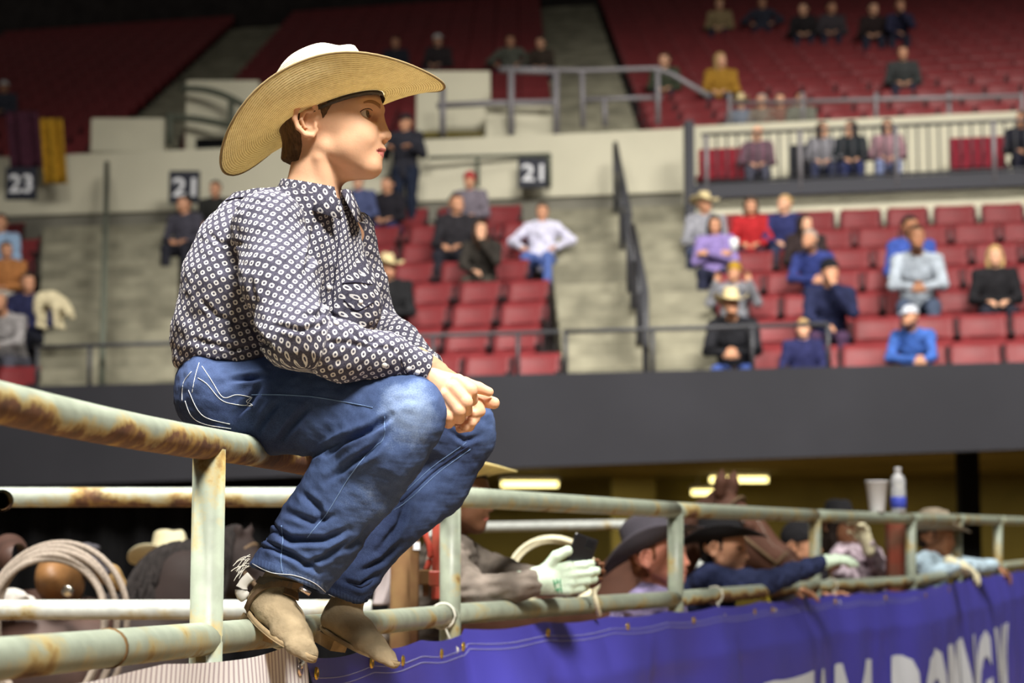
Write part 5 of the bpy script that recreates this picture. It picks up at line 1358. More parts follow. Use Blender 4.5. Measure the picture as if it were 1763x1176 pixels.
def build_figure(J, h=0.0085, parts=('body', 'shirt', 'trousers', 'shoes'), hs=HS, detail=False, seed=1, loose=1.0, hands=True):
    """J: joints in local metres. Returns dict of meshes and the head frame"""
    A = {k: np.array(v, float) for k, v in J.items() if k not in ('curl', 'female')}
    out = {}
    hf = A['hf'] / np.linalg.norm(A['hf']); hu = A.get('hu', np.array((0, 0, 1.0))); hr = np.cross(hu, hf); hr /= np.linalg.norm(hr); hr = -hr; hu = np.cross(hf, hr) * -1
    hu = np.cross(hr, hf) * 1.0
    if hu[2] < 0: hu = -hu
    lat = A['shL'] - A['shR']; lat /= np.linalg.norm(lat)
    allp = np.array([v for k, v in A.items() if k not in ('hf', 'hu', 'ndL', 'ndR', 'hdL', 'hdR')])
    lo = allp.min(0) - 0.22; hi = allp.max(0) + 0.22; hi[2] = max(hi[2], A['head'][2] + 0.20)
    legs = 'knL' in A
    def tors(fd, add, kk):
        fd.chain([A['pel'], A['waist'], A['chest'], A['neck'] - np.array((0, 0, 0.035))], np.array((0.105, 0.095, 0.112, 0.072)) * 1.0 + add, kk, axis=lat, fac=1.42)
        fd.cap(A['shL'], A['shR'], 0.062 + add, None, 0.05)
    def arm(fd, s, add, end=1.0, kk=0.02):
        sh, el, wr = A['sh' + s], A['el' + s], A['wr' + s]
        fd.chain([sh, el], [0.052 + add, 0.042 + add], kk); fd.chain([el, el + (wr - el) * end], [0.040 + add, 0.040 + add - (0.040 - 0.027) * end], kk)
    def leg(fd, s, add, end=1.0, kk=0.03):
        hp, kn, an = A['hp' + s], A['kn' + s], A['an' + s]
        fd.chain([hp, kn], [0.085 + add, 0.056 + add], kk); fd.chain([kn, kn + (an - kn) * end], [0.054 + add, 0.054 + add - 0.014 * end], kk)
    if 'body' in parts:
        fd = Field(lo, hi, h)
        head_field(fd, A['head'], hf, hr, hu, hs, detail)
        fd.cap(A['head'] - hf * 0.030 - hu * 0.02, A['neck'], 0.052, 0.056, 0.015)
        tors(fd, -0.022, 0.04)
        for s in 'LR':
            arm(fd, s, -0.006)
            if hands: hand(fd, A['wr' + s], A['hd' + s], A['nd' + s], -1 if s == 'L' else 1, 1.0, J.get('curl', 0.5))
            if legs: leg(fd, s, -0.010); fd.cap(A['an' + s], A['to' + s], 0.036, 0.028, 0.02)
        V, Q = fd.mesh(); me = mesh_np('body', V, Q)
        for m_ in (SKINS[0], M_EYE, M_LIPA): me.materials.append(m_)
        q = (V - A['head']) / hs; x, y, z = q @ hf, q @ hr, q @ hu; mi = np.zeros(len(V), int)
        mi[(np.abs(np.abs(y) - 29) < 11) & (np.abs(z - 15) < 7) & (x > 36)] = 1; mi[(np.abs(y) < 20) & (np.abs(z + 46) < 7) & (x > 50)] = 2
        me.polygons.foreach_set('material_index', np.min(mi[Q], axis=1).astype(np.int32)); out['body'] = me
    if 'shirt' in parts:
        fd = Field(lo, hi, h); tors(fd, 0.010 * loose, 0.05)
        for s in 'LR': arm(fd, s, 0.013 * loose, 0.97)
        fd.cap(A['pel'] + (A['waist'] - A['pel']) * 0.3, A['pel'] - (A['waist'] - A['pel']) * 0.35, 0.112, 0.112, 0.03, axis=lat, fac=1.42)
        fd.cap(A['neck'] + (A['head'] - A['neck']) * 0.25, A['head'], 0.068, 0.068, 0.01, 's')
        V, Q = fd.mesh(); N_ = vnormals(V, Q); V = V + N_ * (snoise(V, 7, seed, 3) * 0.007 + snoise(V * np.array((1, 1, 2.2)), 13, seed + 5, 2) * 0.004)[:, None]
        out['shirt'] = mesh_np('shirt', V, Q)
    if legs and 'trousers' in parts:
        fd = Field(lo, hi, h); fd.cap(A['hpL'], A['hpR'], 0.105, None, 0.05); fd.cap(A['pel'], A['pel'] + (A['waist'] - A['pel']) * 0.3, 0.105, 0.100, 0.04, axis=lat, fac=1.4)
        for s in 'LR': leg(fd, s, 0.012, 0.93)
        V, Q = fd.mesh(); N_ = vnormals(V, Q); V = V + N_ * (snoise(V, 8, seed + 9, 3) * 0.006)[:, None]; out['trousers'] = mesh_np('trousers', V, Q)
    if legs and 'shoes' in parts:
        for s in 'LR':
            a, t = A['an' + s], A['to' + s]; l2 = np.minimum(a, t) - 0.09; h2 = np.maximum(a, t) + 0.09
            fd = Field(l2, h2, h); fd.cap(a + np.array((0, 0, 0.02)), a - np.array((0, 0, 0.025)), 0.047, 0.045, 0.02); fd.cap(a - np.array((0, 0, 0.03)), t, 0.045, 0.036, 0.02)
            fd.cut((0, 0, min(a[2], t[2]) - 0.062 + 0.02), (0, 0, -1), 0.005)
            V, Q = fd.mesh(); out['shoe' + s] = mesh_np('shoe', V, Q)
    out['head'] = Matrix.Translation(Vector(A['head'])) @ Matrix((Vector(hf), Vector(hr), Vector(hu))).transposed().to_4x4()
    return out

# ---- hair and hats, in head units (scaled by hs)
def sdf_head(name, fn, h=0.006, hs=HS):
    fd = Field((-0.24, -0.17, -0.36), (0.17, 0.17, 0.20), h); fn(fd, lambda *p: np.array(p, float) * hs, hs); V, Q = fd.mesh()
    V = V + vnormals(V, Q) * (snoise(V * np.array((1, 1, .4)), 30, 4, 2) * 0.002)[:, None]; return mesh_np(name, V, Q)
def hair_short(fd, P, s):
    fd.ell(P(-27, 0, 40), np.array((92, 73, 82)) * s, None, 0.01); fd.cap(P(-60, 0, -5), P(-62, 0, -40), 42 * s, 38 * s, 0.02, axis=(0, 1, 0), fac=1.1)
    fd.box(P(60, 0, -10), np.array((72, 120, 74)) * s, None, 0, 0.01, 's'); fd.cut(P(0, 0, -58), (0, 0, -1), 0.01)
def hair_long(fd, P, s):
    fd.ell(P(-27, 0, 40), np.array((94, 77, 84)) * s, None, 0.01); fd.chain([P(-55, 0, 10), P(-66, 0, -90), P(-72, 0, -190)], np.array((60, 56, 30)) * s, 0.03, axis=(0, 1, 0), fac=1.25)
    for y in (-1, 1): fd.chain([P(-20, y * 66, 30), P(-18, y * 70, -60), P(-5, y * 62, -150)], np.array((20, 22, 12)) * s, 0.02)
    fd.box(P(70, 0, -60), np.array((66, 52, 116)) * s, None, 0, 0.02, 's')
def hair_bun(fd, P, s):
    hair_short(fd, P, s); fd.ell(P(-105, 0, 60), np.array((30, 30, 30)) * s, None, 0.01)
def hat_beanie(fd, P, s):
    fd.ell(P(-25, 0, 48), np.array((95, 78, 82)) * s, None, 0.01); fd.chain([P(-25, 0, 30), P(-25, 0, 44)], np.array((92, 92)) * s, 0.005, axis=(0, 1, 0), fac=0.83)
    fd.cut(P(0, 0, 26), (0.12, 0, -1), 0.004)
def hat_cap(fd, P, s):
    fd.ell(P(-24, 0, 46), np.array((95, 76, 78)) * s, None, 0.01); fd.cut(P(0, 0, 36), (0, 0, -1), 0.003)
    fd.ell(P(62, 0, 40), np.array((86, 62, 5)) * s, np.array(((0.97, 0, -0.2), (0, 1, 0), (0.2, 0, 0.97))), 0.006)
WEAR = {'short': sdf_head('hair', hair_short), 'long': sdf_head('hair', hair_long), 'bun': sdf_head('hair', hair_bun), 'beanie': sdf_head('beanie', hat_beanie), 'cap': sdf_head('cap', hat_cap, 0.0045)}
def cowboy_mesh(s=HS, curl=55):
    V, Fc, uv, rim = cowboy_brim(94 * s, 76 * s, 88 * s, 92 * s, 88 * s, math.radians(curl), 16 * s, 16 * s, 0.004, 48, 8)
    V = [(x - 20 * s, y, z + 38 * s) for x, y, z in V]
    V2, F2, uv2 = cowboy_crown(93 * s, 75 * s, 118 * s, 40, crease=0.02); V2 = [(x - 20 * s, y, z + 38 * s) for x, y, z in V2]
    n = len(V); return mesh_np('hat', V + V2, list(Fc) + [tuple(i + n for i in f) for f in F2], uv=np.array(list(uv) + list(uv2)))
WEAR['cowboy'] = cowboy_mesh()
HAIRC = {'brown': (72, 52, 38), 'black': (28, 25, 25), 'blond': (178, 146, 98), 'grey': (150, 142, 134), 'red': (122, 74, 48), 'dark': (46, 36, 32)}
def hairm(k): return mat('hair_' + k, lin(HAIRC[k]), 0.8, 0, 0.25, var=0.3, scale=60, bump=0.4, bscale=120)

# ---- poses, facing -Y, hips above the origin
def seated(lean=0.0, arms='lap', turn=0.0, look=0.0, nod=0.0, spread=0.13):
    T = Rz(turn); y0 = -0.02
    c = lambda x, z, extra=0.0: np.array((x, -lean * (z - 0.52) / 0.5 + extra, z))
    J = dict(pel=(0, 0.0, 0.56), waist=c(0, 0.70), chest=c(0, 0.88), neck=c(0, 1.035), shL=c(0.175, 0.975), shR=c(-0.175, 0.975))
    hd = c(0, 1.16, -0.03 - lean * 0.15); J['head'] = hd
    a = turn + look; J['hf'] = (math.sin(a), -math.cos(a), -nod); J['hu'] = (0, 0, 1)
    for s, q in (('L', 1), ('R', -1)):
        J['hp' + s] = (q * 0.09, -0.02, 0.54); J['kn' + s] = (q * spread, -0.43, 0.53); J['an' + s] = (q * spread, -0.42, 0.11); J['to' + s] = (q * (spread + 0.02), -0.56, 0.075)
        sh = np.array(J['sh' + s])
        if arms == 'lap': el, wr, hdv, nd = sh + (q * 0.06, -0.06, -0.27), np.array((q * 0.10, -0.30, 0.66)), (-q * 0.5, -1, -0.15), (0, 0, -1)
        elif arms == 'knees': el, wr, hdv, nd = sh + (q * 0.05, -0.14, -0.24), np.array((q * 0.06, -0.50 - lean * 0.1, 0.70)), (-q * 0.6, -0.7, -0.3), (-q, 0, -0.3)
        elif arms == 'crossed': el, wr, hdv, nd = sh + (q * 0.05, -0.08, -0.25), np.array((-q * 0.06, -0.20 - 0.02 * q - lean * .5, 0.80)), (-q, -0.1, 0.1), (0, 0.6, -0.4)
        elif arms == 'chin': 
            if q > 0: el, wr, hdv, nd = sh + (0.02, -0.20, -0.20), hd + (0.06, -0.10, -0.15), (-0.2, 0.1, 1), (-0.5, 0.6, 0)
            else: el, wr, hdv, nd = sh + (-0.04, -0.14, -0.24), np.array((-0.04, -0.42, 0.66)), (0.6, -0.6, -0.2), (0, 0, -1)
        elif arms == 'wide': el, wr, hdv, nd = sh + (q * 0.20, -0.05, -0.18), np.array((q * 0.20, -0.24, 0.68)), (-q * 0.3, -1, -0.1), (0, 0, -1)
        elif arms == 'up': el, wr, hdv, nd = sh + (q * 0.10, -0.18, -0.18), sh + (q * 0.02, -0.30, 0.04), (-q * 0.3, -0.3, 1), (0, -0.6, 0.4)
        J['el' + s] = el; J['wr' + s] = wr; J['hd' + s] = hdv; J['nd' + s] = nd
    for k in ('waist', 'chest', 'neck', 'shL', 'shR', 'head', 'elL', 'elR'): J[k] = tuple(T @ np.array(J[k], float))
    return J
def standing(arms='side', look=0.0, lean=0.0):
    c = lambda x, z: np.array((x, -lean * (z - 0.9) / 0.55, z))
    J = dict(pel=(0, 0, 0.94), waist=c(0, 1.10), chest=c(0, 1.28), neck=c(0, 1.45), shL=c(0.18, 1.385), shR=c(-0.18, 1.385), head=c(0, 1.575) + (0, -0.02, 0), hf=(math.sin(look), -math.cos(look), -0.05), hu=(0, 0, 1))
    for s, q in (('L', 1), ('R', -1)):
        J['hp' + s] = (q * 0.09, 0, 0.90); J['kn' + s] = (q * 0.10, -0.02, 0.49); J['an' + s] = (q * 0.11, 0.02, 0.10); J['to' + s] = (q * 0.13, -0.13, 0.062)
        sh = np.array(J['sh' + s])
        if arms == 'side': el, wr, hdv, nd = sh + (q * 0.06, 0.02, -0.28), sh + (q * 0.06, -0.06, -0.52), (0, -0.1, -1), (-q, 0, 0)
        else: el, wr, hdv, nd = sh + (q * 0.08, -0.04, -0.26), sh + (-q * 0.02, -0.26, -0.20), (-q * 0.5, -0.8, 0.2), (0, -0.3, -0.8)
        J['el' + s] = el; J['wr' + s] = wr; J['hd' + s] = hdv; J['nd' + s] = nd
    return J
TPL = {'lap': build_figure(seated(0.05, 'lap'), seed=2), 'lapR': build_figure(seated(0.06, 'lap', 0.15, 0.6), seed=3), 'lapL': build_figure(seated(0.06, 'lap', -0.15, -0.7), seed=4),
       'knees': build_figure(seated(0.30, 'knees', 0, 0.25), seed=5), 'kneesL': build_figure(seated(0.34, 'knees', -0.2, -0.5), seed=6), 'crossed': build_figure(seated(0.02, 'crossed', 0, 0.2), seed=7),
       'chin': build_figure(seated(0.22, 'chin', 0.1, 0.3), seed=8), 'wide': build_figure(seated(-0.04, 'wide', 0, 0.1), seed=9), 'up': build_figure(seated(0.05, 'up', 0, -0.2), seed=10),
       'stand': build_figure(standing('side', 0.3), seed=11), 'hold': build_figure(standing('hold', -0.4), seed=12)}
SHOEM = mat('dark_shoe', lin((44, 38, 36)), 0.6)
def put_mat(o, m):
    o.material_slots[0].link = 'OBJECT'; o.material_slots[0].material = m
for d_ in list(TPL.values()):
    for k_, me_ in d_.items():
        if isinstance(me_, bpy.types.Mesh) and not me_.materials: me_.materials.append(SHOEM)
for me_ in WEAR.values(): me_.materials.append(SHOEM)
def wear(root, HMx, what, mt, tag_name=None):
    o = bpy.data.objects.new('hair' if what in ('short', 'long', 'bun') else ('hat' if what == 'cowboy' else what), WEAR[what]); C.objects.link(o); o.parent = root; o.matrix_basis = HMx; put_mat(o, mt); return o
def figure(pose, loc, rz, sc, label, skin=0, shirt=(60, 60, 70), trousers=(50, 60, 90), hair=('short', 'brown'), hat=None, hatc=(210, 190, 150), group=None):
    d = TPL[pose]; r = empty('person', loc, rz, label, 'person', group); r.scale = (sc,) * 3
    for k in ('body', 'shirt', 'trousers', 'shoeL', 'shoeR'):
        if k not in d: continue
        o = bpy.data.objects.new('shoe' if k.startswith('shoe') else k, d[k]); C.objects.link(o); o.parent = r
        put_mat(o, SKINS[skin] if k == 'body' else (SHOEM if k.startswith('shoe') else cloth(shirt if k == 'shirt' else trousers)))
    if hair: wear(r, d['head'], hair[0], hairm(hair[1]))
    if hat: wear(r, d['head'], hat, mat('straw_plain', lin((214, 196, 150)), 0.8) if hatc == 'straw' else cloth(hatc))
    return r
def seat_person(px_, py_, sect, pose, label, look=0.0, sc=None, **kw):
    """a spectator whose head appears at that place, seated in the nearest row"""
    hz = TPL[pose]['head'].translation; best = None
    if sect in 'ABC':
        for k in range(NROW[sect]):
            d = k * RUN + (0.46 if k else 0.54); 
            Yg = 19.65 - 0.2416 * ((px_ - 881.5) / F * 21) + d + hz.y
            p = at(px_, py_, Yg); s = p.x; Yg = D0(s - d * skew(s)) + d + hz.y; p = at(px_, py_, Yg)
            e = p.z - (ZF + RISE * k + hz.z)
            if best is None or abs(e) < abs(best[0]): best = (e, k, p, ZF + RISE * k)
    elif sect == 'P':
        d = 6.6; Yg = 19.65 - 0.2416 * ((px_ - 881.5) / F * 25.5) + d; p = at(px_, py_, Yg + hz.y); best = (p.z - 6.0 - hz.z, 0, p, 6.0)
    else:
        for k in range(14):
            d = UD + k * URUN + 0.46; Yg = 19.65 - 0.2416 * ((px_ - 881.5) / F * (29 + k)) + d + hz.y; p = at(px_, py_, Yg); e = p.z - (UZ + UR * k + hz.z)
            if best is None or abs(e) < abs(best[0]): best = (e, k, p, UZ + UR * k)
    e, k, p, fz = best; s_ = sc if sc else max(0.86, min(1.12, 1 + e / hz.z))
    return figure(pose, (p.x - hz.x * s_, p.y - hz.y * s_ * 0 - hz.y, fz), YAW * 0.7 + look, s_, label, **kw)
# ================================================================== FIGURES AT THE FENCE
def mid(label, J, px_fields, shirt, trousers, skin, hair=None, hat=None, hat_m=None, hat_tilt=0.0, hs=HS, h=0.0065, seed=1, shirt_m=None, hat_shift=(0, 0, 0)):
    Jw = {}
    for k, v in J.items():
        Jw[k] = v if k in ('curl',) else (tuple(v) if k in ('hf', 'hu', 'hdL', 'hdR', 'ndL', 'ndR') else tuple(at(*v)))
    pel = np.array(Jw['pel']); lat = np.array(Jw['shL']) - np.array(Jw['shR']); lat[2] = 0; lat /= np.linalg.norm(lat); fw = np.array((lat[1], -lat[0], 0))
    for s, q in (('L', 1), ('R', -1)):
        hp = pel + lat * q * 0.09 - np.array((0, 0, 0.04)); Jw['hp' + s] = hp; zz = hp[2]
        Jw['kn' + s] = np.array((hp[0], hp[1], 0.06 + zz * 0.5)) + fw * 0.03 + lat * q * .02; Jw['an' + s] = np.array((hp[0], hp[1], 0.085)) + lat * q * .03; Jw['to' + s] = Jw['an' + s] + fw * 0.15 + np.array((0, 0, -0.04))
    base = Vector((pel[0], pel[1], 0)); 
    d = build_figure(Jw, h, hs=hs, detail=True, seed=seed)
    r = empty('person', base, 0, label, 'person'); Mi = to_parent(r)
    for k in ('body', 'shirt', 'trousers', 'shoeL', 'shoeR'):
        me = d[k]
        if k == 'body': me.materials[0] = SKINS[skin]; m_ = None
        else: m_ = (shirt_m or cloth(shirt)) if k == 'shirt' else (cloth(trousers) if k == 'trousers' else SHOEM)
        obj('shoe' if k.startswith('shoe') else k, me, m_, r, Mi)
    HMx = Mi @ d['head'] @ Matrix.Scale(hs / HS, 4)
    if hair: wear(r, HMx, hair[0], hairm(hair[1]))
    if hat: wear(r, HMx @ Matrix.Translation(Vector(hat_shift) * HS) @ Matrix.Rotation(-hat_tilt, 4, 'Y'), hat, hat_m)
    return r, Mi, Jw
M_KNIT = mat('pale_green_knit', lin((196, 214, 192)), 0.95, 0, 0.1, var=0.08, scale=90, bump=0.3, bscale=220, stretch=(1, 1, 3))
M_CREAMG = mat('cream_glove', lin((226, 218, 184)), 0.95, var=0.08, scale=40)
def glove(root, Mi, W, hd, nd, side, mt, curl, thumb=0.4, cuff=None, h=0.004, sc=1.08):
    W = np.array(W); d = np.array(hd, float); d /= np.linalg.norm(d)
    fd = Field(W - 0.26, W + 0.26, h); hand(fd, W, hd, nd, side, sc, curl, thumb, 0.005, 0.0035)
    c = W - d * 0.05 if cuff is None else W - np.array(cuff); fd.cap(c, W + d * 0.03, 0.034, 0.033, 0.02)
    V, Q = fd.mesh(); o = obj('glove', mesh_np('glove', V, Q), mt, root, Mi); return o, BVHTree.FromPolygons([tuple(v) for v in V], [tuple(int(i) for i in q) for q in Q])
M_TANHAT = mat('tan_straw_hat', lin((226, 206, 140)), 0.8, var=0.1, scale=30); M_GREYHAT = mat('charcoal_felt', lin((74, 70, 78)), 0.95, var=0.12, scale=10); M_BLACKHAT = mat('black_felt', lin((32, 31, 34)), 0.95, var=0.12, scale=10); M_DUSTHAT = mat('dusty_straw_hat', lin((150, 138, 120)), 0.9, var=0.15, scale=20)
# the man with the phone
J = dict(head=(800, 862, 6.36), hf=(0.98, -0.16, -0.10), neck=(772, 934, 6.40), chest=(742, 1020, 6.46), waist=(718, 1100, 6.5), pel=(708, 1180, 6.55), shR=(772, 972, 6.24), shL=(788, 962, 6.60), elR=(815, 1022, 6.10), wrR=(925, 1000, 6.10),
         elL=(872, 992, 6.50), wrL=(984, 1008, 6.24), hdR=(1, -0.05, 0.06), ndR=(0.2, 0.9, 0.1), hdL=(0.75, -0.2, 0.35), ndL=(-0.2, -0.9, 0.1), curl=0.75)
r, Mi, Jw = mid('man in a grey brown jacket leaning on the rail holding a phone in gloved hand', J, None, (112, 103, 95), (58, 64, 84), 3, ('short', 'black'), 'cowboy', M_TANHAT, math.radians(22), hs=0.00112, seed=21, hat_shift=(0, 0, 14))
g_, bvg = glove(r, Mi, Jw['wrR'], J['hdR'], J['ndR'], 1, M_KNIT, 0.55, -0.15, sc=1.28)
# green printed mark on the glove back
t = MB()
for (x0, y0, x1, y1) in ((953, 998, 956, 1012), (958, 997, 961, 1004), (953, 1005, 962, 1002), (964, 997, 966, 1012), (955, 1016, 965, 1014), (960, 1013, 961, 1021), (966, 1013, 967, 1021)):
    P = on_cloth(bvg, [(x0, y0), ((x0 + x1) / 2, (y0 + y1) / 2), (x1, y1)], 0.0006, 3)
    if len(P) > 2: t.tube(P, 0.0018, 5)
if t.v: t.build('printed_mark', mat('green_print', lin((52, 150, 104)), 0.8), g_, True, M=Matrix())
# his phone
pc = at(998, 962, 6.13); ph = empty('phone', pc, 0, 'black mobile phone held up in the pale green glove', 'phone')
R_ = Matrix.Rotation(math.radians(19), 4, 'Y') @ Matrix.Rotation(math.radians(20), 4, 'Z'); ph.matrix_basis = Matrix.Translation(pc) @ R_
m = MB(); m.box((0, 0, 0), (0.040, 0.0055, 0.072), bev=0.004); m.build('phone_case', mat('black_plastic', lin((22, 22, 26)), 0.3, 0, 0.5), ph, M=Matrix())
m = MB(); m.box((0.014, -0.0065, 0.050), (0.013, 0.0012, 0.013), bev=0.001); m.build('camera_bump', mat('phone_glass', (0.01, 0.01, 0.012), 0.08), ph, M=Matrix())
# his rope
cp = at(952, 1002, 6.95); k = 6.95 / F
t = MB()
for i, (a, b, ph_) in enumerate(((76, 74, 0), (72, 69, 0.5), (80, 77, 1.1))):
    t.tube([Vector((cp.x + a * k * math.cos(q), cp.y + 0.012 * i + 0.03 * math.sin(q + ph_), cp.z + b * k * math.sin(q) * (1.0 if math.sin(q) > 0 else 0.5))) for q in np.linspace(0, 2 * math.pi, 41)[:-1]], 0.0072, 8, closed=True)
ro = tag(t.build('lariat_rope', M_ROPEW, None, True), 'coiled cream rope hanging from the hand of the phone user', 'rope')
t = MB(); t.tube(smooth_poly([at(1000, 962, 6.5), at(1014, 982, 6.55), at(1021, 1010, 6.62), at(1027, 1040, 6.62), at(1032, 1058, 6.66)], 6), 0.0085, 8)
t.build('rope_tail', M_ROPEW, ro, True)
# the shouting man
J = dict(head=(1142, 962, 7.98), hf=(0.97, -0.22, 0.02), neck=(1128, 1016, 8.02), chest=(1110, 1078, 8.1), waist=(1095, 1140, 8.15), pel=(1090, 1200, 8.2), shR=(1105, 1046, 7.90), shL=(1150, 1046, 8.22), elR=(1110, 1110, 7.92), wrR=(1160, 1090, 7.98), elL=(1160, 1110, 8.2), wrL=(1190, 1080, 8.1),
         hdR=(1, 0, 0), ndR=(0, 0, -1), hdL=(1, 0, 0), ndL=(0, 0, -1))
r, Mi, Jw = mid('man in a charcoal cowboy hat shouting behind the fence post with open mouth', J, None, (150, 138, 178), (60, 60, 80), 4, ('short', 'red'), 'cowboy', M_GREYHAT, math.radians(24), hs=0.00124, seed=22, hat_shift=(0, 0, 10))
# navy roper
J = dict(head=(1252, 948, 9.0), hf=(0.97, -0.2, -0.12), neck=(1232, 988, 9.05), chest=(1214, 1034, 9.1), waist=(1205, 1085, 9.15), pel=(1200, 1130, 9.2), shR=(1218, 1000, 8.88), shL=(1262, 996, 9.24), elR=(1318, 1004, 8.86), wrR=(1412, 970, 9.15), elL=(1330, 1010, 9.3), wrL=(1352, 1016, 9.4),
         hdR=(0.93, 0.1, 0.22), ndR=(0.1, 0.3, -0.9), hdL=(1, 0, 0), ndL=(0, 0, -1), curl=0.45)
r, Mi, Jw = mid('man in a black hat and navy shirt stretching a gloved hand along the fence', J, None, (36, 42, 70), (50, 56, 80), 1, ('short', 'black'), 'cowboy', M_BLACKHAT, math.radians(14), hs=0.00116, seed=23, hat_shift=(0, 0, 8))
glove(r, Mi, Jw['wrR'], J['hdR'], J['ndR'], 1, M_KNIT, 0.40, 0.25)
bvn = BVHTree.FromPolygons([r.children[1].data.vertices[i].co.copy() for i in range(len(r.children[1].data.vertices))], [tuple(p_.vertices) for p_ in r.children[1].data.polygons])
def patch(pts, mt, name):
    P = [ray(bvn, x, y) for x, y in pts]
    if any(q[0] is None for q in P): return
    V = [q[0] + q[1] * 0.001 for q in P] + [q[0] + q[1] * 0.005 for q in P]; n = len(pts)
    obj(name, mesh_np(name, V, [tuple(range(n))[::-1], tuple(range(n, 2 * n))] + [(i, (i + 1) % n, n + (i + 1) % n, n + i) for i in range(n)], smooth=False), mt, r, Mi)
patch([(1202, 990), (1216, 979), (1231, 987), (1217, 1002)], M_WHITE, 'shoulder_patch'); patch([(1278, 972), (1296, 970), (1302, 978), (1284, 982)], mat('pink_patch', lin((200, 170, 190)), 0.7), 'chest_patch')
# man beyond in a black cap
J = dict(head=(1386, 942, 10.5), hf=(0.9, -0.4, 0), neck=(1380, 976, 10.55), chest=(1376, 1018, 10.6), waist=(1374, 1060, 10.65), pel=(1372, 1100, 10.7), shR=(1360, 992, 10.45), shL=(1404, 992, 10.75), elR=(1362, 1040, 10.45), wrR=(1390, 1020, 10.4), elL=(1415, 1040, 10.7), wrL=(1420, 1020, 10.5),
         hdR=(1, 0, 0), ndR=(0, 0, -1), hdL=(1, 0, 0), ndL=(0, 0, -1))
mid('man in a black knit cap between the navy roper and the next post', J, None, (58, 54, 60), (40, 40, 50), 1, ('short', 'black'), 'beanie', M_BLACKHAT, 0, seed=24)
# floral shirt
mfl = mat('mottled_floral_print', lin((214, 196, 208)), 0.9, col2=lin((124, 104, 112)), scale=26)
J = dict(head=(1452, 908, 11.5), hf=(0.7, -0.7, 0), neck=(1462, 940, 11.5), chest=(1478, 985, 11.5), waist=(1488, 1025, 11.55), pel=(1490, 1065, 11.6), shR=(1450, 962, 11.4), shL=(1500, 958, 11.65), elR=(1462, 1000, 11.2), wrR=(1440, 985, 11.1), elL=(1518, 985, 11.4), wrL=(1492, 934, 11.25),
         hdR=(-0.5, -0.5, 0.4), ndR=(0.5, 0, -0.6), hdL=(-0.3, -0.2, 0.9), ndL=(-0.5, -0.5, 0), curl=0.6)
r, Mi, Jw = mid('person in a mottled pink floral shirt lifting a cream glove beside the red post', J, None, (210, 190, 200), (60, 60, 76), 2, ('long', 'dark'), 'cowboy', M_BLACKHAT, math.radians(6), seed=25, shirt_m=mfl)
glove(r, Mi, Jw['wrL'], J['hdL'], J['ndL'], -1, M_CREAMG, 0.6, 0.3)
# pale blue shirt with dusty hat
J = dict(head=(1616, 928, 12.3), hf=(0.96, -0.25, -0.15), neck=(1602, 958, 12.3), chest=(1592, 994, 12.35), waist=(1586, 1030, 12.4), pel=(1584, 1064, 12.4), shR=(1590, 974, 12.15), shL=(1622, 970, 12.5), elR=(1602, 992, 11.95), wrR=(1648, 972, 11.95), elL=(1660, 975, 12.6), wrL=(1712, 975, 13.0),
         hdR=(0.9, -0.1, -0.35), ndR=(-0.2, 0, -0.9), hdL=(0.85, 0.1, -0.45), ndL=(-0.2, 0, -0.9), curl=0.55)
r, Mi, Jw = mid('man in a pale blue shirt and dusty grey hat resting both arms over the banner', J, None, (178, 200, 214), (60, 66, 90), 2, ('short', 'dark'), 'cowboy', M_DUSTHAT, math.radians(10), hs=0.0012, seed=26, hat_shift=(0, 0, 6))
glove(r, Mi, Jw['wrR'], J['hdR'], J['ndR'], 1, M_CREAMG, 0.55, 0.3)
# cream hat behind the dark horse
J = dict(head=(300, 976, 8.8), hf=(0.8, -0.6, 0), neck=(296, 1012, 8.8), chest=(294, 1062, 8.82), waist=(292, 1118, 8.85), pel=(292, 1170, 8.85), shR=(262, 1032, 8.75), shL=(330, 1032, 8.9), elR=(256, 1100, 8.7), wrR=(280, 1130, 8.6), elL=(336, 1100, 8.8), wrL=(320, 1130, 8.65),
         hdR=(0.5, -0.3, -0.5), ndR=(0, 0, -1), hdL=(-0.5, -0.3, -0.5), ndL=(0, 0, -1))
mid('person in a cream cowboy hat standing behind the dark horse neck', J, None, (70, 66, 70), (40, 44, 60), 1, ('short', 'brown'), 'cowboy', mat('cream_felt', lin((238, 228, 190)), 0.9), math.radians(4), seed=27, h=0.008)

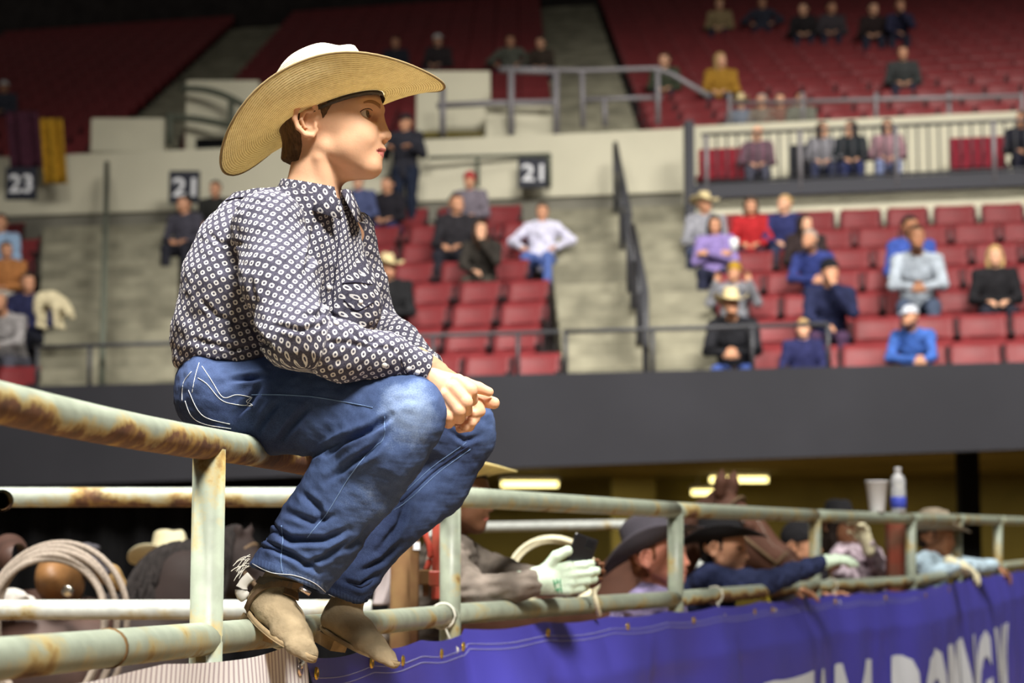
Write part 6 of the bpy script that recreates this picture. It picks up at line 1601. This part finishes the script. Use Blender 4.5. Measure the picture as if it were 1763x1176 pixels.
# ================================================================== HORSES
def horse(label, poll, nose, withers, rump, coat, mane_m, blaze=False, h=0.013, ear_fwd=0.3, stripe=None):
    P, N_, W, R_ = (np.array(x) for x in (poll, nose, withers, rump))
    ax = N_ - P; ax /= np.linalg.norm(ax); L = np.linalg.norm(N_ - P); k = L / 0.56
    sd = np.cross(ax, (0, 0, 1)); sd /= np.linalg.norm(sd); up = np.cross(sd, ax)
    bd = R_ - W; bd[2] = 0; bl = np.linalg.norm(bd); bd /= bl; bs = np.array((bd[1], -bd[0], 0))
    pts = np.array([P, N_, W, R_]); lo = pts.min(0) - 0.42; hi = pts.max(0) + 0.32; lo[2] = -0.02
    fd = Field(lo, hi, h)
    z0 = W[2]
    bc0 = W + np.array((0, 0, -0.30)); bc1 = R_ + np.array((0, 0, -0.30))
    fd.chain([bc0, (bc0 + bc1) / 2 + np.array((0, 0, -0.03)), bc1], [0.285, 0.295, 0.27], 0.06, axis=bs, fac=0.92)
    fd.cap(W + np.array((0, 0, -0.07)), W - bd * 0.06 + np.array((0, 0, -0.16)), 0.10, 0.14, 0.1)
    # neck: deep at the base, narrow at the throat
    fd.chain([W + np.array((0, 0, -0.20)) - bd * 0.16, (W + P) / 2 + np.array((0, 0, -0.06)), P - up * 0.05 * k], [0.21, 0.145, 0.095], 0.06, axis=sd, fac=0.66)
    q = lambda x, y, z: P + (ax * x + sd * y + up * z) * k
    fd.chain([q(0.04, 0, -0.02), q(0.20, 0, -0.05), q(0.40, 0, -0.02), q(0.53, 0, -0.015)], np.array((0.095, 0.115, 0.070, 0.058)) * k, 0.04, axis=sd, fac=0.72)
    fd.cap(q(0.12, 0, -0.13), q(0.22, 0, -0.14), 0.075 * k, 0.06 * k, 0.04, axis=sd, fac=0.7)
    for s in (-1, 1):
        e0 = q(-0.02, s * 0.055, 0.055); e1 = e0 + (up * 0.75 - ax * ear_fwd + sd * s * 0.15 + np.array((0, 0, 0.6))) / 1.1 * 0.085 * k; fd.cap(e0, (e0 + e1) / 2, 0.026 * k, 0.030 * k, 0.015); fd.cap((e0 + e1) / 2, e1, 0.028 * k, 0.008 * k, 0.01)
        fd.ell(q(0.53, s * 0.045, 0.02), np.array((0.018, 0.014, 0.016)) * k, None, 0.006, 's'); fd.cap(q(0.15, s * 0.075, 0.035), q(0.20, s * 0.075, 0.035), 0.025 * k, 0.022 * k, 0.02)
    fd.cap(q(0.585, 0, -0.05), q(0.46, 0, -0.055), 0.010 * k, 0.008 * k, 0.008, 's')
    for c, f in ((bc0 - bd * 0.10, 1), (bc1 + bd * 0.06, -1)):
        for s in (-1, 1):
            t = c + bs * s * 0.13; g = lambda off, z: np.array((t[0], t[1], 0)) - bd * off + np.array((0, 0, z))
            if f == 1: ch = [g(0, z0 * 0.62), g(0.02, z0 * 0.36), g(0.0, z0 * 0.12), g(0.02, 0.05)]; rr = [0.12, 0.062, 0.042, 0.055]
            else: ch = [g(0, z0 * 0.66), g(0.10, z0 * 0.52), g(-0.10, z0 * 0.34), g(-0.06, z0 * 0.11), g(-0.04, 0.05)]; rr = [0.16, 0.12, 0.06, 0.042, 0.055]
            fd.chain(ch, rr, 0.03)
    fd.cut((0, 0, 0.002), (0, 0, -1), 0.003)
    V, Q = fd.mesh(); N2 = vnormals(V, Q); V = V + N2 * (snoise(V, 3, 8, 2) * 0.006)[:, None]
    r = empty('horse', (W[0], W[1], 0), 0, label, 'horse'); Mi = to_parent(r)
    obj('body', mesh_np('body', V, Q), coat, r, Mi)
    bv = BVHTree.FromPolygons([tuple(v) for v in V], [tuple(int(i) for i in q_) for q_ in Q])
    for s in (-1, 1):
        V_, F_ = lathe([(0.0001, 0.016 * k), (0.010 * k, 0.012 * k), (0.016 * k, 0.0), (0.010 * k, -0.012 * k), (0.0001, -0.016 * k)], 12); obj('eye', mesh_np('eye', V_, F_), M_EYE, r, Mi @ Matrix.Translation(Vector(q(0.17, s * 0.088, 0.03))))
    # mane: locks along the crest
    m = MB(); rg = random.Random(4)
    for i in range(90):
        t = rg.random(); c = (Vector(W) + Vector((0, 0, -0.02))).lerp(Vector(P + up * 0.02), t); c += Vector((0, 0, 0.05 * math.sin(t * math.pi)))
        s = -1 if Vector(sd).y > 0 else 1
        o = Vector(sd) * s * 1.0
        h_ = bv.ray_cast(c + Vector((0, 0, 0.5)), Vector((0, 0, -1))); c0 = h_[0] if h_[0] is not None else c
        Pn = [c0 + Vector((0, 0, 0.008)), c0 + o * 0.05 + Vector((0, 0, -0.02)), c0 + o * 0.105 + Vector((rg.uniform(-.02, .02), 0, -0.12)), c0 + o * 0.12 + Vector((rg.uniform(-.04, .04), 0, -0.22 - rg.random() * 0.08))]
        m.tube(smooth_poly(Pn, 3), [0.014] * 4 + [0.012] * 3 + [0.009] * 2 + [0.003], 5)
    mo = m.build('mane', mane_m, r, True); mo['kind'] = 'stuff'
    m = MB(); T0 = Vector(R_) + Vector(bd) * 0.22 + Vector((0, 0, -0.10))
    for i in range(26):
        o = Vector((rg.uniform(-.04, .04), rg.uniform(-.04, .04), 0)); m.tube(smooth_poly([T0, T0 + Vector(bd) * 0.07 + o * .5 + Vector((0, 0, -0.12)), T0 + Vector(bd) * 0.08 + o + Vector((0, 0, -0.5)), T0 + Vector(bd) * 0.06 + o * 1.4 + Vector((0, 0, -0.85))], 3), 0.010, 5)
    mo = m.build('tail', mane_m, r, True); mo['kind'] = 'stuff'
    # bridle
    m = MB()
    def ringat(x, rz, ry, zc):
        m.tube([Vector(q(x, ry * math.cos(a), zc + rz * math.sin(a))) for a in np.linspace(0, 2 * math.pi, 25)[:-1]], 0.009, 6, closed=True)
    ringat(0.40, 0.074, 0.058, -0.02); ringat(0.06, 0.115, 0.082, -0.02)
    for s in (-1, 1): m.tube([Vector(q(0.07, s * 0.084, -0.02)), Vector(q(0.22, s * 0.088, -0.02)), Vector(q(0.40, s * 0.060, -0.02))], 0.009, 6)
    m.build('bridle', M_STRAP, r, True)
    if blaze:
        V_ = []; n = 14
        for i in range(n + 1):
            x = 0.13 + 0.36 * i / n; wd = (0.030 + 0.016 * math.sin(i / n * math.pi)) * k
            for a in (-1, 1):
                o = Vector(q(x, a * wd / k, 0.3)); h_ = bv.ray_cast(o, Vector(-up)); V_.append((h_[0] if h_[0] is not None else o) + Vector(up) * 0.004)
        nn = len(V_); V_ += [v - Vector(up) * 0.008 for v in V_]
        F_ = [(2 * i, 2 * i + 1, 2 * i + 3, 2 * i + 2) for i in range(n)] + [(nn + 2 * i + 2, nn + 2 * i + 3, nn + 2 * i + 1, nn + 2 * i) for i in range(n)]
        obj('blaze', mesh_np('blaze', V_, F_), mat('white_hair', lin((206, 196, 184)), 0.9), r, Mi)
    return r, Mi, bv
M_COATD = mat('dark_bay_coat', lin((44, 35, 33)), 0.7, 0, 0.2, var=0.2, scale=5); M_COATB = mat('brown_coat', lin((92, 62, 50)), 0.7, 0, 0.2, var=0.2, scale=4)
M_MANED = mat('dark_mane', lin((38, 33, 32)), 0.85, var=0.3, scale=60)
hA_, MiA, bvA = horse('dark brown saddled horse standing behind the near fence rails', at(410, 944, 7.25), at(505, 1066, 7.15), at(180, 1050, 7.1), at(-230, 1040, 6.9), M_COATD, M_MANED)
hB_, MiB, bvB = horse('brown horse with a white blaze and one upright ear behind the black hat', at(1242, 870, 10.1), at(1396, 1004, 9.85), at(1075, 965, 10.6), at(760, 985, 11.6), M_COATB, mat('brown_mane', lin((84, 56, 44)), 0.8, var=0.3, scale=60), True)
# saddle on the dark horse
M_LEA = mat('saddle_leather', lin((122, 86, 50)), 0.5, 0, 0.4, var=0.25, scale=12); M_LEAD = mat('dark_saddle_leather', lin((74, 52, 44)), 0.55, 0, 0.35, var=0.2, scale=10)
sd_o = at(90, 1000, 6.98); SAD = empty('saddle', sd_o, 0, 'brown leather roping saddle with black wrapped horn on the dark horse', 'saddle'); Ms = to_parent(SAD)
def sdfpart(name, build, lo, hi, h, mt, parent, Mi, nz=0.0):
    fd = Field(lo, hi, h); build(fd); V, Q = fd.mesh()
    if nz: V = V + vnormals(V, Q) * (snoise(V, 22, 6, 3) * nz)[:, None]
    return obj(name, mesh_np(name, V, Q), mt, parent, Mi)
def A_(x, y, D): return np.array(at(x, y, D))
sl, sh_ = A_(-100, 1290, 6.45), A_(230, 900, 7.5)
def b_skirt(fd):
    fd.chain([A_(-40, 1170, 6.98), A_(70, 1176, 6.98), A_(150, 1176, 7.0)], [0.305, 0.31, 0.29], 0.05, axis=(0, 1, 0), fac=1.12); 
    fd.chain([A_(-40, 1190, 6.98), A_(70, 1196, 6.98), A_(150, 1196, 7.0)], [0.305, 0.31, 0.29], 0.02, 's', axis=(0, 1, 0), fac=1.0)
sdfpart('skirt', b_skirt, np.minimum(sl, sh_) - 0.05, np.maximum(sl, sh_) + 0.05, 0.012, M_LEAD, SAD, Ms)
sdfpart('swell', lambda fd: (fd.ell(A_(102, 996, 6.86), (0.080, 0.17, 0.085), None, 0.03), fd.cap(A_(108, 960, 6.9), A_(102, 1010, 6.9), 0.05, 0.08, 0.03)), A_(40, 1060, 6.6), A_(180, 920, 7.15), 0.008, M_LEA, SAD, Ms)
sdfpart('horn', lambda fd: (fd.cap(A_(146, 985, 6.88), A_(148, 948, 6.88), 0.026, 0.024, 0.015), fd.ell(A_(150, 944, 6.88), (0.046, 0.044, 0.018), None, 0.01), fd.chain([A_(128, 960, 6.85), A_(160, 970, 6.84), A_(182, 985, 6.86)], [0.022, 0.026, 0.018], 0.01)), A_(90, 1010, 6.7), A_(215, 915, 7.05), 0.006, mat('black_rubber_wrap', lin((70, 68, 74)), 0.5, var=0.3, scale=30), SAD, Ms, 0.004)
sdfpart('cantle', lambda fd: fd.chain([A_(22, 962, 6.72), A_(16, 950, 6.9), A_(22, 962, 7.1)], [0.05, 0.055, 0.05], 0.03), A_(-50, 1010, 6.55), A_(90, 910, 7.25), 0.008, M_LEAD, SAD, Ms)
sdfpart('fork_cover', lambda fd: fd.chain([A_(168, 982, 6.9), A_(190, 990, 6.9), A_(205, 1005, 6.92)], [0.035, 0.034, 0.026], 0.02), A_(130, 1030, 6.75), A_(240, 955, 7.05), 0.006, mat('tan_leather', lin((156, 128, 84)), 0.6, var=0.2, scale=30), SAD, Ms)
V_, F_ = lathe([(0.0001, 0.006), (0.016, 0.004), (0.022, 0.0), (0.0001, -0.002)], 18)
obj('concho', mesh_np('concho', V_, F_), mat('silver', lin((226, 222, 210)), 0.2, 1.0), SAD, Ms @ Matrix.Translation(at(116, 1018, 6.70)) @ Matrix.Rotation(math.radians(90), 4, 'X'))
sdfpart('saddle_pad', lambda fd: fd.chain([A_(-30, 1040, 6.68), A_(20, 1034, 6.66), A_(46, 1036, 6.68)], [0.03, 0.036, 0.022], 0.02, axis=(1, 0, 0), fac=1.5), A_(-90, 1080, 6.5), A_(100, 1000, 6.85), 0.007, mat('white_fleece', lin((226, 220, 212)), 0.95, bump=0.6, bscale=60), SAD, Ms, 0.004)
# rope coils on the saddle
t = MB()
for i in range(5):
    c = at(82 + i * 3, 1068 - i * 2, 6.48); k = 6.48 / F; a, b = 96 + i * 6 - 10 * (i % 2), 104 + 5 * i
    t.tube([Vector((c.x + a * k * math.cos(q), c.y + 0.014 * i + 0.02 * math.sin(q * 2 + i), c.z + b * k * math.sin(q) * (1.0 if math.sin(q) > 0 else 1.5))) for q in np.linspace(0, 2 * math.pi, 49)[:-1]], 0.0105, 8, closed=True)
tag(t.build('lariat_rope', M_ROPEG, None, True), 'grey lariat coil hanging over the saddle of the dark horse', 'rope')
# pale cloth over the cross rail end
m_ = mat('pale_grey_cloth', lin((196, 186, 188)), 0.9, var=0.06, scale=6, bump=0.2, bscale=12)
def pc_(u, v):
    x = 640 + 56 * u + 6 * math.sin(v * 3); y = 968 + 74 * v - 14 * u * (1 - v); q = at(x, y, 6.32 + 0.02 * math.sin(u * 9 + v * 2)); return q
o = cloth_sheet('hanging_cloth', pc_, 18, 18, (0, 1), (0, 1), m_, None); tag(o, 'pale grey cloth hanging beside the rusted gate post', 'cloth')
md = o.modifiers.new('thick', 'SOLIDIFY'); md.thickness = 0.004
# ================================================================== SPECTATORS
sp = seat_person
sp(1217, 352, 'C', 'lapR', 'spectator in a tan cowboy hat and grey jacket below the dark post', shirt=(150, 150, 158), trousers=(60, 66, 90), skin=1, hat='cowboy', hatc='straw')
sp(1232, 388, 'C', 'crossed', 'woman with dark hair in a purple hoodie by the stairs', shirt=(140, 122, 178), trousers=(40, 42, 60), skin=1, hair=('long', 'black'))
sp(1295, 356, 'C', 'lap', 'woman in a bright red shirt under the platform', shirt=(172, 42, 46), trousers=(60, 40, 50), skin=1, hair=('long', 'brown'))
sp(1352, 352, 'C', 'lapL', 'person with blond hair and navy top seated below the platform railing', shirt=(48, 52, 96), trousers=(50, 56, 80), skin=0, hair=('bun', 'blond'))
sp(1390, 386, 'C', 'lapR', 'woman with long dark hair in a brown black jacket among red seats', shirt=(52, 42, 42), trousers=(60, 50, 50), skin=0, hair=('long', 'dark'))
sp(1406, 412, 'C', 'kneesL', 'grey haired spectator leaning forward in a navy and blue top', shirt=(52, 62, 120), trousers=(40, 44, 66), skin=1, hair=('short', 'grey'))
sp(1440, 470, 'C', 'chin', 'man in a navy sweater and black cap with hand near chin', shirt=(36, 40, 68), trousers=(70, 50, 74), skin=1, hair=('short', 'black'), hat='beanie', hatc=(30, 30, 34))
sp(1385, 522, 'C', 'lap', 'blond child in a navy top with red print in the second row', shirt=(42, 44, 82), trousers=(40, 44, 74), skin=0, hair=('short', 'blond'), sc=0.86)
sp(1266, 470, 'C', 'up', 'spectator in a grey hoodie with a yellow and black knit cap', shirt=(128, 128, 134), trousers=(40, 44, 70), skin=1, hat='beanie', hatc=(180, 140, 46))
sp(1273, 524, 'C', 'knees', 'spectator in a pale cowboy hat and black jacket near the stairs', shirt=(36, 36, 40), trousers=(66, 86, 150), skin=1, hat='cowboy', hatc='straw')
sp(1572, 392, 'C', 'lapR', 'spectator with short black hair in a bright blue jacket', shirt=(62, 84, 160), trousers=(40, 44, 66), skin=2, hair=('short', 'black'))
sp(1592, 430, 'C', 'knees', 'large man in a pale grey hoodie leaning forward', shirt=(160, 168, 178), trousers=(70, 80, 100), skin=2, hair=('short', 'brown'), sc=1.12)
sp(1716, 442, 'C', 'lap', 'blond woman in a black jacket reading a white paper', shirt=(34, 33, 36), trousers=(40, 40, 50), skin=0, hair=('long', 'blond'))
sp(1580, 508, 'C', 'kneesL', 'child in a grey vest and blue sleeves with a pale cap', shirt=(62, 96, 168), trousers=(74, 96, 160), skin=1, hat='cap', hatc=(190, 194, 204), sc=0.9)
p = at(1727, 480, 20.75); m = MB(); R_ = Matrix.Rotation(math.radians(20), 3, 'Y') @ Matrix.Rotation(math.radians(-25), 3, 'X')
m.box(p, (0.12, 0.004, 0.085), R_, 0.001); tag(m.build('paper', M_WHITE), 'white sheet of paper held by the blond woman', 'paper')
p = at(1264, 432, 20.7); m = MB(); V_, F_ = lathe([(0.0, 0.0), (0.035, 0.0), (0.048, 0.13), (0.045, 0.13), (0.0, 0.01)], 14); m.add([v + p for v in V_], F_); tag(m.build('cup', M_WHITE, None, True), 'white paper cup held up behind the knit cap', 'cup')
# block behind the boy
sp(933, 366, 'B', 'wide', 'man in a pale lavender long sleeved shirt by the stairs', shirt=(206, 204, 224), trousers=(84, 104, 164), skin=1, hair=('short', 'brown'))
sp(790, 352, 'B', 'lapR', 'person in a dark jacket seated beside the brown haired woman', shirt=(46, 44, 48), trousers=(40, 40, 48), skin=1, hair=('short', 'dark'))
sp(836, 396, 'B', 'chin', 'brown haired woman in a dark olive coat in the middle rows', shirt=(54, 50, 46), trousers=(64, 60, 54), skin=0, hair=('long', 'brown'))
sp(810, 312, 'B', 'lap', 'person in a bright red cap and grey top under sign 21', shirt=(120, 112, 122), trousers=(60, 60, 70), skin=1, hat='beanie', hatc=(170, 50, 56))
sp(672, 462, 'B', 'lapR', 'man in a cream cowboy hat and black jacket behind the boy chest', shirt=(36, 36, 38), trousers=(50, 50, 56), skin=1, hat='cowboy', hatc='straw')
sp(668, 318, 'B', 'lapL', 'dark haired spectator in black in the row behind the boy chin', shirt=(38, 36, 42), trousers=(54, 52, 84), skin=1, hair=('short', 'black'))
sp(618, 312, 'B', 'lap', 'spectator in a slate blue top with a white cap behind the boy collar', shirt=(76, 84, 120), trousers=(60, 60, 76), skin=0, hat='cap', hatc=(226, 228, 234))
figure('hold', Vector((at(698, 212, 26.2).x, 26.2, at(698, 212, 26.2).z - 1.575)), YAW, 1.0, 'guard in a dark coat with yellow shoulders standing at the cream wall', skin=1, shirt=(48, 48, 56), trousers=(34, 40, 56), hat='cap', hatc=(40, 40, 44))
for q in (-1, 1):
    pass
sp(372, 326, 'B', 'lap', 'dark dressed spectator in the top row next to the boy shoulder', shirt=(46, 46, 44), trousers=(50, 48, 50), skin=1, hair=('short', 'dark'))
sp(318, 352, 'B', 'lapL', 'spectator in a grey and black top at the top row corner', shirt=(70, 68, 78), trousers=(44, 44, 52), skin=1, hair=('short', 'black'))
sp(14, 432, 'A', 'lapR', 'spectator in an orange top with a white lap blanket under sign 23', shirt=(176, 118, 70), trousers=(206, 200, 190), skin=1, hair=('short', 'brown'))
sp(2, 385, 'A', 'lap', 'spectator in a pale blue top at the picture edge', shirt=(150, 176, 206), trousers=(60, 60, 70), skin=1, hair=('short', 'brown'))
sp(10, 520, 'A', 'knees', 'spectator in a grey and white jacket in the lower row', shirt=(150, 146, 146), trousers=(80, 80, 90), skin=1, hair=('short', 'grey'))
sp(52, 488, 'A', 'lapR', 'spectator in dark navy by the far stairs with the pale dog', shirt=(42, 44, 74), trousers=(36, 38, 50), skin=1, hair=('short', 'dark'))
# platform
sp(1305, 240, 'P', 'lapL', 'bald spectator in a grey and red jacket behind the railing', shirt=(112, 84, 96), trousers=(90, 90, 106), skin=0, hair=None)
sp(1420, 232, 'P', 'lapR', 'woman with long brown hair and a grey top behind the railing', shirt=(130, 128, 134), trousers=(60, 64, 90), skin=0, hair=('long', 'brown'))
sp(1466, 226, 'P', 'lapL', 'woman in a black jacket and blue jeans behind the railing', shirt=(40, 44, 48), trousers=(56, 62, 104), skin=0, hair=('long', 'dark'))
sp(1530, 228, 'P', 'lap', 'woman with black hair in a plaid shirt and pale jeans behind the railing', shirt=(150, 116, 124), trousers=(128, 138, 176), skin=0, hair=('long', 'black'))
sp(1762, 222, 'P', 'lapL', 'person in black at the end of the railed platform', shirt=(36, 36, 44), trousers=(40, 40, 56), skin=1, hair=('long', 'brown'))
def chair(px_, d, label, col):
    p = S((px_ - 881.5) / F * 25.6, d, 6.0); r = empty('chair', p, YAW * 0.7, label, 'chair')
    M0 = Matrix(); ch = cloth(col)
    m = MB(); m.box((0, 0, 0.46), (0.23, 0.22, 0.03), bev=0.02); m.build('seat', ch, r, M=M0)
    m = MB(); m.box((0, 0.23, 0.74), (0.22, 0.025, 0.20), bev=0.02); m.build('backrest', ch, r, M=M0)
    for sx in (-1, 1):
        for sy in (-1, 1):
            m = MB(); m.tube([(sx * 0.2, sy * 0.2, 0.0), (sx * 0.2, sy * 0.2, 0.44 if sy < 0 else 0.60)], 0.013, 8); m.build('leg', M_RAILD, r, True, M=M0)
for x, lab, c in ((1210, 'empty maroon chair behind the railing next to the dark post', (130, 40, 50)), (1244, 'empty maroon chair behind the railing, second from the dark post', (130, 40, 50)), (1350, 'empty black chair between the bald spectator and the long haired woman', (44, 44, 48)), (1378, 'black chair with a pale coat beside the long haired woman', (90, 90, 96)), (1586, 'maroon chair behind the railing beside the plaid shirt', (126, 40, 52)), (1618, 'maroon chair behind the railing, farther from the plaid shirt', (126, 40, 52))): chair(x, 6.75, lab, c)
# upper tier
up_ = [(1243, 105, 'R', 'lapR', 'person in a mustard yellow top in the upper tier', (166, 124, 48), ('long', 'blond'), None), (1556, 92, 'R', 'lap', 'person in a black vest with white sleeves alone in the upper tier', (60, 62, 62), ('short', 'dark'), None),
       (1240, 8, 'R', 'lap', 'person in a khaki top near the top of the picture', (150, 130, 96), ('short', 'blond'), None), (1312, 6, 'R', 'wide', 'wide shouldered person in dark slate in the topmost visible row', (56, 58, 70), ('short', 'brown'), None), (1384, 16, 'R', 'lapL', 'person in black holding something pale high in the upper tier', (44, 40, 42), ('short', 'dark'), None),
       (1434, 14, 'R', 'lapR', 'person with a white item on the lap high in the upper tier', (70, 64, 68), ('short', 'dark'), None), (1506, 16, 'R', 'lapR', 'person in dark brown beside the navy spectator high up', (50, 40, 40), ('short', 'dark'), None), (1556, 10, 'R', 'chin', 'person in navy leaning at the top of the upper tier', (48, 48, 70), ('short', 'brown'), None),
       (1277, 182, 'R', 'lap', 'person in a cream hat behind the cream wall in the first upper row', (110, 116, 128), ('short', 'grey'), 'cowboy'), (1312, 196, 'R', 'lapL', 'grey haired person in the first upper row beside the cream hat', (120, 110, 100), ('short', 'grey'), None), (1345, 194, 'R', 'lap', 'person in brown in the first upper row, third along', (120, 90, 80), ('short', 'brown'), None),
       (1382, 188, 'R', 'lapR', 'person in a grey green top in the first upper row, fourth along', (110, 110, 100), ('short', 'dark'), None), (1145, 104, 'R', 'lapL', 'person in a dark green top beside the upper stairs', (70, 76, 60), ('short', 'brown'), None),
       (682, 74, 'M', 'lap', 'person in dark slate in the upper tier right above the hat brim', (52, 54, 64), ('short', 'brown'), None), (756, 70, 'M', 'lapR', 'person in a white cap in the dim upper tier', (60, 54, 56), ('short', 'brown'), 'cap'), (878, 72, 'M', 'wide', 'person in a grey green sweatshirt in the dim upper tier', (96, 98, 88), ('short', 'brown'), None), (932, 74, 'M', 'lapL', 'person in brown next to the grey green sweatshirt', (74, 64, 56), ('short', 'dark'), None),
       (8, 150, 'L', 'lap', 'person in a white cap in the dark upper corner', (70, 72, 84), ('short', 'brown'), 'cap')]
for i, (x, y, sec, pose, lab, c, hr_, ht) in enumerate(up_): sp(x, y, sec, pose, lab, shirt=c, trousers=(50, 50, 64), skin=i % 2, hair=hr_, hat=ht, hatc='straw' if ht == 'cowboy' else (220, 220, 220))
# yellow and maroon cloths hung beside sign 23
for x0, x1, y0, y1, c, lab in ((70, 108, 204, 316, (176, 134, 40), 'mustard yellow banner cloth hanging beside sign 23'), (12, 66, 192, 288, (74, 40, 54), 'dark maroon banner cloth hanging above sign 23')):
    def hc(u, v, x0=x0, x1=x1, y0=y0, y1=y1): return at(x0 + (x1 - x0) * u + 8 * v, y0 + (y1 - y0) * v, 27.0 + 0.05 * math.sin(u * 12))
    o = cloth_sheet('hanging_cloth', hc, 20, 8, (0, 1), (0, 1), cloth(c), None); tag(o, lab, 'cloth'); md = o.modifiers.new('thick', 'SOLIDIFY'); md.thickness = 0.02
# pale dog on the far stairs
dg = at(84, 540, 21.7); DOG = empty('dog', (dg.x, dg.y, 0), 0, 'pale cream dog sniffing the far stairs beside the navy spectator', 'dog'); k = 21.7 / F
def D_(x, y, z=0.0): q = at(x, y, 21.7); return np.array((q.x, q.y + z, q.z))
def b_dog(fd):
    fd.chain([D_(74, 515), D_(90, 516), D_(104, 524)], [0.088, 0.092, 0.088], 0.04)
    for x, z in ((68, -0.06), (72, 0.06)): fd.chain([D_(x + 2, 520, z), D_(x - 1, 536, z), D_(x + 2, 548, z), D_(x, 561, z)], [0.065, 0.042, 0.026, 0.026], 0.02); fd.cap(D_(x, 562, z), D_(x + 5, 563, z), 0.026, 0.022, 0.01)
    for x, z in ((98, -0.06), (103, 0.06)): fd.chain([D_(x, 530, z), D_(x, 546, z), D_(x, 561, z)], [0.055, 0.030, 0.026], 0.02); fd.cap(D_(x, 562, z), D_(x + 5, 563, z), 0.026, 0.022, 0.01)
    fd.chain([D_(106, 522), D_(114, 530), D_(119, 538)], [0.065, 0.052, 0.050], 0.03); fd.chain([D_(119, 538), D_(125, 546)], [0.050, 0.028], 0.02)
    for z in (-0.05, 0.05): fd.cap(D_(117, 534, z), D_(116, 543, z * 1.2), 0.022, 0.016, 0.01)
    fd.chain([D_(70, 512), D_(62, 516), D_(58, 526)], [0.030, 0.024, 0.014], 0.015)
sdfpart('body', b_dog, D_(44, 575) - 0.15, D_(140, 495) + 0.15, 0.010, mat('cream_fur', lin((206, 194, 160)), 0.95, var=0.15, scale=20, bump=0.4, bscale=80), DOG, to_parent(DOG), 0.004)
